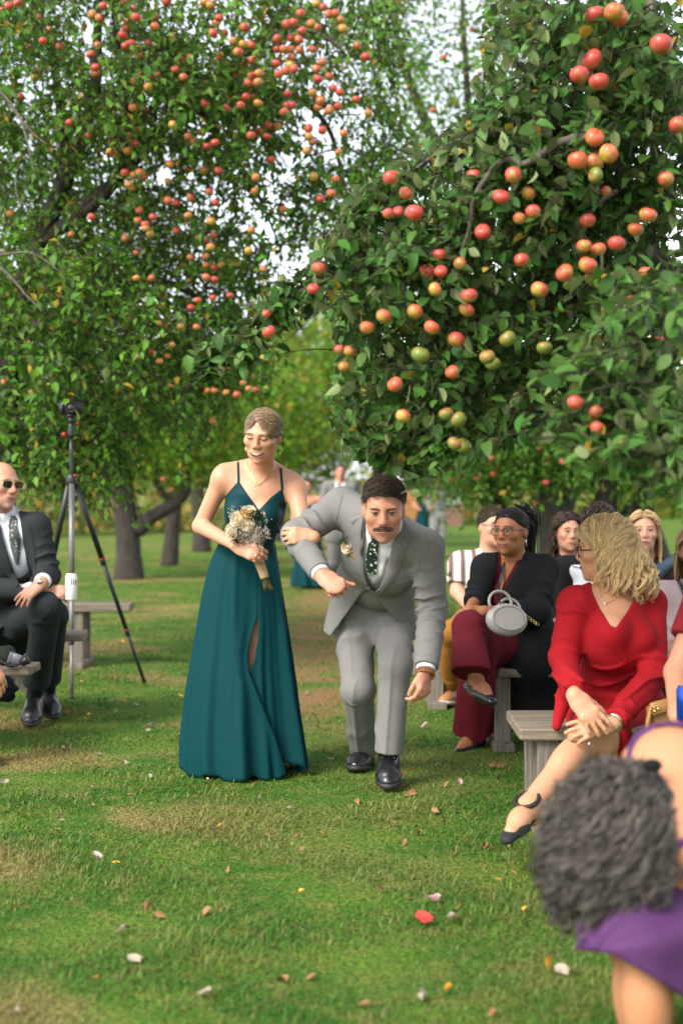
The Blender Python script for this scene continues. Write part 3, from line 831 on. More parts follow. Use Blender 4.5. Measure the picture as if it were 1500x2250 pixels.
# ------------------------------------------------------------------ ground and grass
def grass_color_nodes(N, L, rand=None):
    """shared turf colour: green patches, dry straw patches, worn earth along the aisle"""
    geo = N.new('ShaderNodeNewGeometry')
    def noise(sc, det=3, off=0):
        mp = N.new('ShaderNodeMapping'); mp.inputs['Location'].default_value = (off, off * .7, 0); L.new(geo.outputs['Position'], mp.inputs['Vector'])
        n = N.new('ShaderNodeTexNoise'); n.inputs['Scale'].default_value = sc; n.inputs['Detail'].default_value = det; L.new(mp.outputs[0], n.inputs['Vector']); return n.outputs['Fac']
    def ramp(x, a, b):
        r = N.new('ShaderNodeMapRange'); r.interpolation_type = 'SMOOTHSTEP'; r.inputs['From Min'].default_value = a; r.inputs['From Max'].default_value = b; L.new(x, r.inputs['Value']); return r.outputs[0]
    def mix(f, a, b):
        m = N.new('ShaderNodeMix'); m.data_type = 'RGBA'; L.new(f, m.inputs['Factor'])
        for k, v in (('A', a), ('B', b)):
            if isinstance(v, tuple): m.inputs[k].default_value = rgb(v)
            else: L.new(v, m.inputs[k])
        return m.outputs['Result']
    c = mix(ramp(noise(2.3), .35, .68), (.046, .145, .014), (.115, .200, .026))
    c = mix(ramp(noise(9, 4, 3), .46, .70), c, (.155, .195, .036))
    dry = ramp(noise(.85, 4, 11), .50, .62)
    sp = N.new('ShaderNodeSeparateXYZ'); L.new(geo.outputs['Position'], sp.inputs[0])
    lx = N.new('ShaderNodeMapRange'); lx.inputs['From Min'].default_value = -.2; lx.inputs['From Max'].default_value = -.9; lx.inputs['To Min'].default_value = .26; lx.inputs['To Max'].default_value = 1.0; L.new(sp.outputs[0], lx.inputs['Value'])
    md = N.new('ShaderNodeMath'); md.operation = 'MULTIPLY'; L.new(dry, md.inputs[0]); L.new(lx.outputs[0], md.inputs[1])
    c = mix(md.outputs[0], c, (.265, .205, .072))
    return c, noise, ramp, mix, sp
def mat_ground():
    m, nt, b = newmat('turf'); N, L = nt.nodes, nt.links
    c, noise, ramp, mix, sp = grass_color_nodes(N, L)
    c = mix(ramp(noise(60, 4, 5), .42, .66), c, (.050, .075, .012))
    # worn earth along the middle of the aisle, behind the couple
    ax = N.new('ShaderNodeMath'); ax.operation = 'ABSOLUTE'; o = N.new('ShaderNodeMath'); o.operation = 'ADD'; o.inputs[1].default_value = .22; L.new(sp.outputs[0], o.inputs[0]); L.new(o.outputs[0], ax.inputs[0])
    w = N.new('ShaderNodeMapRange'); w.inputs['From Min'].default_value = .75; w.inputs['From Max'].default_value = .1; L.new(ax.outputs[0], w.inputs['Value'])
    yy = N.new('ShaderNodeMapRange'); yy.inputs['From Min'].default_value = 7.4; yy.inputs['From Max'].default_value = 9.5; L.new(sp.outputs[1], yy.inputs['Value'])
    p1 = N.new('ShaderNodeMath'); p1.operation = 'MULTIPLY'; L.new(w.outputs[0], p1.inputs[0]); L.new(yy.outputs[0], p1.inputs[1])
    p2 = N.new('ShaderNodeMath'); p2.operation = 'MULTIPLY'; L.new(p1.outputs[0], p2.inputs[0]); L.new(ramp(noise(1.6, 4, 21), .32, .60), p2.inputs[1])
    c = mix(p2.outputs[0], c, (.23, .125, .060))
    L.new(c, b.inputs['Base Color']); b.inputs['Roughness'].default_value = .95; b.inputs['Specular IOR Level'].default_value = .1
    bp = N.new('ShaderNodeBump'); bp.inputs['Strength'].default_value = .7; bp.inputs['Distance'].default_value = .03; L.new(noise(45, 6, 2), bp.inputs['Height']); L.new(bp.outputs[0], b.inputs['Normal'])
    return m
def mat_blade():
    m, nt, b = newmat('grass_blade'); N, L = nt.nodes, nt.links
    c, noise, ramp, mix, sp = grass_color_nodes(N, L)
    g = N.new('ShaderNodeNewGeometry')
    r1 = N.new('ShaderNodeMapRange'); r1.inputs['To Min'].default_value = .65; r1.inputs['To Max'].default_value = 1.4; L.new(g.outputs['Random Per Island'], r1.inputs['Value'])
    mu = N.new('ShaderNodeMix'); mu.data_type = 'RGBA'; mu.blend_type = 'MULTIPLY'; mu.inputs['Factor'].default_value = 1; L.new(c, mu.inputs['A']); L.new(r1.outputs[0], mu.inputs['B'])
    w = N.new('ShaderNodeTexWhiteNoise'); w.noise_dimensions = '1D'; L.new(g.outputs['Random Per Island'], w.inputs['W'])
    st = N.new('ShaderNodeMath'); st.operation = 'GREATER_THAN'; st.inputs[1].default_value = .87; L.new(w.outputs['Value'], st.inputs[0])
    c2 = mix(st.outputs[0], mu.outputs['Result'], (.24, .20, .075))
    L.new(c2, b.inputs['Base Color']); b.inputs['Roughness'].default_value = .55; b.inputs['Specular IOR Level'].default_value = .3
    t = N.new('ShaderNodeBsdfTranslucent'); L.new(c2, t.inputs[0]); mx = N.new('ShaderNodeMixShader'); mx.inputs[0].default_value = .3
    L.new(b.outputs[0], mx.inputs[1]); L.new(t.outputs[0], mx.inputs[2]); L.new(mx.outputs[0], N['Material Output'].inputs['Surface'])
    return m
ground = add_obj('ground', mesh_np('ground', np.array([[-150, -20, 0], [150, -20, 0], [150, 300, 0], [-150, 300, 0]], float), np.array([[0, 1, 2, 3]]), mat_ground())); tag(ground, kind='structure')
def grass():
    n = 340000
    Y = (2.3 ** -.35 + rng.random(n) * (34.0 ** -.35 - 2.3 ** -.35)) ** (-1 / .35)
    X = rng.uniform(-1, 1, n) * (.27 * Y + .5)
    # thinner where feet have worn the aisle
    k = rng.random(n) < 1 - .75 * np.clip((Y - 7.2) / 2, 0, 1) * np.exp(-((X + .22) / .55) ** 2) * (Y < 20)
    X, Y = X[k], Y[k]; n = len(X)
    clump = .45 + 1.15 * (np.sin(X * 5.1 + 1.3 * np.sin(Y * 3.7)) * np.sin(Y * 4.3 + X * 1.7) * .5 + .5)
    L_ = rng.uniform(.013, .034, n) * clump * (1 + .02 * Y); W = .0019 * (Y / 4.5) ** .75 * rng.uniform(.7, 1.4, n)
    a = rng.uniform(0, 2 * pi, n); lean = rng.uniform(.45, 1.40, n)
    d = np.stack([np.cos(a) * np.sin(lean), np.sin(a) * np.sin(lean), np.cos(lean)], 1)
    s = np.stack([-np.sin(a), np.cos(a), 0 * a], 1)
    p = np.stack([X, Y, np.full(n, -.003)], 1)
    mid = p + d * (L_ * .55)[:, None]; tip = mid + nrm(d + np.stack([np.cos(a), np.sin(a), -.7 + 0 * a], 1) * .55) * (L_ * .5)[:, None]
    V = np.stack([p - s * W[:, None], p + s * W[:, None], mid - s * (W * .8)[:, None], mid + s * (W * .8)[:, None], tip], 1).reshape(-1, 3)
    i = np.arange(n)[:, None] * 5
    q = i + np.array([[0, 1, 3, 2]]); t = i + np.array([[2, 3, 4]])
    o = add_obj('grass', mesh_np('grass', V, [q, t], mat_blade(), smooth=False)); tag(o, 'short mown green and straw coloured lawn grass', 'grass', kind='stuff')
grass()
# ------------------------------------------------------------------ apple trees
def mat_leaf(name, top, under, var=.35, yellow=.03, rough=.38, trans=.25):
    m, nt, b = newmat(name); N, L = nt.nodes, nt.links
    g = N.new('ShaderNodeNewGeometry'); oi = N.new('ShaderNodeObjectInfo')
    ad = N.new('ShaderNodeMath'); L.new(g.outputs['Random Per Island'], ad.inputs[0]); L.new(oi.outputs['Random'], ad.inputs[1])
    fr = N.new('ShaderNodeMath'); fr.operation = 'FRACT'; L.new(ad.outputs[0], fr.inputs[0])
    w = N.new('ShaderNodeTexWhiteNoise'); w.noise_dimensions = '1D'; L.new(fr.outputs[0], w.inputs['W'])
    mx = N.new('ShaderNodeMix'); mx.data_type = 'RGBA'; mx.inputs['A'].default_value = rgb(top); mx.inputs['B'].default_value = rgb(under); L.new(g.outputs['Backfacing'], mx.inputs['Factor'])
    mr = N.new('ShaderNodeMapRange'); mr.inputs['To Min'].default_value = 1 - var; mr.inputs['To Max'].default_value = 1 + var; L.new(fr.outputs[0], mr.inputs['Value'])
    mu = N.new('ShaderNodeMix'); mu.data_type = 'RGBA'; mu.blend_type = 'MULTIPLY'; mu.inputs['Factor'].default_value = 1; L.new(mx.outputs['Result'], mu.inputs['A']); L.new(mr.outputs[0], mu.inputs['B'])
    hv = N.new('ShaderNodeHueSaturation'); L.new(mu.outputs['Result'], hv.inputs['Color']); h2 = N.new('ShaderNodeMapRange'); h2.inputs['To Min'].default_value = .485; h2.inputs['To Max'].default_value = .52; L.new(w.outputs['Value'], h2.inputs['Value']); L.new(h2.outputs[0], hv.inputs['Hue'])
    gt = N.new('ShaderNodeMath'); gt.operation = 'GREATER_THAN'; gt.inputs[1].default_value = 1 - yellow; L.new(w.outputs['Value'], gt.inputs[0])
    my = N.new('ShaderNodeMix'); my.data_type = 'RGBA'; L.new(gt.outputs[0], my.inputs['Factor']); L.new(hv.outputs[0], my.inputs['A']); my.inputs['B'].default_value = (.36, .24, .03, 1)
    L.new(my.outputs['Result'], b.inputs['Base Color']); b.inputs['Roughness'].default_value = rough; b.inputs['Specular IOR Level'].default_value = .24
    t = N.new('ShaderNodeBsdfTranslucent'); L.new(my.outputs['Result'], t.inputs[0]); ms = N.new('ShaderNodeMixShader'); ms.inputs[0].default_value = trans
    L.new(b.outputs[0], ms.inputs[1]); L.new(t.outputs[0], ms.inputs[2]); L.new(ms.outputs[0], N['Material Output'].inputs['Surface'])
    return m
def mat_bark(name, c1=(.062, .048, .038), c2=(.018, .014, .011), sc=22):
    m, nt, b = newmat(name); N, L = nt.nodes, nt.links
    tc = N.new('ShaderNodeTexCoord'); mp = N.new('ShaderNodeMapping'); mp.inputs['Scale'].default_value = (1, 1, .22); L.new(tc.outputs['Object'], mp.inputs[0])
    n = N.new('ShaderNodeTexNoise'); n.inputs['Scale'].default_value = sc; n.inputs['Detail'].default_value = 7; n.inputs['Roughness'].default_value = .65; L.new(mp.outputs[0], n.inputs['Vector'])
    cr = N.new('ShaderNodeValToRGB'); cr.color_ramp.elements[0].position = .35; cr.color_ramp.elements[0].color = rgb(c2); cr.color_ramp.elements[1].position = .65; cr.color_ramp.elements[1].color = rgb(c1); L.new(n.outputs['Fac'], cr.inputs[0]); L.new(cr.outputs[0], b.inputs['Base Color'])
    b.inputs['Roughness'].default_value = .9; bp = N.new('ShaderNodeBump'); bp.inputs['Strength'].default_value = 1.0; bp.inputs['Distance'].default_value = .05; L.new(n.outputs['Fac'], bp.inputs['Height']); L.new(bp.outputs[0], b.inputs['Normal'])
    return m
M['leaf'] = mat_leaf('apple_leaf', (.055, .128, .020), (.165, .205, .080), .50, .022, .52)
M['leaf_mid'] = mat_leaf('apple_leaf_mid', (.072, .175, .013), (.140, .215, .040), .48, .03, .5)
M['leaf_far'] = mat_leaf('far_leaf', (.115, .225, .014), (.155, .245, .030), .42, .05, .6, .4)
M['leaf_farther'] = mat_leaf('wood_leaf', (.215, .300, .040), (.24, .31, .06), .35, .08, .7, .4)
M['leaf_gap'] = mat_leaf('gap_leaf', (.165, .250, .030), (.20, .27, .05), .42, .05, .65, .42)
M['meadow'] = mat_leaf('meadow_leaf', (.200, .215, .065), (.24, .24, .09), .4, .16, .8, .3)
M['bark'] = mat_bark('bark'); M['bark_pale'] = mat_bark('bark_pale', (.24, .20, .165), (.11, .088, .07), 40)
def leaf_template(rows=4, wid=.30, fold=.30, curl=.22, wave=0.0):
    y = np.linspace(0, 1, rows + 1); w = wid * np.sin(np.clip(y, 0, 1) ** .80 * pi) ** .85 + .012; w[-1] = .004
    V = []
    for i, yy in enumerate(y):
        z0 = -curl * yy ** 2
        for sx in (-1, 0, 1): V.append([sx * w[i], yy, z0 + abs(sx) * w[i] * fold + (wave * sin(yy * 9 + sx) if sx else 0)])
    return np.array(V), grid_faces(rows + 1, 3)
LEAF_HI = [leaf_template(4, .30, .35, .25, .02), leaf_template(4, .26, .55, .45, .03), leaf_template(4, .32, .15, .10, .025), leaf_template(4, .28, .30, -.20, .02)]
_lo = (np.array([[0, 0, 0], [-.28, .45, .10], [0, .5, -.03], [.28, .45, .10], [0, 1, -.18]], float), np.array([[0, 2, 1], [0, 3, 2], [1, 2, 4], [2, 3, 4]]))
def orient(d, up):
    y = nrm(d); x = nrm(np.cross(y, up)); z = np.cross(x, y); return np.stack([x, y, z], -1)          # columns
def leaf_batch(pos, d, up, size, tpl):
    Rm = orient(d, up); V = np.einsum('nij,kj->nki', Rm, tpl[0]) * size[:, None, None] + pos[:, None]
    n, k = len(pos), len(tpl[0]); F = (tpl[1][None] + (np.arange(n) * k)[:, None, None]).reshape(-1, tpl[1].shape[1])
    return V.reshape(-1, 3), F
def twigs(p0, d0, L_, nl, leaf, droop=.5, spread=1.0):
    """N shoots; returns polylines (N,5,3) and leaf arrays"""
    n = len(p0); t = np.linspace(0, 1, 5); d0 = nrm(d0); bend = rng.normal(0, .18, (n, 3)) + np.array([0, 0, -droop])
    pl = p0[:, None] + d0[:, None] * (t[None, :, None] * L_[:, None, None]) + bend[:, None] * (t[None, :, None] ** 2 * L_[:, None, None] * .5)
    tt = np.linspace(.08, 1, nl)[None] + rng.uniform(-.05, .05, (n, nl)); tt = np.clip(tt, .02, 1)
    pos = p0[:, None] + d0[:, None] * (tt * L_[:, None])[..., None] + bend[:, None] * (tt ** 2 * L_[:, None] * .5)[..., None]
    T = nrm(d0[:, None] + bend[:, None] * tt[..., None]); ref = nrm(np.cross(T, np.array([.1, .2, 1.0]))); b2 = np.cross(T, ref)
    ph = np.arange(nl)[None] * 2.4 + rng.uniform(0, 6.28, (n, 1)) + rng.normal(0, .3, (n, nl))
    ld = nrm(T * .55 + (ref * np.cos(ph)[..., None] + b2 * np.sin(ph)[..., None]) * spread + rng.normal(0, .22, (n, nl, 3)) + np.array([0, 0, -.22]))
    up = nrm(np.array([0, -.25, 1.0]) + rng.normal(0, .45, (n, nl, 3)))
    sz = leaf * rng.uniform(.65, 1.25, (n, nl))
    return pl, pos.reshape(-1, 3), ld.reshape(-1, 3), up.reshape(-1, 3), sz.reshape(-1)
def in_poly(x, y, poly):
    c = np.zeros(len(x), bool); poly = np.asarray(poly, float); q = np.roll(poly, -1, 0)
    for (x0, y0), (x1, y1) in zip(poly, q):
        if y0 == y1: continue
        c ^= ((y0 > y) != (y1 > y)) & (x < (x1 - x0) * (y - y0) / (y1 - y0) + x0)
    return c
def fill_poly(poly, n, y0, y1, dens=None):
    poly = np.asarray(poly, float); lo, hi = poly.min(0), poly.max(0); out = []
    while sum(len(o) for o in out) < n:
        q = lo + rng.random((n * 3, 2)) * (hi - lo); k = in_poly(q[:, 0], q[:, 1], poly)
        if dens is not None: k &= rng.random(len(q)) < dens(q[:, 0], q[:, 1])
        out.append(q[k])
    q = np.concatenate(out)[:n]; Y = rng.uniform(y0, y1, n)
    return np.stack([(q[:, 0] - 750) / FPX * Y, Y, EYE + (HORIZ - q[:, 1]) / FPX * Y], 1)
def apple_mesh(name, mats, r=1.0):
    t = np.linspace(-pi / 2, pi / 2, 11); prof = []
    for a in t:
        rr = np.cos(a) * (1 + .10 * np.sin(a)); z = np.sin(a) * .90; 
        z -= .20 * np.exp(-(rr / .28) ** 2) * (1 if a > 0 else -.7); prof.append((max(rr, .004), z))
    V, F = lathe(prof, (0, 0, 0), None, 16); a_ = np.arctan2(V[:, 1], V[:, 0]); V[:, :2] *= (1 + .02 * np.cos(5 * a_))[:, None] ** np.clip(-V[:, 2:3] * 2, 0, 1)
    S, SF = tube([(0, 0, .66), (.03, .01, .95), (.10, .03, 1.25)], [.045, .035, .05], 5, 5)
    V2, F2 = join([(V, F), (S, SF)]); nq = len(F); tot = sum(len(f) for f in F2)
    mi = np.zeros(tot, int); mi[nq:] = 1
    return mesh_np(name, V2 * r, F2, mats, True, None, mi)
def mat_apple(name, red, base, cover):
    m, nt, b = newmat(name); N, L = nt.nodes, nt.links
    tc = N.new('ShaderNodeTexCoord'); oi = N.new('ShaderNodeObjectInfo')
    ad = N.new('ShaderNodeVectorMath'); ad.operation = 'ADD'; L.new(tc.outputs['Object'], ad.inputs[0]); L.new(oi.outputs['Location'], ad.inputs[1])
    n = N.new('ShaderNodeTexNoise'); n.inputs['Scale'].default_value = 1.1; n.inputs['Detail'].default_value = 3; L.new(ad.outputs[0], n.inputs['Vector'])
    sp = N.new('ShaderNodeSeparateXYZ'); L.new(tc.outputs['Object'], sp.inputs[0])
    ma = N.new('ShaderNodeMath'); ma.operation = 'MULTIPLY_ADD'; ma.inputs[1].default_value = .22; L.new(sp.outputs[2], ma.inputs[0]); L.new(n.outputs['Fac'], ma.inputs[2])
    st = N.new('ShaderNodeTexNoise'); st.inputs['Scale'].default_value = 6; mp = N.new('ShaderNodeMapping'); mp.inputs['Scale'].default_value = (1, 1, .15); L.new(ad.outputs[0], mp.inputs[0]); L.new(mp.outputs[0], st.inputs['Vector'])
    m3 = N.new('ShaderNodeMath'); m3.operation = 'MULTIPLY_ADD'; m3.inputs[1].default_value = .28; L.new(st.outputs['Fac'], m3.inputs[0]); L.new(ma.outputs[0], m3.inputs[2])
    m4 = N.new('ShaderNodeMath'); m4.operation = 'MULTIPLY_ADD'; m4.inputs[1].default_value = .22; m4.inputs[2].default_value = -.25 + cover; L.new(oi.outputs['Random'], m4.inputs[0])
    m5 = N.new('ShaderNodeMath'); L.new(m3.outputs[0], m5.inputs[0]); L.new(m4.outputs[0], m5.inputs[1])
    mr = N.new('ShaderNodeMapRange'); mr.interpolation_type = 'SMOOTHSTEP'; mr.inputs['From Min'].default_value = .36; mr.inputs['From Max'].default_value = .68; L.new(m5.outputs[0], mr.inputs['Value'])
    mx = N.new('ShaderNodeMix'); mx.data_type = 'RGBA'; L.new(mr.outputs[0], mx.inputs['Factor']); mx.inputs['A'].default_value = rgb(base); mx.inputs['B'].default_value = rgb(red)
    sk = N.new('ShaderNodeTexVoronoi'); sk.inputs['Scale'].default_value = 9; L.new(ad.outputs[0], sk.inputs['Vector']); s2 = N.new('ShaderNodeMapRange'); s2.inputs['From Min'].default_value = .06; s2.inputs['From Max'].default_value = .12; L.new(sk.outputs['Distance'], s2.inputs['Value'])
    m6 = N.new('ShaderNodeMix'); m6.data_type = 'RGBA'; m6.inputs['A'].default_value = (.42, .26, .12, 1); L.new(s2.outputs[0], m6.inputs['Factor']); L.new(mx.outputs['Result'], m6.inputs['B'])
    L.new(m6.outputs['Result'], b.inputs['Base Color']); b.inputs['Roughness'].default_value = .36; b.inputs['Specular IOR Level'].default_value = .45; b.inputs['Subsurface Weight'].default_value = .05; b.inputs['Subsurface Scale'].default_value = .3
    return m
APPLE = [apple_mesh('apple_red', [mat_apple('apple_skin_red', (.44, .062, .045), (.38, .21, .055), .16), M['bark']]),
         apple_mesh('apple_blush', [mat_apple('apple_skin_blush', (.48, .10, .045), (.40, .27, .05), .04), M['bark']]),
         apple_mesh('apple_green', [mat_apple('apple_skin_green', (.30, .16, .04), (.14, .19, .03), -.12), M['bark']])]
def put_apples(tree, lst):
    b = np.array(tree.location)
    for p, dia, kind in lst:
        o = add_obj('apple', APPLE[kind], tree, p - b); r = dia / 2
        o.scale = (r, r, r * rng.uniform(.92, 1.02)); o.rotation_euler = (rng.normal(0, .30), rng.normal(0, .30), rng.uniform(0, 6.28))
        if rng.random() < .3: o.rotation_euler[0] += rng.uniform(.3, .9)
def make_crown(tree, groups, mat, hi, single=0, twig_mat=None, shape=None):
    """groups of twig arrays -> a shoots part, a mass of leaves, and the largest leaves as parts of their own"""
    PL = np.concatenate([g[0] for g in groups]); pos, d, up, sz = [np.concatenate([g[i] for g in groups]) for i in (1, 2, 3, 4)]
    if shape is not None:                                  # outline of the crown: shoots and leaves outside it are pruned
        c = pos + nrm(d) * sz[:, None] * .6; k = in_poly(750 + c[:, 0] / c[:, 1] * FPX, HORIZ - (c[:, 2] - EYE) / c[:, 1] * FPX, shape); pos, d, up, sz = pos[k], d[k], up[k], sz[k]
        c = PL[:, 4]; PL = PL[in_poly(750 + c[:, 0] / c[:, 1] * FPX, HORIZ - (c[:, 2] - EYE) / c[:, 1] * FPX, shape)]
    if twig_mat is not None:
        o = obj('twigs', *tubes(PL, np.linspace(.0034, .0016, 5)[None] * np.clip(PL[:, :1, 1] / 6, 1, 2.0), 3), twig_mat, tree); o['kind'] = 'stuff'
    ctr = pos + nrm(d) * sz[:, None] * .5; px = 750 + ctr[:, 0] / ctr[:, 1] * FPX; py = HORIZ - (ctr[:, 2] - EYE) / ctr[:, 1] * FPX
    app = sz / ctr[:, 1] * ((px > 5) & (px < 1495) & (py > 5) & (py < 2245))
    # nearest leaves are rarely covered: favour those in the front third
    big = np.argsort(-(app * (ctr[:, 1] < np.quantile(ctr[:, 1], .45))))[:single]
    rest = np.ones(len(pos), bool); rest[big] = False; tpls = LEAF_HI if hi else [_lo]
    which = rng.integers(0, len(tpls), len(pos)); parts = []
    for i, tp in enumerate(tpls):
        k = rest & (which == i)
        if k.any(): parts.append(leaf_batch(pos[k], d[k], up[k], sz[k], tp))
    o = obj('foliage', *join(parts), mat, tree); o['kind'] = 'stuff'
    b = np.array(tree.location); meshes = [mesh_np('leaf', tp[0], tp[1], mat) for tp in LEAF_HI]
    Rm = orient(d[big], up[big]) if single else []
    for j, i in enumerate(big):
        lo_ = add_obj('leaf', meshes[which[i] % len(meshes)], tree); Mx = Matrix(Rm[j].tolist()).to_4x4(); lo_.matrix_local = Matrix.Translation(Vector(pos[i] - b)) @ Mx @ Matrix.Scale(float(sz[i]), 4)

def near_tree():
    base = np.array([2.3, 6.6, 0.0])
    t = thing('apple_tree', 'near apple tree on the right with large leaves and ripe apples hanging low', 'tree', base)
    tk = [base, base + [-.03, .0, .8], base + [-.10, -.1, 1.6], base + [-.25, -.3, 2.3], base + [-.45, -.5, 2.9], base + [-.6, -.6, 3.7]]
    obj('trunk', *tube(tk, [.20, .165, .15, .13, .10, .05], 14, 30), M['bark'], t)
    limbs = [(([tk[3]], [(1560, 200, 5.9), (1440, 228, 5.7), (1300, 268, 5.6), (1140, 285, 5.5), (1060, 296, 5.45), (985, 318, 5.4)]), (.075, .03, .012)),
             (([tk[3]], [(1500, 240, 5.6), (1400, 300, 5.3), (1300, 300, 5.2), (1226, 314, 5.15), (1180, 345, 5.1), (1148, 360, 5.1), (1108, 350, 5.1), (1068, 388, 5.1), (1040, 440, 5.1), (1030, 505, 5.15), (1010, 560, 5.2)]), (.045, .014, .010, .006)),
             (([], [(1330, 296, 5.3), (1245, 345, 5.3), (1190, 385, 5.3), (1165, 402, 5.3), (1120, 470, 5.3)]), (.014, .010, .005)),
             (([tk[2]], [(1520, 420, 5.5), (1400, 415, 5.3), (1345, 424, 5.3), (1300, 462, 5.3), (1262, 520, 5.3)]), (.05, .012, .010, .004)),
             (([tk[4]], [(1470, -60, 5.4), (1425, 60, 5.2), (1420, 130, 5.2), (1400, 180, 5.2), (1372, 200, 5.2), (1310, 200, 5.2)]), (.03, .009, .006)),
             (([], [(1120, 660, 5.4), (1000, 600, 5.3), (955, 565, 5.2), (925, 552, 5.15), (892, 560, 5.1), (864, 592, 5.1)]), (.012, .010, .005)),
             (([], [(1010, 560, 5.3), (900, 570, 5.3), (800, 590, 5.3), (705, 620, 5.3), (645, 650, 5.3), (590, 702, 5.3), (530, 770, 5.3), (470, 795, 5.3), (420, 815, 5.3)]), (.010, .006, .004, .0018)),
             (([], [(985, 318, 5.4), (900, 380, 5.4), (856, 412, 5.4), (820, 450, 5.4), (765, 475, 5.4), (715, 520, 5.4)]), (.011, .009, .006, .003)),
             (([tk[1]], [(1560, 860, 4.6), (1490, 915, 4.4), (1440, 945, 4.35), (1400, 995, 4.3), (1335, 1030, 4.3), (1290, 1040, 4.3)]), (.03, .010, .007, .003)),
             (([], [(985, 640, 5.3), (990, 740, 5.25), (984, 830, 5.25), (1000, 960, 5.3), (940, 1050, 5.35), (880, 1085, 5.35)]), (.008, .006, .004, .002)),
             (([], [(1120, 660, 5.4), (1050, 800, 5.5), (960, 900, 5.5), (880, 960, 5.5), (830, 1010, 5.5)]), (.012, .008, .004, .002)),
             (([tk[2]], [(1420, 560, 5.6), (1260, 620, 5.5), (1120, 660, 5.4)]), (.06, .03, .014))]
    for li, ((pre, pts), r) in enumerate(limbs):
        pp = list(pre) + [P(q[0], q[1], q[2] - ((.30 if li < 4 else .22) if q[0] < 1400 and q[2] > 5 else 0)) for q in pts]; pp = [np.asarray(p) for p in pp]
        o = obj('branch', *tube(pp, r, 9, 8 * len(pp)), M['bark_pale'] if li < 11 else M['bark'], t)
    down = lambda n, dx=-.5: nrm(rng.normal(0, .55, (n, 3)) + np.array([dx, -.15, -.25]))
    groups = []
    def reg(poly, n, y0, y1, leaf=.057, L0=(.14, .34), nl=11, dx=-.5, dens=None):
        p = fill_poly(poly, n, y0, y1, dens); groups.append(twigs(p, down(n, dx), rng.uniform(*L0, n), nl, leaf))
    main = [(1070, 40), (1160, -20), (1520, -40), (1520, 700), (1400, 760), (1290, 800), (1230, 900), (1120, 960), (1010, 1000), (900, 1000), (800, 960), (745, 900), (760, 780), (745, 690), (735, 610), (760, 520), (790, 440), (860, 360), (960, 320), (1040, 270)]
    reg(main, 660, 5.0, 6.3)
    reg([(780, 560), (1000, 420), (1500, 380), (1520, 700), (1280, 840), (1180, 950), (1000, 985), (830, 950), (760, 760)], 420, 5.3, 6.8)                     # denser heart
    reg([(1150, -20), (1520, -20), (1520, 420), (1250, 420), (1120, 250)], 190, 4.8, 5.6, .060)
    reg([(1380, 640), (1520, 560), (1530, 1080), (1450, 1060), (1300, 1020), (1250, 940), (1330, 840), (1290, 800)], 130, 4.1, 4.7, .066, nl=9)             # close, out of focus
    for (pre, pts), r in limbs:
        q = np.array([P(x[0], x[1], x[2] - .22) for x in pts]); c = spline(q, 60); n = int(8 + 7 * len(pts)); i = rng.integers(5, 60, n); groups.append(twigs(c[i], down(n, -.2), rng.uniform(.08, .20, n), 7, .058))
    tip = spline([P(*x) for x in limbs[6][0][1]], 120)[30:]; n = 60; i = rng.integers(0, 90, n); groups.append(twigs(tip[i] - [0, .22, 0], nrm(rng.normal(0, .6, (n, 3)) + [-.5, 0, .25]), rng.uniform(.05, .12, n), 6, .055))
    for q, n in (((840, 1010), 10), ((870, 1080), 7), ((790, 985), 8), ((930, 1045), 9)): groups.append(twigs(P(q[0], q[1], 5.45) + rng.normal(0, .05, (n, 3)), down(n, -.4), rng.uniform(.10, .2, n), 7, .06))
    make_crown(t, groups, M['leaf'], True, 300, M['bark'], [(1060, -80), (1700, -80), (1700, 1150), (1500, 1120), (1440, 1090), (1380, 1050), (1300, 1045), (1240, 1020), (1205, 955), (1150, 975), (1080, 1005), (1010, 1030), (965, 1068), (918, 1092), (900, 1062), (870, 1036), (850, 1040), (800, 1010), (750, 990), (715, 900), (740, 800), (725, 700), (690, 680), (650, 730), (605, 800), (560, 810), (480, 830), (418, 842), (400, 812), (430, 765), (520, 720), (560, 650), (650, 590), (700, 540), (740, 500), (770, 430), (860, 350), (960, 290), (1040, 240), (1050, 120)])
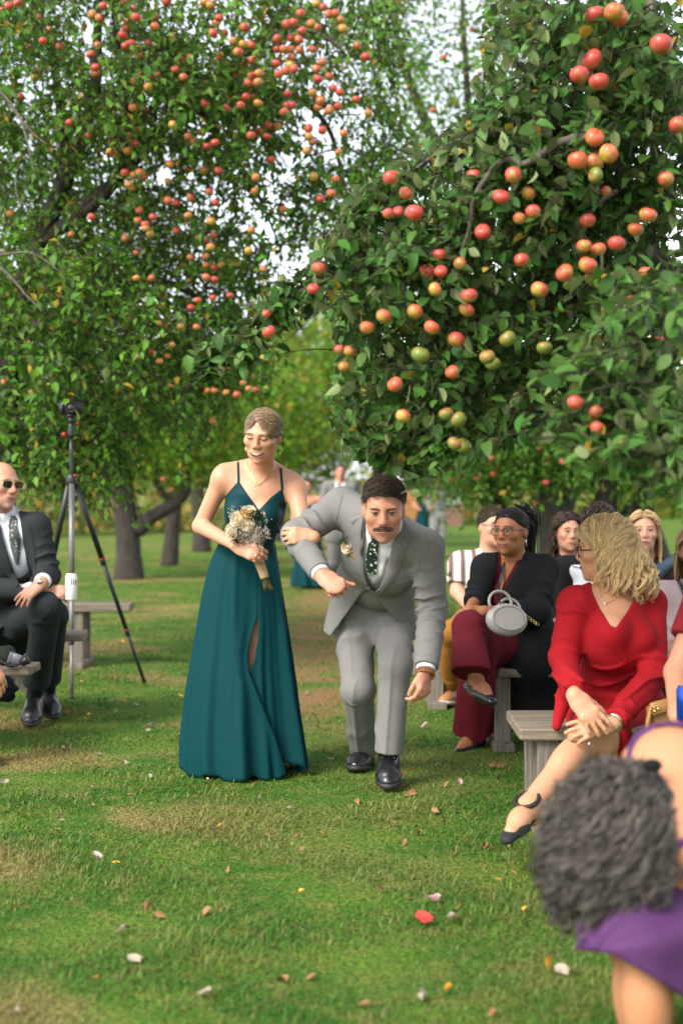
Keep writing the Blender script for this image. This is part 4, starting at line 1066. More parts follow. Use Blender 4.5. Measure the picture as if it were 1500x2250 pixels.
    A = [(1306, 33, 44, 0), (1348, 27, 46, 1), (1360, 40, 40, 1), (1300, 132, 50, 0), (1272, 165, 44, 0), (1315, 180, 46, 0), (1451, 98, 50, 0), (1305, 303, 44, 1), (1268, 353, 46, 1), (1303, 357, 44, 1), (1335, 338, 44, 1), (1308, 385, 36, 2), (1127, 385, 38, 0), (1100, 433, 38, 0), (1462, 394, 36, 0), (1488, 275, 40, 0), (1290, 485, 36, 0), (1422, 473, 40, 1), (1394, 504, 34, 1), (1282, 541, 34, 1), (1314, 548, 34, 1), (1353, 536, 40, 0), (1145, 572, 34, 0), (1240, 600, 42, 1), (1290, 583, 42, 1), (1304, 610, 42, 2), (1255, 625, 36, 2), (1184, 637, 40, 1), (1388, 664, 38, 0), (1420, 668, 34, 1), (1399, 695, 32, 0), (1385, 724, 32, 0), (1370, 751, 34, 0), (858, 391, 34, 0), (910, 468, 42, 0), (853, 470, 26, 0), (875, 466, 26, 0), (965, 560, 30, 0), (1030, 650, 38, 0), (1024, 681, 36, 1), (968, 597, 30, 0), (935, 597, 34, 0), (955, 636, 32, 1), (911, 685, 36, 1), (842, 695, 34, 1), (948, 720, 36, 1), (1002, 747, 38, 0), (806, 720, 34, 1), (745, 768, 24, 0), (766, 772, 26, 1), (755, 806, 26, 1), (868, 845, 36, 1), (923, 780, 42, 2), (993, 818, 32, 1), (1040, 385, 32, 0), (890, 425, 30, 1), (700, 590, 32, 0), (688, 635, 28, 0), (592, 730, 32, 0), (585, 690, 20, 0), (1262, 885, 36, 0), (1308, 905, 30, 0), (1310, 940, 30, 0), (1310, 815, 34, 1), (1330, 420, 24, 0), (1160, 425, 34, 1), (1170, 465, 34, 0), (1060, 510, 36, 0), (1010, 580, 30, 0), (1115, 745, 38, 2), (1070, 785, 36, 2), (1082, 800, 36, 2), (1195, 765, 36, 2), (980, 910, 34, 2), (1008, 922, 36, 2), (1016, 980, 38, 2), (998, 975, 34, 2), (1418, 600, 34, 1), (1446, 752, 30, 0), (885, 915, 34, 1), (1140, 480, 30, 1)]
    lst = []
    for x, y, dpx, k in A:
        Yd = 4.78 if y < 820 or x < 1200 else 4.10; Yd += rng.uniform(-.12, .10); lst.append((P(x, y, Yd), dpx / FPX * Yd, k))
    put_apples(t, lst)
def left_tree():
    base = np.array([-2.85, 11.6, 0.0])
    t = thing('apple_tree', 'large apple tree on the left crowded with small red apples', 'tree', base)
    tk = [base, base + [.05, 0, 1.0], P(10, 850, 11.6), P(30, 700, 11.6), P(85, 540, 11.5), P(150, 380, 11.4), P(205, 220, 11.2), P(215, 60, 11.2), P(220, -200, 11)]
    obj('trunk', *tube(tk, [.17, .14, .12, .11, .085, .065, .05, .035, .02], 12, 40), M['bark'], t)
    limbs = [([tk[4], P(240, 420, 11), P(280, 300, 10.6), P(275, 220, 10.4), P(262, 130, 10.3), P(252, 0, 10.2), P(250, -120, 10.2)], (.04, .035, .028, .02)),
             ([tk[4], P(250, 400, 11.2), P(380, 260, 11), P(412, 200, 11), P(470, 170, 10.9), P(535, 122, 10.8), P(620, 20, 10.7)], (.055, .04, .032, .015)),
             ([P(400, 210, 11), P(470, 205, 11), P(520, 190, 11), P(640, 210, 11), P(720, 280, 11), P(760, 420, 11)], (.04, .03, .012)),
             ([P(395, 190, 10.8), P(360, 240, 10.7), P(350, 290, 10.6), P(345, 350, 10.6), P(330, 440, 10.6)], (.022, .018, .012, .005)),
             ([tk[5], P(110, 90, 11), P(60, 60, 10.8), P(0, 10, 10.6)], (.04, .03, .012)),
             ([P(-20, 180, 9.35), P(30, 235, 9.35), P(55, 290, 9.35), P(75, 380, 9.35)], (.012, .010, .007, .004)), ([P(20, 230, 9.35), P(70, 290, 9.35), P(105, 318, 9.35)], (.008, .004)), ([P(35, 380, 9.35), P(38, 430, 9.35), P(60, 455, 9.35)], (.006, .004)),
             ([P(-30, 565, 9.35), P(40, 555, 9.35), P(80, 560, 9.35), P(130, 595, 9.35)], (.008, .006, .004)), ([P(-20, 570, 9.35), P(25, 610, 9.35), P(60, 650, 9.35), P(95, 685, 9.35)], (.010, .008, .004)),
             ([tk[3], P(120, 720, 11), P(240, 730, 10.7), P(330, 715, 10.5)], (.04, .02, .006)), ([tk[3], P(180, 620, 11.6), P(360, 620, 11.6), P(470, 680, 11.8), P(560, 780, 12)], (.06, .035, .02, .008)),
             ([tk[2], P(60, 960, 11.2), P(140, 1005, 11.1), P(210, 1010, 11.0)], (.03, .015, .006)), ([P(430, 230, 11.2), P(540, 380, 11.6), P(590, 480, 11.8), P(620, 560, 12)], (.03, .015, .006)),
             ([P(535, 122, 10.8), P(640, 60, 10.8), P(740, 100, 10.8), P(800, 190, 10.8)], (.025, .015, .006))]
    for pp, r in limbs: obj('branch', *tube(pp, r, 8, 7 * len(pp)), M['bark_pale'] if r[0] < .03 else M['bark'], t)
    down = lambda n, dx=.3: nrm(rng.normal(0, .6, (n, 3)) + np.array([dx, -.2, -.3]))
    groups = []
    def cl(x, y):                                              # loose, clumped density with openings towards the sky
        v = .55 + .5 * np.sin(x / 47 + 1.3 * np.sin(y / 61)) * np.sin(y / 53 + 1.1 * np.sin(x / 71)); return np.clip(v, .05, 1)
    def reg(poly, n, y0, y1, leaf=.075, L0=(.18, .42), nl=10, dens=None, dx=.3):
        p = fill_poly(poly, n, y0, y1, dens); groups.append(twigs(p, down(n, dx), rng.uniform(*L0, n), nl, leaf))
    reg([(-60, 200), (240, 240), (420, 300), (560, 420), (600, 560), (580, 800), (470, 850), (420, 980), (300, 900), (280, 1010), (60, 1060), (-60, 1040)], 1500, 10.2, 13.4, dens=cl)
    reg([(-60, 330), (300, 380), (420, 480), (560, 560), (540, 830), (420, 930), (260, 950), (-60, 950)], 950, 11.5, 14.0)
    reg([(-60, -60), (330, -60), (420, 60), (440, 260), (240, 300), (-60, 260)], 640, 9.6, 11.8, dens=cl)
    reg([(330, 60), (560, 90), (620, 240), (560, 420), (380, 330)], 430, 9.8, 12.4, dens=cl)
    reg([(600, -60), (860, -60), (870, 200), (840, 420), (760, 560), (640, 560), (600, 450), (660, 330), (630, 200)], 420, 10.4, 12.6, .072, dens=cl)
    reg([(430, -60), (620, -60), (600, 60), (440, 80)], 70, 10, 11.5, dens=cl)
    reg([(-60, 520), (180, 560), (330, 700), (300, 790), (120, 820), (-60, 780)], 150, 9.6, 10.5, .078)
    reg([(-60, 860), (160, 850), (290, 960), (280, 1030), (200, 1070), (80, 1040), (-60, 1060)], 150, 10.9, 11.6, .080)
    reg([(430, 760), (600, 760), (580, 860), (500, 880), (480, 960), (450, 960)], 36, 11.6, 12.6, .065, L0=(.1, .2), nl=7)
    for pp, r in limbs[6:10]: pass
    make_crown(t, groups, M['leaf_mid'], False, 300, M['bark'])
    z1 = [(20, 70), (60, 40), (120, 15), (250, 120), (325, 200), (285, 270), (210, 318), (400, 305), (610, 100), (660, 122), (680, 40), (645, 300), (600, 358), (630, 445), (630, 490), (885, 60), (815, 20), (895, 115), (845, 138), (832, 190), (808, 235), (1025, 115), (1020, 178), (975, 290), (865, 290), (832, 300), (920, 370), (1140, 255), (1095, 10), (1350, 15), (1385, 35), (1445, 118), (1425, 155), (1405, 218), (1475, 222), (1450, 372), (1250, 382), (1195, 403), (1155, 458), (1048, 405), (930, 505), (983, 520), (1040, 505), (880, 575), (870, 545), (980, 575), (1210, 510), (728, 700), (880, 710), (950, 730), (460, 808), (140, 640), (230, 515), (255, 470), (1350, 682), (1490, 715), (1215, 775), (1140, 825), (1330, 870), (1240, 900), (1278, 935), (1365, 965), (1418, 940), (725, 1003), (770, 1020), (845, 995), (890, 948), (860, 890), (905, 860), (580, 900), (740, 930), (1345, 1125), (1440, 1125), (1120, 1085), (825, 1140), (925, 1138), (880, 1155), (955, 1165), (1240, 1120), (1110, 1195), (850, 1215), (870, 1240), (1380, 1265), (1165, 1340), (1110, 1322), (1255, 1305), (1420, 1338), (920, 1388), (1010, 1430), (605, 1430), (910, 1455), (960, 1480), (1240, 1420), (1390, 1460), (70, 1410)]
    z2 = [(520, 108), (410, 180), (340, 275), (405, 290), (455, 300), (370, 345), (465, 395), (412, 428), (335, 490), (460, 500), (505, 485), (435, 550), (500, 545), (330, 640), (420, 640), (480, 645), (500, 680), (385, 695), (885, 25), (930, 45), (780, 90), (968, 95), (1010, 90), (1040, 130), (735, 148), (690, 160), (850, 158), (890, 182), (1058, 190), (790, 205), (725, 250), (770, 262), (628, 258), (630, 325), (670, 325), (715, 325), (775, 330), (860, 325), (720, 380), (925, 410), (885, 455), (620, 420), (710, 432), (640, 488), (685, 468), (738, 455), (895, 520), (968, 505), (993, 583), (1040, 610), (860, 615), (695, 620), (910, 665), (690, 700), (725, 695), (672, 738), (895, 712), (968, 730), (1028, 703), (1145, 655), (1225, 745), (1210, 375), (1150, 300), (455, 893), (500, 865), (560, 900), (625, 835), (565, 828), (835, 845), (835, 900), (925, 860), (1065, 880), (858, 935), (820, 995), (1030, 1002), (585, 1055), (485, 1170), (480, 1260), (865, 1165), (1010, 1182), (980, 1275), (910, 1310), (665, 1380)]
    z3 = [(828, 38), (800, 5), (970, 18), (690, 60), (392, 40), (750, 138), (460, 255), (212, 258), (750, 278), (832, 278), (95, 345), (780, 370), (1095, 55), (1170, 45), (1135, 78), (1158, 108), (1045, 165), (1130, 155), (1132, 208), (1178, 220), (1218, 207), (1132, 275), (1180, 285), (1380, 15), (1365, 128), (1445, 228), (1168, 385), (1262, 373), (1048, 440), (1085, 400), (702, 508), (424, 515), (62, 445), (870, 528), (905, 540), (990, 545), (1080, 547), (183, 572), (835, 685), (745, 712), (918, 708), (877, 735), (945, 645), (25, 850), (178, 905), (472, 778), (455, 845), (938, 875), (1255, 790), (1365, 785), (1335, 855), (1365, 885), (1405, 893), (1300, 920), (1243, 907), (1178, 897), (1140, 897), (1168, 1065), (1240, 600)]
    pts = [(x / 3, y / 3) for x, y in z1] + [(400 + x / 3, y / 3) for x, y in z2] + [(x / 2.5, 500 + y / 2.5) for x, y in z3]
    lst = []
    for x, y in pts[:298]:
        Yd = np.interp(y, [0, 300, 600, 950], [9.6, 9.8, 9.95, 10.2]) + rng.uniform(-.15, .55)
        k = 0 if rng.random() < np.interp(y, [0, 400, 800], [.8, .55, .4]) else 1
        lst.append((P(x, y, Yd), rng.uniform(.058, .070) * np.interp(y, [0, 500, 950], [1.05, .95, .82]), k))
    put_apples(t, lst)

def leaf_cloud(centers, n, spread, size, mat, par, name='foliage'):
    c = centers[rng.integers(0, len(centers), n)] + rng.normal(0, 1, (n, 3)) * spread
    c[:, 2] = np.maximum(c[:, 2], .3)
    d = nrm(rng.normal(0, .7, (n, 3)) + [0, 0, -.3]); up = nrm(rng.normal(0, .5, (n, 3)) + [0, -.2, 1]); o = obj(name, *leaf_batch(c, d, up, size * rng.uniform(.6, 1.3, n), _lo), mat, par); o['kind'] = 'stuff'; return o
def orchard_tree(label, base, trunk, limbs, crown, n, spread, size, mat, apples=0, group=None):
    t = thing('apple_tree', label, 'tree', base, group)
    obj('trunk', *tube([np.asarray(p, float) for p in trunk[0]], trunk[1], 12, 8 * len(trunk[0])), M['bark'], t)
    for pp, r in limbs: obj('branch', *tube([np.asarray(p, float) for p in pp], r, 8, 6 * len(pp)), M['bark'], t)
    leaf_cloud(np.asarray(crown), n, spread, size, mat, t)
    if apples:
        c = np.asarray(crown)[rng.integers(0, len(crown), apples)] + rng.normal(0, .3, (apples, 3)) + [0, -.4, -.1]; put_apples(t, [(p, .075, 0) for p in c if p[2] > .8])
def blob(px, py, Y, rx, rz, ry, n):
    u = nrm(rng.normal(size=(n, 3))) * rng.random((n, 1)) ** (1 / 3); return P(px, py, Y) + u * np.array([rx, ry, rz])
def orchard():
    g = None
    b = G(284, 1272); Y = b[1]
    orchard_tree('trunk forking low to the right, first orchard tree behind the tripod', b, ([b, P(283, 1220, Y), P(280, 1160, Y), P(270, 1080, Y), P(268, 1040, Y), P(255, 960, Y), P(250, 800, Y)], [.27, .21, .205, .185, .15, .10, .05]),
                 [([P(300, 1165, Y), P(330, 1138, Y), P(365, 1118, Y), P(395, 1098, Y), P(410, 1070, Y), P(415, 1000, Y)], [.16, .12, .11, .09, .05]), ([P(385, 1105, Y), P(355, 1080, Y), P(342, 1050, Y), P(345, 1010, Y)], [.07, .05, .03]), ([P(268, 1060, Y), P(235, 1045, Y), P(200, 1030, Y)], [.08, .04])],
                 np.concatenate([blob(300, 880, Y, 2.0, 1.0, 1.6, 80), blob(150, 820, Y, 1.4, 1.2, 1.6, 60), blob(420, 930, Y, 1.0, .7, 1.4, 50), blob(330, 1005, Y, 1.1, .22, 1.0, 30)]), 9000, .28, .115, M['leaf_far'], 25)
    b = G(372, 1243); Y = b[1]
    orchard_tree('straight trunk of the second orchard tree behind the tripod', b, ([b, P(378, 1180, Y), P(385, 1100, Y), P(385, 1040, Y), P(380, 960, Y)], [.19, .15, .14, .11, .06]), [([P(388, 1060, Y), P(415, 1030, Y), P(430, 990, Y)], [.10, .05]), ([P(385, 1050, Y), P(360, 1020, Y)], [.08, .04])],
                 np.concatenate([blob(420, 930, Y, 1.8, 1.0, 1.4, 80), blob(520, 850, Y, 1.2, 1.0, 1.4, 50), blob(380, 1000, Y, 1.4, .25, 1.0, 30)]), 7000, .30, .14, M['leaf_far'], 20)
    b = np.array([P(610, 0, 46.0)[0], 46.0, 0]); Y = 46.0
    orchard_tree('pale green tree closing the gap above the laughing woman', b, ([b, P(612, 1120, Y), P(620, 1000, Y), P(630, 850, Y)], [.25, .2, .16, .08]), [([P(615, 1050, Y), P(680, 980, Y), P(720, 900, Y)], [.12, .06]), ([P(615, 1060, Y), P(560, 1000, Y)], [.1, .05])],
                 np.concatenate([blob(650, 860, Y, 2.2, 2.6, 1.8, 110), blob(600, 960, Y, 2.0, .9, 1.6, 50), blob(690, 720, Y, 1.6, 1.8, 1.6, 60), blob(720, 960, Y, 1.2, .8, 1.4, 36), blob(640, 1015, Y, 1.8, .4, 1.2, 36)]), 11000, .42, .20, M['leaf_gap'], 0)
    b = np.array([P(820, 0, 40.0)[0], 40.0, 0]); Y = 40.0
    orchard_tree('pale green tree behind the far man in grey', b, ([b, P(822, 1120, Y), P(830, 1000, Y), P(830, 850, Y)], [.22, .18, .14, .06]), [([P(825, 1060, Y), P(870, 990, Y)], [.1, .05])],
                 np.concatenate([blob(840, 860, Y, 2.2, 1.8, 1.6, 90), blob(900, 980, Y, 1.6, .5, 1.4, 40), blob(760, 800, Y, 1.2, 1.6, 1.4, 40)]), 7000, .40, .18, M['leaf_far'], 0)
    b = G(444, 1212); Y = b[1]
    orchard_tree('third orchard trunk beside the elbow of the teal dress', b, ([b, P(440, 1150, Y), P(432, 1080, Y), P(425, 1020, Y)], [.25, .2, .18, .10]), [([P(432, 1080, Y), P(460, 1040, Y), P(470, 1000, Y)], [.12, .06])],
                 np.concatenate([blob(520, 930, Y, 2.2, 1.2, 1.5, 80), blob(450, 990, Y, 1.5, .3, 1.0, 30), blob(600, 880, Y, 1.2, .9, 1.2, 40)]), 7000, .34, .17, M['leaf_far'], 15)
    # right-hand row, behind the guests
    b = G(1325, 1345); Y = b[1]
    orchard_tree('dark trunk behind the woman with pinned up hair, right row', b, ([b, P(1328, 1200, Y), P(1330, 1100, Y), P(1332, 1040, Y), P(1320, 900, Y)], [.19, .15, .135, .12, .05]), [([P(1330, 1090, Y), P(1290, 1040, Y), P(1240, 1000, Y), P(1120, 960, Y), P(1060, 985, Y)], [.11, .08, .05, .02]), ([P(1345, 1200, Y + .2), P(1380, 1130, Y + .1), P(1430, 1060, Y), P(1470, 1000, Y)], [.10, .085, .05])],
                 np.concatenate([blob(1250, 980, Y, 1.6, .45, 1.2, 90), blob(1100, 1000, Y, 1.0, .30, 1.0, 60), blob(1400, 1000, Y, 1.0, .4, 1.2, 60), blob(1250, 850, Y, 2.0, .8, 1.4, 80), blob(1010, 1040, Y, .6, .2, .8, 24)]), 12000, .20, .085, M['leaf_mid'], 35)
    b = G(1212, 1290); Y = b[1]
    orchard_tree('twisted grey trunk behind the smiling dark haired woman, right row', b, ([b, P(1212, 1200, Y), P(1205, 1120, Y), P(1200, 1070, Y), P(1190, 980, Y)], [.26, .21, .185, .17, .07]), [([P(1210, 1180, Y), P(1245, 1110, Y), P(1270, 1050, Y)], [.14, .12, .06])],
                 np.concatenate([blob(1180, 990, Y, 1.8, .4, 1.3, 80), blob(1060, 1010, Y, 1.2, .35, 1.2, 50), blob(1150, 900, Y, 2.2, .9, 1.4, 60)]), 9000, .26, .11, M['leaf_mid'], 20)
    b = G(1460, 1262); Y = b[1]
    orchard_tree('slanting trunk furthest right behind the long blond hair', b, ([b, P(1440, 1180, Y), P(1420, 1110, Y), P(1440, 1030, Y)], [.20, .14, .12, .06]), [], np.concatenate([blob(1440, 990, Y, 2.2, .5, 1.4, 80), blob(1480, 880, Y, 2.0, 1.0, 1.4, 60)]), 7000, .28, .13, M['leaf_far'], 12)
    # tall tree between the crowns, seen against the sky
    b = np.array([1.9, 17.5, 0]); Y = 17.5
    def sparse(px, py, rx, rz, n): return blob(px, py, Y, rx, rz, 1.6, n)
    orchard_tree('tall apple tree in the gap between the two crowns, few dark red apples', b, ([b, P(1085, 1000, Y), P(1070, 700, Y), P(1040, 400, Y), P(1020, 100, Y), P(1010, -150, Y)], [.18, .14, .10, .06, .035, .02]), [([P(1040, 450, Y), P(950, 300, Y), P(880, 120, Y), P(850, -60, Y)], [.09, .06, .03]), ([P(1070, 600, Y), P(900, 480, Y), P(760, 430, Y), P(680, 420, Y)], [.09, .05, .02]), ([P(1035, 300, Y), P(1120, 120, Y), P(1150, -40, Y)], [.07, .03])],
                 np.concatenate([sparse(980, 120, 1.0, 1.0, 90), sparse(860, 60, .7, .9, 44), sparse(1120, 160, .8, .9, 70), sparse(900, 330, .9, .6, 50), sparse(760, 440, .6, .6, 30), sparse(820, 520, .8, .5, 40), sparse(1050, 480, 1.0, .8, 50)]), 8500, .22, .085, M['leaf_mid'], 26)
def backdrop():
    o = []
    # meadow fringe of tall weeds and goldenrod
    n = 16000; k_ = rng.random(n); X = -22 + 50 * k_ + rng.normal(0, .6, n); Y = 34 + 92 * k_ ** 1.15 + rng.uniform(0, 7, n); h = np.abs(rng.normal(1.6, .5, n)) * (1 + .6 * np.sin(X * .8) * np.sin(X * .33 + 1)); Z = rng.random(n) * h + .05
    d = nrm(np.stack([rng.normal(0, .5, n), rng.normal(0, .3, n), rng.uniform(.2, 1, n)], 1)); up = nrm(rng.normal(0, .6, (n, 3)) + [0, -1, .4])
    m = obj('meadow_weeds', *leaf_batch(np.stack([X, Y, Z], 1), d, up, rng.uniform(.25, .5, n), _lo), M['meadow']); tag(m, 'pale yellow green tall weeds and goldenrod along the far lawn edge', 'weeds', kind='stuff')
    m2 = []
    # far wood reading as one mass
    c = []
    for k in range(150):
        x = rng.uniform(-44, 52); y = rng.uniform(98, 118) + .35 * x; hh = 14 + 5 * sin(x * .16 + 1) + 3 * sin(x * .43); c.append(np.array([x, y, 0]) + nrm(rng.normal(size=(14, 3))) * [3.2, 2.5, 1.5] + np.stack([np.zeros(14), np.zeros(14), rng.uniform(.6, hh, 14)], 1))
    c = np.concatenate(c); n = 30000; cc = c[rng.integers(0, len(c), n)] + rng.normal(0, 1.0, (n, 3)); cc[:, 2] = np.maximum(cc[:, 2], .1)
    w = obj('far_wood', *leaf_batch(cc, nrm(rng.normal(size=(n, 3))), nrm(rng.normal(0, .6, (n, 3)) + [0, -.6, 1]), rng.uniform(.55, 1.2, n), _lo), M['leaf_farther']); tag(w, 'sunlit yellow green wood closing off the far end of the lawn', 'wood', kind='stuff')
    # barn with a metal roof
    Y = 74.0; x0, x1 = P(600, 0, Y)[0], P(1015, 0, Y)[0]; cx = (x0 + x1) / 2; t = thing('barn', 'low brown barn with pale metal roof far behind the orchard', 'building', (cx, Y + 3, 0))
    wm = mat_cloth('brown_boards', (.20, .115, .085), .9, .15, 2, stripes=(6, (.12, .07, .05), .9), bump=.2); rm = mat_plain('metal_roof', (.62, .64, .66), .45, .3, var=.08)
    obj('wall', *box((cx, Y + 3, 1.25), (x1 - x0, 6, 2.5)), wm, t, False)
    V = np.array([[x0 - .3, Y - .4, 2.45], [x1 + .3, Y - .4, 2.45], [x1 + .3, Y + 3, 4.3], [x0 - .3, Y + 3, 4.3], [x1 + .3, Y + 6.4, 2.45], [x0 - .3, Y + 6.4, 2.45]]); F = np.array([[0, 1, 2, 3], [3, 2, 4, 5]]); ro = obj('roof', V, F, rm, t, False); so = ro.modifiers.new('t', 'SOLIDIFY'); so.thickness = .08
    for px, w_, z0, z1, mt in ((792, 1.3, 1.3, 2.3, (.06, .075, .085)), (700, .9, 1.2, 2.1, (.06, .075, .085)), (900, 1.0, .1, 2.1, (.30, .13, .04)), (765, .5, .1, 2.2, (.34, .15, .03)), (985, 1.0, 1.2, 2.1, (.06, .075, .085))):
        x = P(px, 0, Y)[0]; wd = obj('window' if z0 > 1 else 'door', *box((x, Y - .02, (z0 + z1) / 2), (w_, .08, z1 - z0)), mat_plain('opening', mt, .3), t, False); obj('frame', *join([box((x + q * w_ / 2, Y - .05, (z0 + z1) / 2), (.08, .1, z1 - z0 + .1)) for q in (-1, 1)] + [box((x, Y - .05, z), (w_, .1, .08)) for z in (z0, z1)]), mat_plain('trim', (.6, .58, .55), .7), wd, False)
near_tree(); left_tree(); orchard(); backdrop()
# ------------------------------------------------------------------ benches, tripod, bags, ground litter
def mat_wood(name, c1=(.235, .190, .135), c2=(.105, .082, .058), sc=(1.2, 26, 26)):
    m, nt, b = newmat(name); N, L = nt.nodes, nt.links
    tc = N.new('ShaderNodeTexCoord'); oi = N.new('ShaderNodeObjectInfo'); ad = N.new('ShaderNodeVectorMath'); L.new(tc.outputs['Object'], ad.inputs[0]); L.new(oi.outputs['Random'], ad.inputs[1])
    mp = N.new('ShaderNodeMapping'); mp.inputs['Scale'].default_value = sc; L.new(ad.outputs[0], mp.inputs[0])
    n = N.new('ShaderNodeTexNoise'); n.inputs['Scale'].default_value = 3; n.inputs['Detail'].default_value = 7; n.inputs['Distortion'].default_value = .4; L.new(mp.outputs[0], n.inputs['Vector'])
    cr = N.new('ShaderNodeValToRGB'); e = cr.color_ramp.elements; e[0].position = .34; e[0].color = rgb(c2); e[1].position = .62; e[1].color = rgb(c1); L.new(n.outputs['Fac'], cr.inputs[0]); L.new(cr.outputs[0], b.inputs['Base Color'])
    b.inputs['Roughness'].default_value = .88; bp = N.new('ShaderNodeBump'); bp.inputs['Strength'].default_value = .5; bp.inputs['Distance'].default_value = .006; L.new(n.outputs['Fac'], bp.inputs['Height']); L.new(bp.outputs[0], b.inputs['Normal'])
    return m
M['wood'] = mat_wood('weathered_board'); M['wood_grey'] = mat_wood('weathered_post', (.19, .165, .13), (.085, .072, .056), (26, 26, 1.2))
def bench(label, x0, x1, y0, depth, z, legs, nb=3, th=.045):
    t = thing('bench', label, 'bench', ((x0 + x1) / 2, y0 + depth / 2, 0), 'rough wooden benches along the aisle')
    w = depth / nb
    for i in range(nb):
        V, F = box((0, 0, 0), (x1 - x0 + rng.uniform(-.03, .03), w - .012, th), None, .006); V[:, 2] += .0022 * np.sin(V[:, 0] * 9 + i); o = obj('plank', V + np.array([(x0 + x1) / 2, y0 + w * (i + .5), z - th / 2 - .003 * (i % 2)]), F, M['wood'], t, False)
    for lx in legs:
        for yy in (y0 + .06, y0 + depth - .06):
            obj('leg', *box((lx, yy, (z - th) / 2), (.085, .045, z - th), None, .004), M['wood_grey'], t, False)
        obj('foot', *box((lx, y0 + depth / 2, .022), (.11, depth + .12, .045), None, .004), M['wood_grey'], t, False)
        sg = 1 if x0 > 0 else -1; obj('brace', *box((lx + sg * .20, y0 + depth / 2, z * .50), (.44, .04, .075), rotm(0, 0, -40 * sg), .004), M['wood_grey'], t, False)
    return t
bench('bench under the woman in red, three boards and pale front edge', P(1138, 0, 5.55)[0], 2.15, 5.50, .50, .425, (P(1200, 0, 5.6)[0], 1.9))
bench('bench under the burgundy trousers, mostly hidden by a black cardigan', P(1088, 0, 7.6)[0], 2.6, 7.45, .46, .43, (P(1098, 0, 7.6)[0], 2.3))
bench('bench under the mustard trousers and the back row of guests', P(930, 0, 9.2)[0], 3.2, 8.95, .45, .43, (P(955, 0, 9.2)[0], 1.6, 3.0))
bench('front left bench carrying the camera bag at the left edge', -2.9, P(72, 0, 7.55)[0], 7.50, .30, .43, (-2.3,), 2)
bench('left bench the bald man sits on, end beside his knee', -3.4, P(186, 0, 8.75)[0], 8.60, .36, .50, (P(95, 0, 8.8)[0], -3.0), 2)
bench('empty left bench behind the tripod', -3.6, P(290, 0, 11.3)[0], 11.1, .40, .50, (P(180, 0, 11.3)[0], -3.0), 2, .06)
def stump():
    b = G(908, 1482); F = Field(.010); F.cone(b, b + [0, 0, .34], .115, .10, .02, cap=True, fold=lambda t, th: .010 * np.sin(9 * th) + .006 * np.sin(17 * th + 5 * t)); F.cone(b + [-.02, 0, .02], b + [-.06, -.03, -.02], .1, .12, .04); F.plane(b, (0, 0, -1)); F.build()
    o = obj('log_stump', *F.mesh(1), mat_bark('stump_bark', (.26, .20, .14), (.09, .07, .05), 30)); tag(o, 'upright rough barked log stump behind the ducking man', 'stump')
stump()
def tripod():
    blk = mat_plain('carbon_black', (.014, .014, .015), .4); gry = mat_plain('tube_grey', (.16, .15, .145), .4, .4); red = mat_plain('red_anodised', (.30, .020, .014), .4, .3)
    top = P(158, 1052, 9.8); col = P(157, 962, 9.8)
    ft = [G(158, 1536), G(318, 1500), np.array([P(60, 0, 10.2)[0], 10.2, 0])]
    t = thing('tripod', 'tall black tripod with red locks and a grey front leg', 'tripod', (top[0], 9.8, 0))
    obj('centre_column', *join([tube([top - [0, 0, .05], col], .014, 10, 4), tube([col, col + [0, 0, .10]], [.022, .024, .018], 12, 6), tube([top - [0, 0, .05], top + [0, 0, .035]], [.035, .042, .03], 12, 5)]), blk, t)
    obj('clamp_knob', *uvs(col + [-.045, -.02, .02], (.018, .016, .020)), red, t); obj('clamp_knob', *uvs(col + [.050, -.01, .10], (.014, .014, .014)), red, t); obj('clamp_knob', *uvs(top + [.03, -.03, .02], (.012, .012, .012)), red, t)
    hd = col + [0, 0, .10]; obj('ball_head', *join([uvs(hd + [0, 0, .02], (.024, .024, .026), None, 12, 8), box(hd + [0, 0, .052], (.055, .055, .014), None, .003)]), blk, t)
    for i, f in enumerate(ft):
        d = f - top; m_ = gry if i == 0 else blk; st = top + nrm(d) * .02 + np.array([d[0], d[1], 0]) / np.linalg.norm(d[:2] + 1e-9) * .03 - [0, 0, .02]
        p = lambda k: st + (f - st) * k
        lg = obj('leg', *join([tube([p(0), p(.50 if i == 0 else .38)], .020, 10, 3), tube([p(.48 if i == 0 else .36), p(.74)], .016, 10, 3), tube([p(.72), p(1)], .0125, 8, 3)]), m_, t)
        for k, r in ((.50 if i == 0 else .38, .026), (.74, .022)): obj('leg_lock', *join([tube([p(k) - nrm(d) * .02, p(k) + nrm(d) * .02], r * .85, 12, 4)]), blk, lg); obj('lock_ring', *tube([p(k) - nrm(d) * .028, p(k) - nrm(d) * .018], r * .95, 12, 3), red, lg)
        obj('rubber_foot', *uvs(p(1) + [0, 0, .012], (.015, .015, .014)), blk, lg)
    # camera
    c = hd + [0, 0, .105]; k = thing('camera', 'small black camera mounted on the tall tripod', 'camera', c - [0, 0, .045])
    obj('camera_body', *box(c, (.16, .07, .10), None, .012), blk, k); obj('viewfinder', *box(c + [.0, .0, .050], (.05, .045, .03), None, .008), blk, k); obj('grip', *box(c + [-.056, -.03, -.005], (.035, .04, .075), None, .010), blk, k)
    ln = obj('lens', *lathe([(.001, -.02), (.036, -.02), (.038, .03), (.036, .06), (.031, .062), (.027, .045), (.001, .042)], c + [.012, -.035, .0], rotm(0, 90, 0), 20), blk, k); obj('lens_glass', *lathe([(.001, .052), (.018, .050), (.027, .046)], c + [.012, -.035, .0], rotm(0, 90, 0), 16), mat_plain('lens_coating', (.02, .015, .03), .05, spec=.9), ln)
tripod()
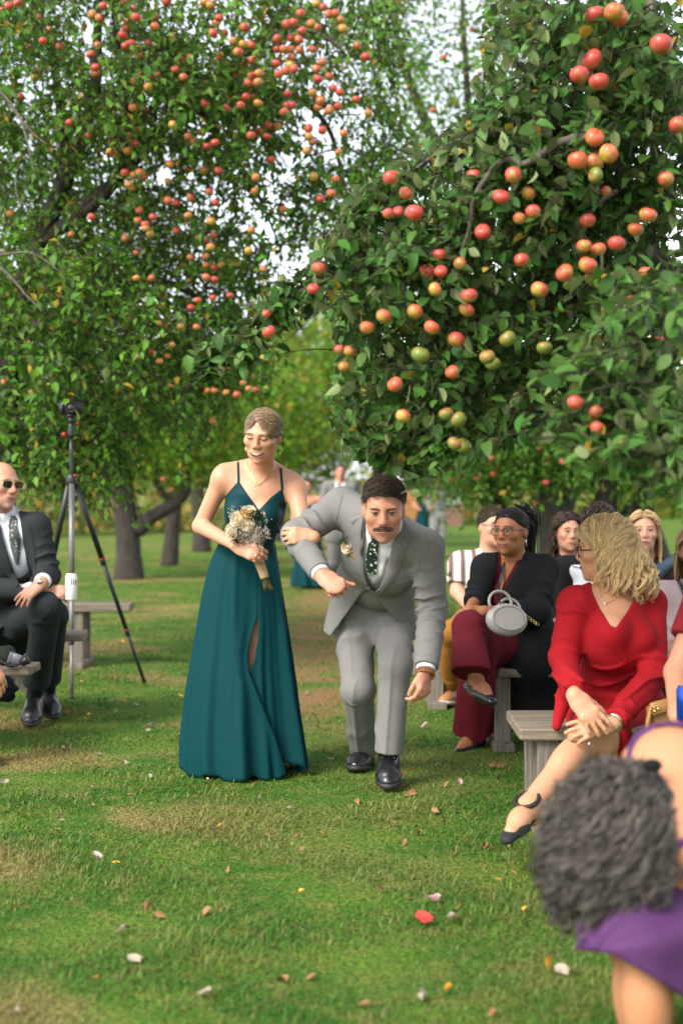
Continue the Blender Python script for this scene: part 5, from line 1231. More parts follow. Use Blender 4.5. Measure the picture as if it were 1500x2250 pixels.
def camera_bag():
    c = P(8, 1440, 7.62); t = thing('camera_bag', 'dark olive bag with plastic buckle on the front left bench', 'bag', (c[0], c[1], .43))
    X = Field(.007); X.cone(c + [-.15, 0, -.01], c + [.03, -.02, -.0], .075, .045, .03); X.cone(c + [.0, -.02, .01], c + [.035, -.02, .035], .03, .02, .03); X.build(); obj('bag_body', *X.mesh(1), mat_cloth('olive_nylon', (.030, .034, .026), .7, .15, 20), t)
    b = P(36, 1448, 7.5); gp = mat_plain('buckle_grey', (.16, .17, .19), .4); obj('buckle', *join([box(b, (.055, .02, .055), rotm(0, 0, 20), .005), box(b + [-.032, 0, .004], (.02, .022, .07), rotm(0, 0, 20), .004)]), gp, t); obj('buckle', *tube([b + [.028, 0, -.02], b + [.065, -.002, .0]], [.022, .026], 12, 4), M['black_plastic'], t); obj('strap', *tube([b + [.03, .0, -.02], b + [-.02, -.015, -.035], b + [-.06, -.01, -.02], b + [-.10, 0, .0]], .008, 6, 14), M['black_plastic'], t)
camera_bag()
def litter():
    def petal_mesh(name, mat, w=.5, cup=.25):
        u = np.linspace(-1, 1, 5)[None]; v = np.linspace(0, 1, 5)[:, None]; wd = w * np.sin(np.clip(v * 2.2 + .35, 0, pi)) ; x = u * wd; V = np.stack([x * (.75 + .1 * np.sin(7 * v)), v - .5 + .06 * np.sin(4 * u), cup * (x ** 2 * 1.8 + (v - .5) ** 2) + .09 * np.sin(5 * v + 3 * u) + .05 * np.sin(9 * u)], -1).reshape(-1, 3); return mesh_np(name, V, grid_faces(5, 5), mat)
    kinds = {'white': ('petal', [petal_mesh('petal', mat_petal('petal_white', (.42, .35, .26)), .55, .5)], 'cream petal', 'petal', 'cream petals'),
             'pink': ('petal', [petal_mesh('petal', mat_petal('petal_pink', (.62, .36, .38)), .6, .45)], 'pale pink petal', 'petal', 'pink petals'),
             'brown': ('fallen_leaf', [mesh_np('fallen_leaf', tp[0] - [0, .5, 0], tp[1], mat_plain('dry_leaf_brown', (.27, .135, .055), .8, var=.35, scale=30)) for tp in (leaf_template(4, .30, .6, .5, .05), leaf_template(4, .26, .9, .2, .06))], 'curled brown leaf', 'leaf', 'brown leaves'),
             'yellow': ('fallen_leaf', [mesh_np('fallen_leaf', tp[0] - [0, .5, 0], tp[1], mat_plain('dry_leaf_yellow', (.58, .30, .03), .7, var=.25, scale=30)) for tp in (leaf_template(4, .32, .3, .3, .04), leaf_template(4, .30, .6, -.2, .05))], 'bright yellow leaf', 'leaf', 'yellow leaves')}
    named = [(80, 1752, 'white', .05), (215, 1664, 'white', .045), (275, 1682, 'white', .05), (140, 1650, 'white', .04), (325, 1612, 'white', .045), (10, 1727, 'white', .06), (215, 1890, 'pink', .055), (325, 2000, 'brown', .06), (265, 2058, 'white', .05), (295, 2120, 'white', .055), (135, 1812, 'white', .035), (330, 1713, 'white', .035), (620, 2160, 'brown', .07), (455, 1720, 'white', .03), (570, 1762, 'white', .03), (635, 1786, 'white', .05), (1012, 1652, 'brown', .04), (725, 1676, 'white', .05), (932, 1603, 'pink', .06), (1010, 1727, 'pink', .05), (1100, 1688, 'brown', .09), (1080, 1690, 'brown', .07), (783, 1766, 'brown', .06), (955, 1790, 'brown', .07), (980, 1730, 'brown', .06), (865, 1818, 'brown', .05), (920, 1837, 'brown', .05), (705, 1840, 'brown', .04), (1062, 1866, 'brown', .07), (1115, 1860, 'brown', .06), (925, 1885, 'brown', .05), (1128, 1928, 'brown', .04), (950, 1988, 'pink', .06), (992, 2028, 'white', .05), (1095, 1945, 'yellow', .04), (1198, 1972, 'yellow', .04), (1152, 2008, 'yellow', .03), (985, 2192, 'yellow', .07), (1205, 2130, 'yellow', .08), (935, 2203, 'white', .06), (1235, 2145, 'white', .06), (800, 2220, 'brown', .05), (45, 2235, 'white', .06), (450, 2195, 'white', .05), (1300, 1520, 'brown', .05), (1080, 2240, 'brown', .05), (660, 1965, 'yellow', .03), (1120, 1700, 'brown', .06), (1070, 1758, 'brown', .05), (905, 1695, 'brown', .04), (960, 1686, 'brown', .04), (882, 1708, 'brown', .06), (905, 1750, 'brown', .08), (955, 1708, 'yellow', .03), (762, 1665, 'yellow', .035), (245, 1545, 'white', .04), (300, 1555, 'white', .05), (255, 1570, 'white', .045), (205, 1390, 'white', .04), (225, 1432, 'white', .04), (270, 1412, 'yellow', .05), (180, 1500, 'yellow', .04), (145, 1570, 'brown', .07), (195, 1574, 'yellow', .045), (270, 1582, 'yellow', .04), (275, 1545, 'yellow', .04), (128, 1505, 'white', .04), (310, 1450, 'brown', .05), (20, 1525, 'yellow', .05), (330, 1600, 'white', .06)]
    for k in range(70):
        named.append((rng.uniform(20, 1280), 1300 + 900 * rng.random() ** 1.5, rng.choice(['brown', 'brown', 'yellow', 'brown', 'brown']), rng.uniform(.03, .055)))
    def zone(x, y):
        if y < 1500: return 'far back on the lawn ' + ('below the tripod' if x < 400 else 'behind the walking couple')
        if y > 2050: return 'in the nearest grass, ' + ('lower left' if x < 500 else 'lower middle' if x < 950 else 'lower right beside the curly hair')
        if x < 400: return 'left of the teal hem, ' + ('level with the bald man' if y < 1700 else 'on the dry patch')
        if x < 720: return 'in front of the teal hem' if y > 1700 else 'beside the teal hem'
        if x < 1000: return 'by the black shoes of the ducking man' if y < 1800 else 'on the open grass before the ducking man'
        return 'near the burgundy trousers' if y < 1720 else 'around the dangling black shoe'
    for x, y, k, sz in named:
        nm, ms, lab, cat, grp = kinds[k]; p = G(x, y); o = add_obj(nm, ms[rng.integers(0, len(ms))], None, (p[0], p[1], .012 + sz * .10)); sz *= .72; o.scale = (sz * rng.uniform(.6, 1), sz, sz * rng.uniform(.8, 1.6)); o.rotation_euler = (rng.normal(0, .5), rng.normal(0, .5), rng.uniform(0, 6.28)); z_ = zone(x, y); tag(o, lab + ' ' + z_, cat, grp + ' ' + z_)
    p = G(930, 2036); o = add_obj('petal', petal_mesh('petal', mat_petal('petal_red', (.62, .06, .05)), .6, .35), None, (p[0], p[1], .022)); o.scale = (.07, .055, .06); o.rotation_euler = (.1, -.15, 1.2); tag(o, 'single bright red petal on the open grass', 'petal')
litter()
# ------------------------------------------------------------------ bridesmaid in teal
def bridesmaid():
    Y = 6.85
    t = thing('person', 'laughing woman in a long teal dress with thigh slit, holding a bouquet', 'person', G(535, 1700))
    hc, R, s = P(577, 957, 6.66), rotm(-15, 17, 6), 1.06
    J = dict(pel=P(535, 1262, Y), chest=P(560, 1116, 6.80), neck=P(574, 1050, 6.82), shA=P(489, 1052, 6.80), shB=P(650, 1076, 6.80),
             elA=P(441, 1156, 6.86), wrA=P(519, 1199, 6.52), elB=P(668, 1172, 6.66), wrB=P(689, 1181, 6.24),
             hipA=P(510, 1275, Y), hipB=P(570, 1278, Y), knA=P(500, 1480, 6.85), anA=P(480, 1655, 6.98), toeA=P(470, 1690, 6.85),
             knB=P(562, 1452, 6.81), anB=P(585, 1640, 6.85), toeB=P(590, 1685, 6.72))
    H = Human(J, 1.03, True)
    B = Field(.0042)
    H.torso(B)
    for q in 'AB': H.arm(B, q, r=1.06); H.leg(B, q); H.foot(B, q)
    add_head(B, hc, R, s, J['neck'], 1.09, True, 1.0)
    for a_, b_ in (((560, 1022), (496, 1036)), ((592, 1026), (644, 1058))): B.cone(P(*a_, 6.83), P(*b_, 6.83), .038, .040, .04)
    pass
    add_hand(B, J['wrA'], np.array([.88, -.26, -.34]), np.array([-.30, -.82, .45]), 1.0, (.30, .75, .6), -1, .04, (.5, .3))
    add_hand(B, J['wrB'], np.array([-1, -.12, .10]), np.array([.05, -1, .25]), .98, (.50, .62, .55), 1, .05, (.30, .30))
    B.build(); V, F = B.mesh(1)
    body = obj('body', V, F, M['skin'], t, cols=skin_cols(V, (.62, .355, .235), hc, R, s, .14))
    features(B, t, hc, R, s, M, eye_open=.1, brow=.7, smile=1.25, teeth=True, mouth_open=.0095, lips=M['lips_pink'], brow_mat=M['brow_light'])
    # hair, slicked back from a centre parting into a low bun
    low = lambda D: np.interp(D[:, 1], [-1, -.3, .05, .35, 1], [-.10, -.08, -.02, -.42, -.55])
    zt = lambda D: np.where(D[:, 1] < .0, np.maximum(.69 - 1.15 * np.abs(D[:, 0] + .06) ** 1.1, low(D)), low(D))
    off = lambda D: -.008 + .0145 * sstep(-.04, .10, D[:, 2] - zt(D)) + .004 * sstep(.2, .9, D[:, 1])
    hv = [hair_shell(B, hc, R, s, off)]
    zr = lambda d: zt(d) + .03
    d = dome_dirs(900, lambda d: (d[:, 2] > zr(d)) & ((d[:, 1] < .2) | (rng.random(len(d)) < .3)))
    n = len(d); d = HAIRC * .5 + d * HAIRR
    def flow(p, i):
        tgt = np.array([0, .112, -.035]) - p; sd = np.sign(p[:, 0:1] + .008) * np.array([1, 0, 0]) * np.clip(p[:, 2:3] * 14, 0, 1.3)
        return nrm(tgt) * 1.0 + sd * .9 + np.array([0, 0.15, -.10])
    hv.append(strands(hc, R, s, d, flow, 12, .0165, .0016, lambda p, i: np.ones(len(p), bool), rng.uniform(.0015, .0050, n)))
    bun = [uvs(hc + R @ np.array([.0, .112, -.045]) * s, np.array([.038, .030, .036]) * s, R, 14, 10)]
    for k in range(26):
        a = rng.uniform(0, 2 * pi); b = rng.uniform(.4, 1.0); th = np.linspace(a, a + 2.6, 9)
        pts = np.stack([np.cos(th) * .038 * b, .112 + .018 + .014 * (1 - b) + 0 * th, -.045 + np.sin(th) * .036 * b], 1)
        bun.append(tubes((hc + (pts * s) @ R.T)[None], np.full((1, 9), .004), 4))
    hair = obj('hair', *join(hv), M['hair_brown'], t); obj('hair_bun', *join(bun), M['hair_brown'], hair)
    # bodice
    D = Field(.0045); H.torso(D, .007)
    pass
    D.carve_px([(524, 1056), (547, 1090), (569, 1120), (596, 1092), (620, 1073), (620, 900), (524, 900)], 6.9)
    D.carve_px([(524, 1056), (524, 900), (380, 900), (380, 1120), (480, 1104), (489, 1097)], 7.3)
    D.carve_px([(620, 1073), (620, 900), (720, 900), (720, 1125), (640, 1118), (628, 1110)], 7.3)
    D.carve_px([(380, 1100), (720, 1100), (720, 900), (380, 900)], 7.6, 6.86)
    D.plane(P(540, 1206, Y), (0, 0, -1))
    D.build(); dress = obj('dress', *D.mesh(2), M['teal_satin'], t)
    hc_ = hit_cam(D)
    for A_, B_ in (([(569, 1119), (590, 1150), (618, 1178)], [(573, 1116), (595, 1147), (622, 1172)]), ([(503, 1120), (530, 1150), (560, 1165)], [(504, 1118), (531, 1148), (561, 1163)])):
        obj('seam', *patch(hc_, A_, B_, 12, 3, .001, .002), M['teal_satin'], dress)
    hb = hit_cam(B)
    for a, b in (((522.5, 1012), (524, 1060)), ((616.5, 1028), (620, 1077))):
        mid = ((a[0] + b[0]) / 2 + .3, (a[1] + b[1]) / 2)
        obj('strap', *patch(hb, [(a[0] - 2.6, a[1]), (mid[0] - 2.6, mid[1]), (b[0] - 2.8, b[1])], [(a[0] + 2.6, a[1]), (mid[0] + 2.6, mid[1]), (b[0] + 2.8, b[1])], 10, 3, .003, .003), M['teal_satin'], dress)
    # skirt: one open sheet that starts and ends at the thigh slit
    rows = np.array([[1196, 479, 606], [1215, 470, 608], [1240, 460, 612], [1270, 452, 616], [1310, 443, 622], [1360, 434, 630], [1410, 426, 638], [1460, 418, 645], [1510, 411, 651], [1560, 406, 656], [1610, 402, 662], [1660, 400, 668], [1706, 402, 672]], float)
    nv, nu = 72, 220
    vy = np.linspace(rows[0, 0], rows[-1, 0], nv)
    xl = np.interp(vy, rows[:, 0], rows[:, 1]); xr = np.interp(vy, rows[:, 0], rows[:, 2])
    k = Y / FPX; cx = ((xl + xr) / 2 - 750) * k; rx = (xr - xl) / 2 * k; vv = np.linspace(0, 1, nv)
    ry = rx * np.interp(vv, [0, .2, 1], [.68, .66, .80])
    e1 = np.interp(vy, [1196, 1357, 1375, 1400, 1440, 1476, 1530, 1570, 1620, 1706], [571, 570, 563, 556, 549, 552, 573, 588, 608, 632])
    e2 = np.interp(vy, [1196, 1357, 1380, 1420, 1476, 1500, 1706], [571, 570.5, 572, 571, 562, 552, 540])
    t1 = np.arcsin(np.clip(((e1 - 750) * k - cx) / rx, -.98, .98)); t2 = np.arcsin(np.clip(((e2 - 750) * k - cx) / (rx * (1 - .10 * sstep(.25, .6, vv))), -.98, .98))
    u = np.linspace(0, 1, nu)
    th = t1[:, None] - u[None] * (t1 - t2 + 2 * pi)[:, None]           # from the slit edge over the left, back, right, to the slit again
    right = sstep(.70, .97, u)[None] * np.ones((nv, 1))
    amp = (.002 + .050 * vv ** 1.35)[:, None]
    fold = amp * (.55 * np.sin(6 * th + 1.1 + .5 * vv[:, None]) + .45 * np.sin(11 * th + 2.0) + .28 * np.sin(19 * th - .6 + vv[:, None]) + .12 * np.sin(31 * th))
    fold *= np.clip(.42 + .8 * np.abs(np.sin(th * .5 + .4)), .3, 1.0)
    ridge = .030 * np.exp(-(((th - (-.22 + .30 * vv[:, None])) / .13) ** 2)) * np.exp(-((vv[:, None] - .30) / .26) ** 2)
    shr = 1 - .10 * right * sstep(.25, .6, vv)[:, None]
    front = np.exp(-((u / .22) ** 2))[None]
    win = (sstep(0, .035, u) * sstep(0, .035, 1 - u))[None]
    rr = (1 + (fold * win + ridge * win) / rx[:, None]) * shr * (1 + .02 * front * vv[:, None])
    X = cx[:, None] + rx[:, None] * rr * np.sin(th); Yc = Y - ry[:, None] * rr * np.cos(th)
    Ztop = EYE + (HORIZ - rows[0, 0]) * k
    hemz = .012 + .012 * np.sin(9 * th[-1]) + .085 * sstep(.78, .95, u) - .004 * np.sin(23 * th[-1]) + .02 * np.exp(-((u - .33) / .08) ** 2)
    Z = Ztop + (np.maximum(hemz, .006)[None] - Ztop) * ((vy - vy[0]) / (vy[-1] - vy[0]))[:, None]
    sk = obj('skirt', np.stack([X, Yc, Z], -1).reshape(-1, 3), grid_faces(nv, nu), M['teal'], dress)
    so = sk.modifiers.new('thickness', 'SOLIDIFY'); so.thickness = .002
    # jewellery
    pts = B.hit_px(spline([(543, 1015), (549, 1035), (557, 1052), (568, 1064), (581, 1056), (593, 1040), (602, 1018)], 26)); pts[:, 1] -= .003
    nk = obj('necklace', *tubes(pts[None], np.full((1, 26), .0013), 5), M['gold'], t)
    a = np.linspace(0, 2 * pi, 15); ctr = B.hit_px(np.array([[567.5, 1065.0]]))[0]
    ring = lambda c, r: tubes((c + np.stack([np.cos(a) * r, -.004 + 0 * a, np.sin(a) * r], 1))[None], np.full((1, 15), .0011), 4, False)
    obj('pendant', *join([ring(ctr - [.006, 0, .003], .0075), ring(ctr + [.007, 0, -.003], .006)]), M['gold'], nk)
    ear = [hc + R @ np.array([q * .080, .008, -.036]) * s for q in (-1, 1)]
    for e in ear: obj('earring', *join([tube([e, e - [0, 0, .022]], .0008, 4, 3), box(e - [0, 0, .042], (.0045, .0025, .040))]), M['gold'], t)
    d_ = nrm([.88, -.26, -.34]); n_ = np.array([-.30, -.82, .45]); n_ = nrm(n_ - d_ * (n_ @ d_)); x_ = -np.cross(d_, n_); w = J['wrA'] + d_ * .108 - x_ * .010 - n_ * .006; fr = frame_from(d_, x_)
    obj('ring', *join([tubes((w + np.stack([np.cos(a) * .0115, np.sin(a) * .0115, 0 * a], 1) @ fr.T)[None], np.full((1, 15), .0014), 5, False), uvs(w + n_ * .013, (.005, .004, .005))]), M['silver'], t)
    return J

# ------------------------------------------------------------------ groomsman ducking under the branch
def groomsman():
    t = thing('person', 'ducking man with a moustache in a grey suit and floral tie', 'person', G(835, 1715))
    hc, R, s = P(842, 1121, 5.98), rotm(-2, 13, 0), 1.10
    J = dict(pel=P(815, 1338, 6.80), chest=P(834, 1226, 6.46), neck=P(846, 1150, 6.28), shA=P(750, 1112, 6.44), shB=P(934, 1205, 6.32),
             elA=P(650, 1176, 6.34), wrA=P(707, 1264, 6.10), elB=P(950, 1335, 6.36), wrB=P(935, 1470, 6.18),
             hipA=P(776, 1350, 6.80), hipB=P(862, 1352, 6.78), knA=P(786, 1512, 6.62), anA=P(797, 1646, 6.98), toeA=P(778, 1692, 6.80),
             knB=P(868, 1462, 6.50), anB=P(853, 1662, 6.52), toeB=P(853, 1738, 6.36))
    H = Human(J, 1.04, False, 1.06)
    B = Field(.0045); H.torso(B)
    for q in 'AB': H.arm(B, q); H.leg(B, q)
    add_head(B, hc, R, s, J['neck'], 1.08, False, .5)
    add_hand(B, J['wrA'], np.array([.66, -.58, -.46]), np.array([-.35, -.55, .75]), 1.12, (1.15, 1.45, 1.2), -1, .05, (.30, -.35), .002)
    add_hand(B, J['wrB'], np.array([-.12, -.12, -1]), np.array([.75, -.65, .0]), 1.06, (.45, .65, .6), 1, .03, (.35, .2))
    B.build(); V, F = B.mesh(1)
    def ex(C, q, g):
        w = np.clip(1.0 * g((0, -.095, -.049), (.030, .03, .006)) * 1.0, 0, .8); return C * (1 - w[:, None]) + w[:, None] * np.array([.085, .042, .026])
    obj('body', V, F, M['skin'], t, cols=skin_cols(V, (.56, .30, .205), hc, R, s, .38, stubble=((.30, .17, .12), .35), extra=ex))
    features(B, t, hc, R, s, M, eye_open=.6, brow=1.45, browz=-.0045, smile=.55, lips=M['lips_nude'], brow_mat=M['brow_dark'], brow_tilt=.5)
    hl = hit_local(B, hc, R, s)
    # moustache: many short hairs on the upper lip
    n = 170; x = rng.uniform(-.035, .035, n); z = -.0455 - .0045 * (np.abs(x) / .033) ** 2 + rng.normal(0, .0018, n) ; pts = []
    for i in range(5):
        f = i / 4; p, d = hl(np.stack([x * (1 + .16 * f), z - .0065 * f - .003 * f * np.abs(x) / .03], -1)); pts.append(p - d * (.0012 + .0035 * sin(f * pi * .8)))
    obj('moustache', *tubes(np.stack(pts, 1), np.full((n, 5), .0010), 3), M['hair_moustache'], t)
    # hair
    zt = lambda D: np.interp(D[:, 1], [-1, -.8, -.6, -.4, -.2, .05, .35, 1], [.54, .52, .44, .20, -.02, .06, -.38, -.5])
    off = lambda D: -.007 + (.0085 + .011 * sstep(.35, .9, D[:, 2])) * sstep(-.04, .34, D[:, 2] - zt(D))
    hv = [hair_shell(B, hc, R, s, off)]
    D = dome_dirs(1700, lambda d: d[:, 2] > np.interp(d[:, 1], [-1, -.8, -.6, -.4, -.2, .05, .35, 1], [.55, .53, .46, .22, .0, .08, -.34, -.45]))
    top = sstep(.25, .8, D[:, 2])
    roots = HAIRC * .6 + D * (HAIRR + .002 + .006 * top[:, None])
    jit = rng.normal(0, .16, (len(D), 3))
    def flow(p, i):
        w = sstep(.035, .085, p[:, 2])[:, None]
        return w * np.stack([1.0 + 0 * p[:, 0], .55 + 0 * p[:, 0], .25 - 5 * np.abs(p[:, 0])], 1) + (1 - w) * np.array([0, .35, -1.0]) + jit
    k = D[:, 2] > .42
    jit_all = jit; jit = jit_all[k]; hv.append(strands(hc, R, s, roots[k], flow, 7, .0085, .0014, lambda p, i: np.ones(len(p), bool), -.001 + .016 * top[k] + rng.uniform(0, .004, k.sum())))
    jit = jit_all[~k]; hv.append(strands(hc, R, s, roots[~k], flow, 4, .0055, .0012, lambda p, i: np.ones(len(p), bool), -.004 + .010 * top[~k] + rng.uniform(0, .002, (~k).sum())))
    obj('hair', *join(hv), M['hair_dark'], t)
    # shirt and waistcoat
    S = Field(.006); H.torso(S, .006); S.cone(J['neck'], J['neck'] * .55 + (hc + R @ np.array([0, .022, -.045]) * s) * .45, .076, .074, .03, cap=True)
    S.build(); shirt = obj('shirt', *S.mesh(2), M['shirt'], t)
    hs_ = hit_cam(S)
    for A_, B_ in (([(806, 1158), (812, 1172), (826, 1180)], [(803, 1172), (806, 1186), (815, 1196)]), ([(868, 1168), (858, 1182), (838, 1190)], [(868, 1184), (858, 1200), (846, 1202)])):
        obj('collar', *patch(hs_, A_, B_, 8, 4, .012, .004), M['shirt'], shirt)
    knot = [(812, 1176), (836, 1180)]
    tie = obj('tie', *join([patch(hs_, [(812, 1177), (808, 1200), (803, 1230), (806, 1262)], [(834, 1184), (830, 1205), (828, 1235), (826, 1262)], 18, 5, .010, .008), patch(hs_, [(813, 1174), (816, 1192)], [(835, 1180), (830, 1197)], 6, 5, .016, .010)]), M['tie_floral'], t)
    W = Field(.006); H.torso(W, .013); W.carve_px([(796, 1100), (796, 1225), (806, 1262), (818, 1282), (836, 1262), (848, 1220), (875, 1100)], 6.50)
    W.plane(P(815, 1330, 6.8), H.Rp @ np.array([0, 0, -1.0])); W.plane(J['chest'] + H.Rc @ np.array([0, 0, .14]), H.Rc @ np.array([0, 0, 1.0]))
    W.build(); obj('waistcoat', *W.mesh(2), M['suit'], t)
    # jacket
    C = Field(.0052); H.torso(C, .026)
    wf = lambda p: wr_fold(.007, p, .35, 5, .7)
    C.cone(J['shA'], J['elA'], .078, .066, .03, fold=folds(wr_fold(.0065, .75, .30, 4.5, .4), wr_fold(.004, .15, .22, 4, 2)))
    C.cone(J['elA'], J['elA'] + (J['wrA'] - J['elA']) * .93, .066, .050, .02, fold=folds(wr_fold(.0065, .15, .30, 4.2, 1.0), wr_fold(.003, .7, .3, 3, 2.0)), cap=True)
    C.cone(J['shB'], J['elB'], .078, .068, .03, fold=folds(wr_fold(.0075, .85, .40, 5.0, .2), wr_fold(.004, .2, .25, 4, 1)))
    C.cone(J['elB'], J['elB'] + (J['wrB'] - J['elB']) * .97, .067, .056, .02, fold=folds(wr_fold(.0075, .08, .35, 5.0, 1.6), wr_fold(.003, .7, .25, 4, .5)), cap=True)
    hem = P(812, 1392, 6.74)
    C.cone(J['chest'] * .45 + J['pel'] * .55, hem, .185, .212, .05, flat=(np.array([0, 1, .25]), .66), fold=drape(.008, 4, .8), cap=True)
    C.carve_px([(806, 1296), (792, 1306), (752, 1362), (724, 1402), (718, 1480), (915, 1480), (902, 1412), (884, 1378), (846, 1336), (822, 1306)], 6.70)
    C.carve_px([(806, 1095), (799, 1165), (797, 1215), (801, 1262), (809, 1284), (822, 1300), (834, 1292), (846, 1262), (860, 1205), (868, 1165), (872, 1095)], 6.47)
    C.build(); jk = obj('jacket', *C.mesh(2), M['suit'], t)
    hj = hit_cam(C)
    for A_, B_ in (([(803, 1128), (800, 1165), (797, 1210), (801, 1262), (808, 1288)], [(786, 1136), (774, 1162), (774, 1200), (784, 1250), (804, 1288)]),
                   ([(868, 1165), (862, 1205), (848, 1260), (836, 1296), (828, 1310)], [(880, 1178), (890, 1206), (876, 1256), (850, 1296), (831, 1312)])):
        obj('lapel', *patch(hj, A_, B_, 22, 6, .004, .006), M['suit'], jk)
    for A_, B_ in (([(795, 1140), (782, 1146), (773, 1151)], [(794, 1132), (782, 1134), (768, 1139)]), ([(872, 1182), (880, 1196), (888, 1207)], [(876, 1172), (888, 1186), (898, 1199)])):
        obj('collar', *patch(hj, A_, B_, 8, 4, .006, .006), M['suit'], jk)
    dk = mat_cloth('seam_grey', (.20, .187, .172), .9, .05, 9, bump=0)  # plain grey cloth for the pocket and seam strips
    for A_, B_, n_ in (([(870, 1283), (892, 1278), (912, 1264)], [(870, 1281), (892, 1276), (911, 1262)], 'pocket'), ([(716, 1290), (730, 1300), (745, 1305)], [(716, 1288), (730, 1298), (745, 1303)], 'pocket'),
                       ([(752, 1083), (746, 1108), (738, 1140), (730, 1165)], [(753.2, 1083), (747.2, 1108), (739.2, 1140), (731.2, 1165)], 'seam'), ([(958, 1178), (938, 1205), (922, 1235), (914, 1262)], [(959.2, 1178), (939.2, 1205), (923.2, 1235), (915.2, 1262)], 'seam')):
        obj(n_, *patch(hj, A_, B_, 14, 3, .001, .0025), dk, jk)
    bt = C.hit_px(np.array([[786.5, 1317.0], [808, 1291.0]])) - [[0, .004, 0]]
    for b in bt: obj('button', *lathe([(.001, -.003), (.010, -.003), (.011, 0), (.010, .003), (.007, .0015), (.001, .0015)], b, rotm(0, 90, 0), 14), mat_plain('button_grey', (.07, .062, .055), .35), jk)
    # cuffs
    for q, f in (('A', .93), ('B', .97)):
        a, b = J['el' + q], J['wr' + q]; d = nrm(b - a)
        X = Field(.0045); X.cone(a + (b - a) * (f - .1), a + (b - a) * f + d * .016, .043, .041 if q == 'A' else .042, .01, cap=True); X.build(); obj('cuff', *X.mesh(1), M['shirt'], shirt)
    # watch
    wd = nrm(J['wrB'] - J['elB']); wc = J['wrB'] + wd * .018; fr = frame_from(wd, (1, 0, 0)); a = np.linspace(0, 2 * pi, 19)
    wm = mat_spots('wooden_watch', (.16, .055, .015), (.45, .20, .05), (.05, .02, .008), 150)
    band = []
    for k in range(18):
        aa = a[k]; p = wc + fr @ np.array([cos(aa) * .0365, sin(aa) * .031, 0]); band.append(box(p, (.008, .0135, .025), fr @ rotm(0, 0, 0) @ np.array([[cos(aa), -sin(aa), 0], [sin(aa), cos(aa), 0], [0, 0, 1]]), .001))
    wt = obj('watch', *join(band), wm, t)
    obj('watch_face', *lathe([(.001, -.004), (.017, -.004), (.019, 0), (.017, .005), (.001, .005)], wc + fr @ np.array([.030, -.022, 0]), frame_from(fr @ np.array([.8, -.6, 0]), wd), 16), wm, wt)
    # trousers
    T = Field(.0052); T.ell(J['pel'], np.array([.172, .128, .13]), H.Rp, .05)
    H.leg(T, 'A', .016, 1.02, .05, fold=folds(wr_fold(.008, .10, .25, 3.5, .3), wr_fold(.005, .45, .3, 2.4, 1.1), wr_fold(.006, .95, .12, 5, 2), crease(.006)), fold2=folds(wr_fold(.009, .0, .16, 4.2, .5), wr_fold(.003, .7, .3, 2, 1), crease(.009)), hem=.066, cap=True)
    H.leg(T, 'B', .016, .955, .05, fold=folds(wr_fold(.0075, .2, .30, 4.0, .9), wr_fold(.006, .75, .25, 4.5, 2.1), crease(.006)), fold2=folds(wr_fold(.005, .05, .2, 3.6, .8), wr_fold(.005, .55, .3, 2.0, 2.4), crease(.009)), hem=.066, cap=True)
    T.build(); tr = obj('trousers', *T.mesh(2), M['suit'], t)
    # socks and shoes
    for q, toe in (('A', J['toeA']), ('B', J['toeB'])):
        X = Field(.005); X.cone(J['kn' + q] * .25 + J['an' + q] * .75, J['an' + q] - [0, 0, .03], .046, .042, .01, fold=wr_fold(.0015, .6, .5, 9)); X.build(); obj('sock', *X.mesh(1), mat_cloth('black_sock', (.012, .012, .013), .9), t)
        tp = toe.copy(); tp[2] = .03
        shoe(t, J['an' + q] - [0, 0, .005], tp, 1.12, M['black_leather'], M['sole_black'], lace=M['sole_black'])
    # boutonniere pinned to the lapel
    b = C.hit_px(np.array([[764.0, 1201.0]]))[0] - [0, .02, 0]
    bo = thing('boutonniere', 'cream rose boutonniere with twine wrapped stem pinned to the grey lapel', 'boutonniere', b)
    flower('flower', bo, b, rotm(-8, -12, 0), .030, M['cream_petal'])
    tw = [b + np.array(v) for v in ((.012, .004, -.026), (.030, .002, -.048), (.046, .002, -.068))]
    st = obj('stem_wrap', *tube(tw, [.008, .010, .008], 8, 10), mat_cloth('twine', (.30, .17, .06), .9, .3, 200, bump=.6, bscale=250), bo)
    leafy('sprig', bo, b + np.array([-.018, .004, .024]), 24, .028, M['fern'])
    return J

def flower(name, par, c, R, r, mat, layers=4, open_=1.0):
    """rose: cupped petals on nested globes, outer ones opening wide; front is -y of the frame"""
    parts = [uvs((0, -.30 * r, 0), (.20 * r, .22 * r, .20 * r), None, 8, 6)]
    for n, rr, opn, sh in ((3, .36, .30, .30), (4, .55, .42, .22), (5, .78, .50, .08), (6, 1.0, .62, .0)):
        for i in range(n):
            a0 = 2 * pi * i / n + rr * 5 + rng.uniform(-.12, .12); da = 2 * pi / n * .66
            u = np.linspace(-1, 1, 7)[None]; v = np.linspace(0, 1, 6)[:, None]
            pol = pi * .92 + (pi * opn * (1 + .10 * u ** 2 + .04 * rng.normal()) - pi * .92) * v
            R_ = r * rr * (1 + .10 * rng.normal() * .5 + .05 * i / n + .20 * v ** 6 * rr) ; az = a0 + da * u * (.55 + .45 * np.sin(np.clip(v * 2.2, 0, 1.57)))
            x = R_ * np.sin(pol) * np.cos(az); z = R_ * np.sin(pol) * np.sin(az); y = -R_ * np.cos(pol) * .8 - sh * r
            parts.append((np.stack([x, y, z], -1).reshape(-1, 3), grid_faces(6, 7)))
    V, F = join(parts)
    return obj(name, c + V @ R.T, F, mat, par)
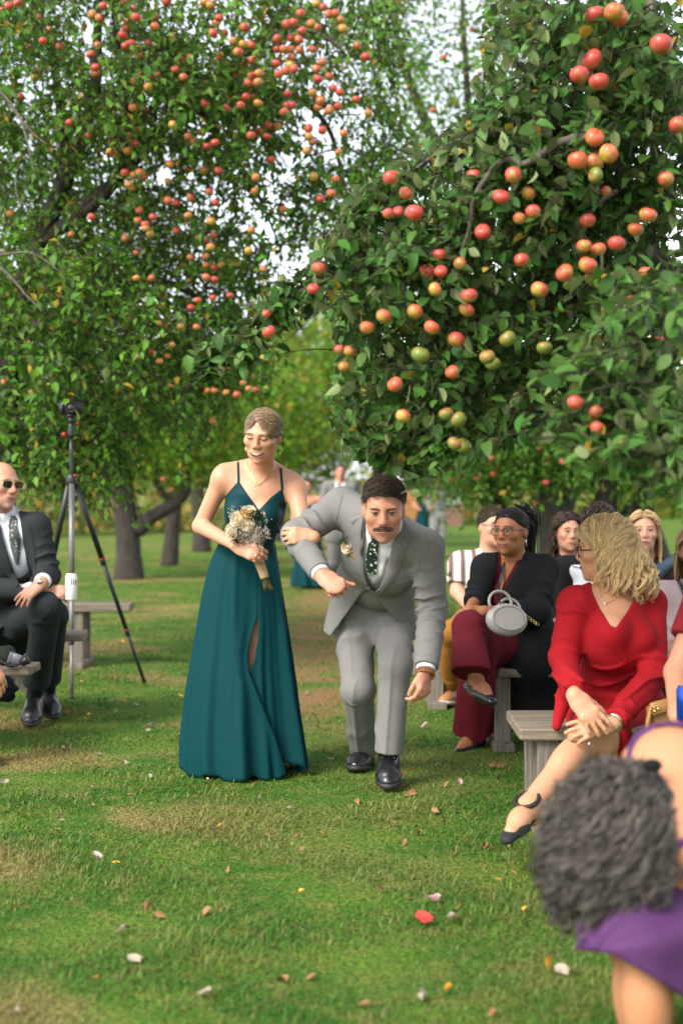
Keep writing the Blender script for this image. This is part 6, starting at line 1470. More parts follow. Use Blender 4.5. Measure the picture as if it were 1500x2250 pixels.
def leafy(name, par, c, n, r, mat, up=(0, 0, 1)):
    parts = []
    for i in range(n):
        d = nrm(rng.normal(size=3) + np.array(up) * .8 + [0, -.3, 0]); l = r * rng.uniform(.5, 1.1); e = c + d * l
        parts.append(tubes(np.array([[c, (c + e) / 2 + rng.normal(0, .002, 3), e]]), np.array([[.0009, .0007, .0004]]), 3))
        for k in range(5):
            p = c + d * l * (.3 + .7 * k / 4); q = p + nrm(rng.normal(size=3)) * .007; parts.append(tubes(np.array([[p, (p + q) / 2, q]]), np.array([[.0006, .0017, .0004]]), 3))
    return obj(name, *join(parts), mat, par)
def bouquet():
    base = P(590, 1297, 6.58)
    t = thing('bouquet', 'small bouquet of cream and amber flowers with burlap wrapped stems', 'bouquet', base)
    top = P(545, 1170, 6.52); a = P(561, 1208, 6.555); b = P(582, 1270, 6.56)
    obj('handle_wrap', *tube([a, (a + b) / 2 + [0, -.004, 0], b], [.022, .023, .021], 14, 14), mat_cloth('burlap', (.46, .31, .17), .95, .2, 160, weave=260, weave_amp=.25, bump=.5, bscale=300), t)
    st = []
    for i in range(26):
        o = rng.normal(0, .008, 3); e = base + np.array([rng.uniform(-.022, .022), rng.uniform(-.015, .015), rng.uniform(-.004, .012)]) ; st.append(tube([b + o * .8, (b + e) / 2 + o * .6, e], .0014, 4, 4))
    obj('stem', *join(st), mat_plain('dry_stem', (.20, .15, .05), .7, var=.3), t)
    c = lambda x, y, dy=0: P(x, y, 6.46 + dy)
    for x, y, r, yaw, pit in ((520, 1141, .034, -15, -10), (545, 1151, .033, 8, 6), (505, 1166, .036, -55, 10), (548, 1121, .030, 10, -35)):
        flower('flower', t, c(x, y), rotm(yaw, pit, 0), r, M['cream_petal'])
    flower('flower', t, c(541, 1127), rotm(10, -30, 0), .026, M['amber_petal'])
    o = flower('flower', t, c(566, 1134), rotm(25, -10, 0), .028, M['green_petal'])
    flower('flower', t, c(519, 1182, .03), rotm(-20, 40, 0), .020, M['amber_petal'])
    fl = []
    for i in range(120):                       # dried filler sprays
        e = P(np.clip(rng.normal(552, 22), 515, 588), np.clip(rng.normal(1168, 20), 1130, 1200), 6.47 + rng.uniform(-.02, .05))
        if i % 6 == 0: e = P(rng.uniform(500, 580), rng.uniform(1112, 1135), 6.48)
        m_ = (a + e) / 2 + rng.normal(0, .012, 3); fl.append(tube([a + rng.normal(0, .006, 3), m_, e], [.0011, .0007], 3, 5))
        for k in range(6): fl.append(uvs(e + rng.normal(0, .008, 3), rng.uniform(.0016, .0030), None, 5, 4))
    obj('dried_spray', *join(fl), mat_plain('dried_spray', (.50, .43, .36), .85, var=.3, scale=60), t)
    leafy('greenery', t, c(520, 1185, .03), 20, .05, M['fern'], (-.4, 0, -.2)); leafy('greenery', t, c(560, 1150, .04), 16, .05, M['fern'])
bridesmaid(); groomsman(); bouquet()
# ------------------------------------------------------------------ seated guests
M['charcoal'] = mat_cloth('charcoal_suit', (.020, .024, .025), .85, .12, 9, stripes=(150, (.035, .04, .04), .93), bump=.2, bscale=150)
M['black_knit'] = mat_cloth('black_knit', (.011, .012, .013), .95, .25, 30, bump=.35, bscale=140, sheen=0)
M['black_trouser'] = mat_cloth('black_trouser', (.013, .015, .016), .9, .2, 12, bump=.15)
M['burgundy'] = mat_cloth('burgundy_crepe', (.120, .010, .018), .8, .12, 10, bump=.15, bscale=120)
M['burgundy_top'] = mat_cloth('burgundy_top', (.085, .008, .014), .8, .12, 10, bump=.1)
M['red_knit'] = mat_cloth('red_knit', (.31, .008, .013), .85, .08, 16, bump=.30, bscale=260)
M['mustard'] = mat_cloth('mustard_cotton', (.27, .115, .022), .9, .14, 14, bump=.25, bscale=90)
M['pink_blouse'] = mat_cloth('pink_blouse', (.62, .46, .47), .7, .08, 12, bump=.2, bscale=50)
M['purple'] = mat_cloth('purple_crepe', (.082, .030, .098), .8, .10, 10, bump=.12, bscale=120)
M['denim'] = mat_cloth('slate_scarf', (.05, .075, .10), .9, .1, 12)
M['maroon_top'] = mat_cloth('maroon_top', (.045, .018, .020), .9, .15, 12)
M['tie_grey'] = mat_spots('grey_tie', (.05, .055, .052), (.30, .31, .30), (.14, .15, .14), 46, .30)
M['lace'] = mat_spots('printed_top', (.42, .33, .30), (.10, .08, .08), (.30, .12, .12), 90, .2)
def mat_patterned():
    m, nt, b = newmat('patterned_shirt'); N, L = nt.nodes, nt.links
    tc = N.new('ShaderNodeTexCoord'); sp = N.new('ShaderNodeSeparateXYZ'); L.new(tc.outputs['Object'], sp.inputs[0])
    fr = N.new('ShaderNodeMath'); fr.operation = 'MULTIPLY'; fr.inputs[1].default_value = 14; L.new(sp.outputs[0], fr.inputs[0])
    f2 = N.new('ShaderNodeMath'); f2.operation = 'FRACT'; L.new(fr.outputs[0], f2.inputs[0])
    cr = N.new('ShaderNodeValToRGB'); cr.color_ramp.interpolation = 'CONSTANT'; el = cr.color_ramp.elements
    el[0].position = 0; el[0].color = (.62, .62, .60, 1); el[1].position = .52; el[1].color = (.02, .018, .018, 1)
    for p, c in ((.56, (.27, .17, .12, 1)), (.68, (.02, .018, .018, 1)), (.78, (.27, .17, .12, 1)), (.90, (.02, .018, .018, 1)), (.94, (.62, .62, .60, 1))):
        e = el.new(p); e.color = c
    L.new(f2.outputs[0], cr.inputs[0])
    v = N.new('ShaderNodeTexVoronoi'); v.inputs['Scale'].default_value = 13; L.new(tc.outputs['Object'], v.inputs['Vector'])
    c2 = N.new('ShaderNodeValToRGB'); c2.color_ramp.interpolation = 'CONSTANT'; e2 = c2.color_ramp.elements
    e2[0].position = 0; e2[0].color = (.02, .018, .018, 1); e2[1].position = .10; e2[1].color = (.27, .17, .12, 1); e = e2.new(.20); e.color = (.02, .018, .018, 1); e = e2.new(.25); e.color = (1, 1, 1, 1)
    L.new(v.outputs['Distance'], c2.inputs[0])
    mm = N.new('ShaderNodeMix'); mm.data_type = 'RGBA'; mm.blend_type = 'MULTIPLY'; mm.inputs['Factor'].default_value = 1; L.new(cr.outputs[0], mm.inputs['A']); L.new(c2.outputs[0], mm.inputs['B'])
    L.new(mm.outputs['Result'], b.inputs['Base Color']); b.inputs['Roughness'].default_value = .8
    return m
M['patterned'] = mat_patterned()

def trousers(H, mat, t, parts, g=.016, hem=.062, h=.007, pel=True, name='trousers', upto=.95):
    T = Field(h); J = H.J
    if pel: T.ell(J['pel'], np.array([.165, .125, .12]) * H.sc * H.g, H.Rp, .05)
    for i, q in enumerate(parts):
        hm = hem[i] if isinstance(hem, tuple) else hem
        H.leg(T, q, g, upto, .05, fold=folds(wr_fold(.006, .15, .3, 3.5, .4 + i), wr_fold(.005, .9, .2, 4, 1.2 + i)), fold2=folds(wr_fold(.005, .05, .2, 4, .8 + i), wr_fold(.003, .7, .3, 2, i)), hem=hm, cap=True)
    T.build(); return obj(name, *T.mesh(2), mat, t), T

def seated_man():
    J = dict(pel=P(-20, 1362, 8.50), chest=P(18, 1222, 8.30), neck=P(10, 1146, 8.25), shA=P(-62, 1164, 8.42), shB=P(80, 1160, 8.16), elA=P(-50, 1290, 8.20), wrA=P(100, 1300, 7.98),
             elB=P(104, 1262, 8.12), wrB=P(92, 1281, 7.90), hipA=P(-60, 1378, 8.5), hipB=P(20, 1378, 8.45), knB=P(104, 1334, 7.95), anB=P(76, 1530, 8.32), toeB=P(66, 1580, 8.12),
             knA=P(118, 1352, 8.25), anA=P(105, 1520, 8.55), toeA=P(120, 1560, 8.4))
    hc, R, s = P(3, 1066, 8.12), rotm(50, 3, 2), 1.16
    t, H, B = guest('bald man in a charcoal suit and sunglasses holding a white can', G(60, 1585), J, hc, R, s, 1.06, False, .006, 1.1)
    add_head(B, hc, R, s, J['neck'], 1.06, False, .6)
    add_hand(B, J['wrB'], np.array([-.72, -.35, -.62]), np.array([-.1, -.75, .65]), 1.05, (.18, .28, .2), 1, .12, (.55, .1))
    add_hand(B, J['wrA'], np.array([.93, -.25, -.02]), np.array([-.2, -.85, .5]), 1.05, (.35, .7, .5), -1, .05, (.5, .3))
    B.build(); V, F = B.mesh(1)
    obj('body', V, F, M['skin'], t, cols=skin_cols(V, (.55, .31, .22), hc, R, s, .35, stubble=((.42, .30, .25), .45)))
    features(B, t, hc, R, s, M, eyes=False, brow=.9, smile=.9, lips=M['lips_nude'], brow_mat=M['brow_grey'])
    glasses(t, hc, R, s, M['gold'], M['lens_dark'], .036, .0185, .0013, 2.6, .006, -.099)
    D = dome_dirs(420, lambda d: (d[:, 1] > -.12) & (d[:, 2] < .28 + .25 * d[:, 1]) & (d[:, 2] > -.25 - .3 * d[:, 1])); 
    obj('hair', *strands(hc, R, s, HAIRC * .5 + D * (HAIRR - .002), lambda p, i: np.array([0, .3, -1.0]) + 0 * p, 4, .006, .0013, lambda p, i: np.ones(len(p), bool), .001), M['hair_ash'], t)
    S = Field(.007); H.torso(S, .006); S.cone(J['neck'], J['neck'] * .5 + (hc + R @ np.array([0, .022, -.045]) * s) * .5, .080, .078, .03, cap=True); S.build()
    shirt = obj('shirt', *S.mesh(2), M['shirt'], t); h1 = hit_cam(S)
    obj('tie', *patch(h1, [(24, 1133), (20, 1160), (22, 1195), (36, 1245)], [(38, 1133), (40, 1160), (46, 1195), (42, 1240)], 16, 5, .008, .010), M['tie_grey'], t)
    for A_, B_ in (([(2, 1112), (10, 1128), (24, 1136)], [(0, 1130), (8, 1150), (18, 1158)]), ([(34, 1112), (36, 1125), (34, 1134)], [(44, 1118), (48, 1140), (46, 1150)])):
        obj('collar', *patch(h1, A_, B_, 7, 4, .012, .004), M['shirt'], shirt)
    C = Field(.0065); H.torso(C, .028)
    C.cone(J['shA'], J['elA'], .080, .072, .03, fold=wr_fold(.006, .8, .4, 4, .3)); C.cone(J['elA'], J['elA'] + (J['wrA'] - J['elA']) * .88, .070, .055, .02, cap=True)
    C.cone(J['shB'], J['elB'], .082, .074, .03, fold=folds(wr_fold(.007, .8, .4, 4.5, 1.2), wr_fold(.004, .2, .2, 4))); C.cone(J['elB'], J['elB'] + (J['wrB'] - J['elB']) * .78, .070, .056, .02, cap=True)
    C.cone(J['pel'], P(15, 1420, 8.35), .20, .20, .05, flat=(np.array([0, 1, 0]), .75), cap=True)
    C.carve_px([(2, 1100), (36, 1100), (44, 1135), (50, 1180), (60, 1240), (74, 1290), (46, 1290), (26, 1240), (6, 1180), (0, 1150)], 8.22)
    C.build(); jk = obj('jacket', *C.mesh(2), M['charcoal'], t); hj = hit_cam(C)
    for A_, B_ in (([(46, 1120), (50, 1175), (60, 1240), (72, 1290)], [(58, 1130), (72, 1180), (78, 1235), (78, 1290)]), ([(0, 1150), (8, 1190), (26, 1240), (42, 1285)], [(-12, 1170), (-8, 1210), (8, 1250), (34, 1290)])):
        obj('lapel', *patch(hj, A_, B_, 14, 5, .004, .006), M['charcoal'], jk)
    for q, f in (('A', .88), ('B', .78)):
        a, b = J['el' + q], J['wr' + q]; X = Field(.0055); X.cone(a + (b - a) * (f - .1), a + (b - a) * f + nrm(b - a) * .022, .048, .047, .01, cap=True); X.build(); obj('cuff', *X.mesh(1), M['shirt'], shirt)
    wd = nrm(J['wrB'] - J['elB']); fr = frame_from(wd, (1, 0, 0)); a = np.linspace(0, 2 * pi, 17)
    wt = obj('watch', *tubes((J['wrB'] - wd * .006 + np.stack([np.cos(a) * .036, np.sin(a) * .032, 0 * a], 1) @ fr.T)[None], np.full((1, 17), .006), 6, False), M['gold'], t)
    obj('watch_face', *lathe([(.001, -.004), (.016, -.004), (.017, .004), (.001, .005)], J['wrB'] - wd * .006 + np.array([-.005, -.033, .010]), rotm(0, 75, 0), 14), M['silver'], wt)
    trousers(H, M['charcoal'], t, 'AB', .022, (.075, .080), upto=.84)
    for q in 'AB':
        X = Field(.006); X.cone(J['kn' + q] * .25 + J['an' + q] * .75, J['an' + q], .05, .046, .01); X.build(); obj('sock', *X.mesh(1), M['black_trouser'], t)
        tp = J['toe' + q].copy(); tp[2] = .03; shoe(t, J['an' + q] - [0, 0, .01], tp, 1.15, M['black_leather'], M['sole_black'], lace=M['sole_black'])
    # can
    c = P(157, 1290, 7.94); can = thing('drink_can', 'white slim drink can held upright by the bald man', 'can', c - [0, 0, .073])
    bodyc = obj('can_body', *lathe([(.001, -.074), (.028, -.074), (.033, -.066), (.033, .060), (.027, .074), (.027, .077)], c, None, 28), mat_plain('can_white', (.72, .71, .68), .3, spec=.5), can)
    obj('lid', *lathe([(.027, .077), (.025, .075), (.001, .075)], c, None, 28), M['silver'], can)
    ink = mat_plain('can_print', (.02, .022, .025), .5)
    def arc(x0, x1, z0, z1):
        u = np.linspace(x0, x1, 4) * 1.45 ; z0, z1 = z0 * 1.4 - .002, z1 * 1.4 - .002; a_ = u / .033; r = .0334
        V = np.stack([np.stack([np.sin(a_) * r, -np.cos(a_) * r, np.full(4, z)], 1) for z in (z0, z1)], 0).reshape(-1, 3); return c + V, grid_faces(2, 4)
    obj('lettering', *join([arc(.003, .0065, .012, .036), arc(.011, .0145, .012, .030), arc(.011, .0145, .032, .036), arc(.019, .0225, .012, .030), arc(.0225, .027, .026, .030), arc(.026, .029, .012, .030)]), ink, can)

def patterned_man():
    J = dict(pel=P(1085, 1400, 9.15), chest=P(1076, 1295, 9.02), neck=P(1074, 1226, 9.0), shA=P(1012, 1240, 9.0), shB=P(1140, 1240, 9.05), elA=P(1004, 1300, 8.95), wrA=P(1044, 1350, 8.75), elB=P(1150, 1320, 9.0), wrB=P(1100, 1350, 8.8),
             hipA=P(1055, 1408, 9.1), hipB=P(1112, 1408, 9.1), knA=P(995, 1388, 8.75), anA=P(987, 1508, 9.12), toeA=P(980, 1532, 9.32), knB=P(1060, 1392, 8.7), anB=P(1070, 1515, 9.1), toeB=P(1070, 1540, 9.0))
    hc, R, s = P(1082, 1156, 8.95), rotm(22, 2, 0), 1.08
    t, H, B = guest('man with glasses in a striped patterned shirt and mustard trousers', G(985, 1535), J, hc, R, s, 1.06, False, .007, 1.15)
    add_head(B, hc, R, s, J['neck'], 1.12, False, .2); add_hand(B, J['wrA'], (.8, -.4, -.2), (0, -.6, .8), 1.0, (.3, .5, .4), -1)
    B.build(); V, F = B.mesh(1); obj('body', V, F, M['skin'], t, cols=skin_cols(V, (.60, .37, .27), hc, R, s, .35))
    features(B, t, hc, R, s, M, eye_open=.8, brow=1.0, smile=.1, lips=M['lips_nude'], brow_mat=M['brow_dark']); glasses(t, hc, R, s, M['black_plastic'], M['lens_clear'], .034, .020, .0018)
    hl = hairline(.60, .20, .0, -.5); off = lambda D: -.008 + .015 * sstep(-.04, .12, D[:, 2] - hl(D))
    D = dome_dirs(500, lambda d: d[:, 2] > hl(d) + .03)
    obj('hair', *join([hair_shell(B, hc, R, s, off), strands(hc, R, s, HAIRC * .5 + D * HAIRR, lambda p, i: np.array([0, 1, -.4]) + 0 * p, 9, .012, .0018, lambda p, i: np.ones(len(p), bool), .005)]), M['hair_dark'], t)
    C = Field(.0075); H.torso(C, .020, .05)
    for q in 'AB': C.cone(J['sh' + q], J['sh' + q] + (J['el' + q] - J['sh' + q]) * .72, .078, .074, .03, cap=True, fold=wr_fold(.004, .6, .4, 3))
    C.cone(J['chest'], J['pel'] + [0, -.02, -.03], .17, .19, .05, flat=(np.array([0, 1, 0]), .8), cap=True, fold=drape(.008, 5))
    C.carve_px([(1060, 1190), (1064, 1222), (1080, 1262), (1094, 1222), (1096, 1190)], 8.98); C.build(); obj('shirt', *C.mesh(2), M['patterned'], t)
    _, T = trousers(H, M['mustard'], t, 'AB', .018, .072, upto=.93)
    for q in 'AB':
        e = J['kn' + q] + (J['an' + q] - J['kn' + q]) * .93; X = Field(.007); X.cone(e + (J['kn' + q] - e) * .14, e - [0, 0, .004], .077, .076, .01, cap=True); X.build(); obj('rolled_cuff', *X.mesh(1), M['mustard'], t)
        tp = J['toe' + q].copy(); tp = J['an' + q] + np.array([-.05 if q == 'A' else .0, -.16, 0]); tp[2] = .035; shoe(t, J['an' + q] - [0, 0, .015], tp, 1.15, mat_plain('tan_leather', (.30, .13, .05), .55, var=.15), mat_plain('sole_cream', (.5, .45, .38), .7), lace=mat_plain('lace_tan', (.40, .28, .18), .8))

def burgundy_lady():
    J = dict(pel=P(1128, 1420, 7.75), chest=P(1128, 1300, 7.62), neck=P(1130, 1232, 7.62), shA=P(1066, 1248, 7.55), shB=P(1196, 1250, 7.70), elA=P(1045, 1318, 7.50), wrA=P(1030, 1340, 7.27), elB=P(1178, 1345, 7.45), wrB=P(1062, 1342, 7.28),
             hipA=P(1096, 1440, 7.7), hipB=P(1160, 1440, 7.75), knB=P(1030, 1378, 7.22), anB=P(1046, 1500, 7.12), toeB=P(1072, 1530, 6.98), knA=P(1052, 1420, 7.35), anA=P(1040, 1620, 7.60), toeA=P(1010, 1648, 7.46))
    hc, R, s = P(1122, 1168, 7.56), rotm(-36, 1, 0), 1.07
    t, H, B = guest('woman with glasses and black ponytail in burgundy trousers and black cardigan', G(1040, 1645), J, hc, R, s, 1.06, True, .0058, 1.18, feet='AB')
    add_head(B, hc, R, s, J['neck'], 1.02, True, .5)
    add_hand(B, J['wrB'], (-.95, -.10, -.12), (0, -.65, .75), 1.0, (.35, .55, .4), 1, .05); add_hand(B, J['wrA'], (-.5, -.3, -.45), (-.2, -.6, .75), .98, (.5, .6, .4), -1, .05)
    B.build(); V, F = B.mesh(1); obj('body', V, F, M['skin'], t, cols=skin_cols(V, (.38, .175, .085), hc, R, s, .25))
    features(B, t, hc, R, s, M, eye_open=.85, brow=1.1, smile=.55, lips=M['lips_tan'], brow_mat=M['brow_dark']); glasses(t, hc, R, s, M['black_plastic'], M['lens_clear'], .034, .0175, .0017, 2.8)
    hl = hairline(.62, .24, .0, -.45); off = lambda D: -.008 + .0150 * sstep(-.06, .26, D[:, 2] - hl(D))
    D = dome_dirs(600, lambda d: d[:, 2] > hl(d) + .03); tail = np.array([0, .098, .070])
    hv = [hair_shell(B, hc, R, s, off), strands(hc, R, s, HAIRC * .5 + D * HAIRR, lambda p, i: nrm(tail - p) + .05 * rng.normal(size=p.shape), 10, .012, .0018, lambda p, i: np.ones(len(p), bool), .004)]
    hair = obj('hair', *join(hv), M['hair_black'], t)
    n = 800; r0 = tail + rng.normal(0, .026, (n, 3)); fl = lambda p, i: np.stack([np.sin(p[:, 1] * 40) * .1, (1.0 - .16 * i) * np.ones(len(p)), (.12 - .30 * i) * np.ones(len(p))], 1) + rng.normal(0, .08, p.shape)
    core = hc + (spline([(0, .095, .070), (0, .125, .066), (0, .160, .03), (.005, .180, -.04), (.01, .185, -.12), (.01, .18, -.19)], 18) * s) @ R.T
    obj('ponytail', *join([tubes(core[None], np.interp(np.arange(18), [0, 3, 9, 17], [.018, .034, .040, .012])[None], 10)] + [strands(hc, R, s, r0, fl, 18, .0185, .0032, None, taper=(1, .6), sides=3, curl=(.004, .5), clump=45)]), M['hair_black'], hair)
    a = np.linspace(0, 2 * pi, 15); e = hc + R @ np.array([.079, .01, -.034]) * s
    obj('earring', *join([tube([e, e - [.002, 0, .018], e - [-.002, 0, .042]], [.001, .004, .001], 6, 8)]), M['silver'], t)
    Tp = Field(.007); H.torso(Tp, .008); Tp.carve_px([(1098, 1190), (1102, 1260), (1098, 1300), (1112, 1272), (1140, 1222), (1140, 1190)], 7.66); Tp.build(); obj('top', *Tp.mesh(2), M['burgundy_top'], t)
    C = Field(.0062); H.torso(C, .022)
    C.cone(J['shA'], J['elA'], .070, .064, .03, fold=wr_fold(.005, .7, .4, 4)); C.cone(J['elA'], J['elA'] + (J['wrA'] - J['elA']) * .35, .060, .054, .02, cap=True)
    C.cone(J['shB'], J['elB'], .074, .072, .03, fold=wr_fold(.006, .75, .4, 4, 1)); C.cone(J['elB'], J['elB'] + (J['wrB'] - J['elB']) * .42, .070, .060, .02, cap=True, fold=wr_fold(.004, .4, .5, 4))
    C.cone(J['chest'] * .4 + J['pel'] * .6, P(1165, 1440, 7.62), .19, .20, .06); C.cone(P(1160, 1440, 7.62), P(1148, 1585, 7.70), .19, .16, .06, flat=(np.array([.3, 1, 0]), .7), fold=drape(.014, 6, .5), cap=True)
    C.carve_px([(1090, 1180), (1092, 1240), (1078, 1300), (1074, 1345), (1078, 1640), (1102, 1640), (1100, 1345), (1106, 1300), (1122, 1266), (1148, 1228), (1150, 1180)], 7.58)
    C.carve_px([(980, 1365), (1098, 1365), (1098, 1700), (980, 1700)], 8.2); C.build(); cd = obj('cardigan', *C.mesh(2), M['black_knit'], t)
    T = Field(.0062); T.ell(J['pel'], (.17, .13, .12), H.Rp, .05)
    H.leg(T, 'B', .020, 1, .05, hem=None, shin=False); T.cone(J['knB'], J['anB'] + [-.03, -.02, .05], .078, .098, .04, cap=True, fold=folds(drape(.006, 3, .5), wr_fold(.004, .1, .2, 4)))
    H.leg(T, 'A', .020, 1, .05, shin=False); T.cone(J['knA'], J['anA'] + [0, 0, .035], .085, .105, .04, cap=True, fold=drape(.008, 4, 1.2)); T.build(); obj('trousers', *T.mesh(2), M['burgundy'], t)
    for q, L_ in (('A', 1), ('B', 1)):
        an, toe = J['an' + q], J['toe' + q]; d = nrm(toe - an); up = np.array([0, 0, 1.0]) if q == 'A' else nrm(np.array([.2, -.8, .7])); sd = nrm(np.cross(d, up)); hl_ = an - d * .06 - np.array([0, 0, .05])
        X = Field(.0055); b0 = an + (toe - an) * .55 - [0, 0, .022]; X.cone(b0, toe + d * .04 - [0, 0, .006], .049, .030, .02, flat=(np.cross(sd, d), .78)); X.cone(hl_, b0, .042, .046, .02, flat=(np.cross(sd, d), .45)); X.cone(hl_ + [0, 0, .01], an - d * .035 + [0, 0, .0], .036, .034, .02); X.build(); sh = obj('heeled_shoe', *X.mesh(1), M['black_leather'], t)
        a_ = np.linspace(0, 2 * pi, 15); obj('ankle_strap', *tubes((an - [0, 0, .012] + np.outer(np.cos(a_), sd) * .044 + np.outer(np.sin(a_), nrm(np.cross(sd, [0, 0, 1]))) * .046)[None], np.full((1, 15), .005), 5, False), M['black_leather'], sh)
        obj('heel', *tube([hl_, hl_ + (-np.cross(sd, d) if np.cross(sd, d)[2] > 0 else np.cross(sd, d)) * .055], [.014, .005], 8, 4), M['black_leather'], sh)
    # handbag
    c = P(1112, 1362, 7.14); bag = thing('handbag', 'round grey leather handbag with two loop handles on burgundy lap', 'handbag', c - [0, 0, .09])
    gl = mat_plain('grey_leather', (.34, .31, .285), .42, var=.06, bump=.08, bscale=150); Rb = rotm(18, -20, 0)
    X = Field(.005); X.ell(c, (.112, .05, .085), Rb, .01); X.plane(c + Rb @ np.array([0, -.034, 0]), Rb @ np.array([0, -1.0, 0])); X.plane(c + Rb @ np.array([0, .034, 0]), Rb @ np.array([0, 1.0, 0])); X.build(); obj('bag_body', *X.mesh(1), gl, bag)
    a = np.linspace(0, 2 * pi, 33); e = np.stack([np.cos(a) * .088, np.full(33, -.036), np.sin(a) * .062], 1); obj('piping', *tubes((c + e @ Rb.T)[None], np.full((1, 33), .003), 6, False), gl, bag)
    for k, (ox, oz, rr) in enumerate(((-.030, .105, .060), (.030, .075, .058))):
        a = np.linspace(-.35, pi + .35, 25); e = np.stack([ox + np.cos(a) * rr, np.full(25, -.02 + .03 * k), oz - .02 + np.sin(a) * rr], 1); obj('handle', *tubes((c + e @ Rb.T)[None], np.full((1, 25), .0075), 8), gl, bag)
    chain = [c + Rb @ np.array([.10 + .012 * i, -.01, .02 - .010 * i]) for i in range(6)]
    a = np.linspace(0, 2 * pi, 9); obj('chain', *join([tubes((p + np.stack([np.cos(a) * .008, np.sin(a) * .008 * (i % 2), np.sin(a) * .006], 1))[None], np.full((1, 9), .0018), 5, False) for i, p in enumerate(chain)]), M['gold'], bag)
    sp_ = [c + Rb @ np.array([-.02, 0, .09]), P(1094, 1300, 7.42), P(1104, 1250, 7.50), P(1112, 1225, 7.58), P(1120, 1215, 7.68)]; obj('shoulder_strap', *tube(sp_, .007, 6, 20), M['black_leather'], bag)

def dress_guest(label, loc, J, hc, R, s, skin, hairm, top_mat, hair='curly', feat=None, carve=None, h=.008, sc=1.0, jaw=1.0, fem=True, trouser=None, carve_y=None, lock=(300, 20, .016), sleeves=True, hcurl=(.010, 1.1), lips='lips_pink', extra=None, girth=1.05):
    t, H, B = guest(label, loc, J, hc, R, s, sc, fem, h, girth)
    add_head(B, hc, R, s, J['neck'], jaw, fem, .5)
    for q in 'AB': add_hand(B, J['wr' + q], nrm(J['wr' + q] - J['el' + q]) + np.array([0, -.1, -.2]), (0, -.7, .7), .96, (.35, .5, .4), 1 if q == 'B' else -1, .05, k=.003)
    B.build(); V, F = B.mesh(1); obj('body', V, F, M['skin'], t, cols=skin_cols(V, skin, hc, R, s, .25))
    f = dict(eye_open=.68, brow=1.0, smile=.6, lips=M[lips], brow_mat=M['brow_dark']); f.update(feat or {}); features(B, t, hc, R, s, M, **f)
    hl = hairline(.70, .36, -.02, -.5) if hair != 'up' else hairline(.60, .22, -.02, -.5); off = lambda D: -.008 + .020 * sstep(-.06, .26, D[:, 2] - hl(D))
    n, st, ds = lock; D = dome_dirs(n, lambda d: d[:, 2] > hl(d) + .03); roots = HAIRC * .5 + D * HAIRR
    def flow(p, i):
        w = sstep(-.03, .05, p[:, 2])[:, None]; side = np.sign(p[:, 0:1] + .003)
        return w * np.concatenate([side * .8, .25 + 0 * side, -.25 - 4 * np.abs(p[:, 0:1])], 1) + (1 - w) * np.concatenate([side * .06 * (i < 9), .05 * np.ones_like(side), -np.ones_like(side)], 1)
    if hair == 'up':
        flow = lambda p, i: nrm(np.array([0, .06, .13]) - p) + .25 * rng.normal(size=p.shape)
    obj('hair', *join([hair_shell(B, hc, R, s, off), strands(hc, R, s, roots, flow, st, ds, .0036, lambda p, i: (p[:, 2] > -.01), rng.uniform(.006, .020, n), taper=(1, .45), sides=4, curl=hcurl, clump=70 if hair != 'up' else 0)]), hairm, t)
    C = Field(h); H.torso(C, .014)
    if sleeves:
        for q in 'AB': C.cone(J['sh' + q], J['el' + q], .064, .058, .03, fold=wr_fold(.005, .7, .4, 4)); C.cone(J['el' + q], J['el' + q] + (J['wr' + q] - J['el' + q]) * .9, .056, .042, .02, cap=True)
    for pl in (carve or []): C.carve_px(pl, carve_y or hc[1] + .3)
    C.build(); tp = obj('top', *C.mesh(2), top_mat, t)
    trousers(H, trouser or M['black_trouser'], t, 'AB', .016, .06, h=.009)
    if extra: extra(t, H, B, C)
    return t, H, B, C
def sit(px, py, Y, dx=0, w=1.0, lean=0.0):
    """generic upright seated joints around a neck pixel"""
    n = P(px, py, Y); o = lambda x, y, z: n + np.array([x * w, y, z])
    return dict(neck=n, chest=o(0, .02, -.17), pel=o(dx, .14, -.50), shA=o(-.17, .0, -.04), shB=o(.17, .0, -.04), elA=o(-.22, -.03, -.32), wrA=o(-.08, -.24, -.42), elB=o(.22, -.03, -.32), wrB=o(.08, -.24, -.42),
                hipA=o(dx - .09, .12, -.52), hipB=o(dx + .09, .12, -.52), knA=o(dx - .11, -.33, -.47), knB=o(dx + .11, -.33, -.47), anA=o(dx - .11, -.28, -.93), anB=o(dx + .11, -.28, -.93), toeA=o(dx - .11, -.45, -.97), toeB=o(dx + .11, -.45, -.97))
def flats(t, J, col=(.03, .025, .022)):
    m = mat_plain('flat_shoe', col, .5)
    for q in 'AB':
        tp = J['toe' + q].copy(); tp[2] = .03; an = J['an' + q].copy(); an[2] = max(an[2], .09); shoe(t, an, tp, .95, m, M['sole_black'])

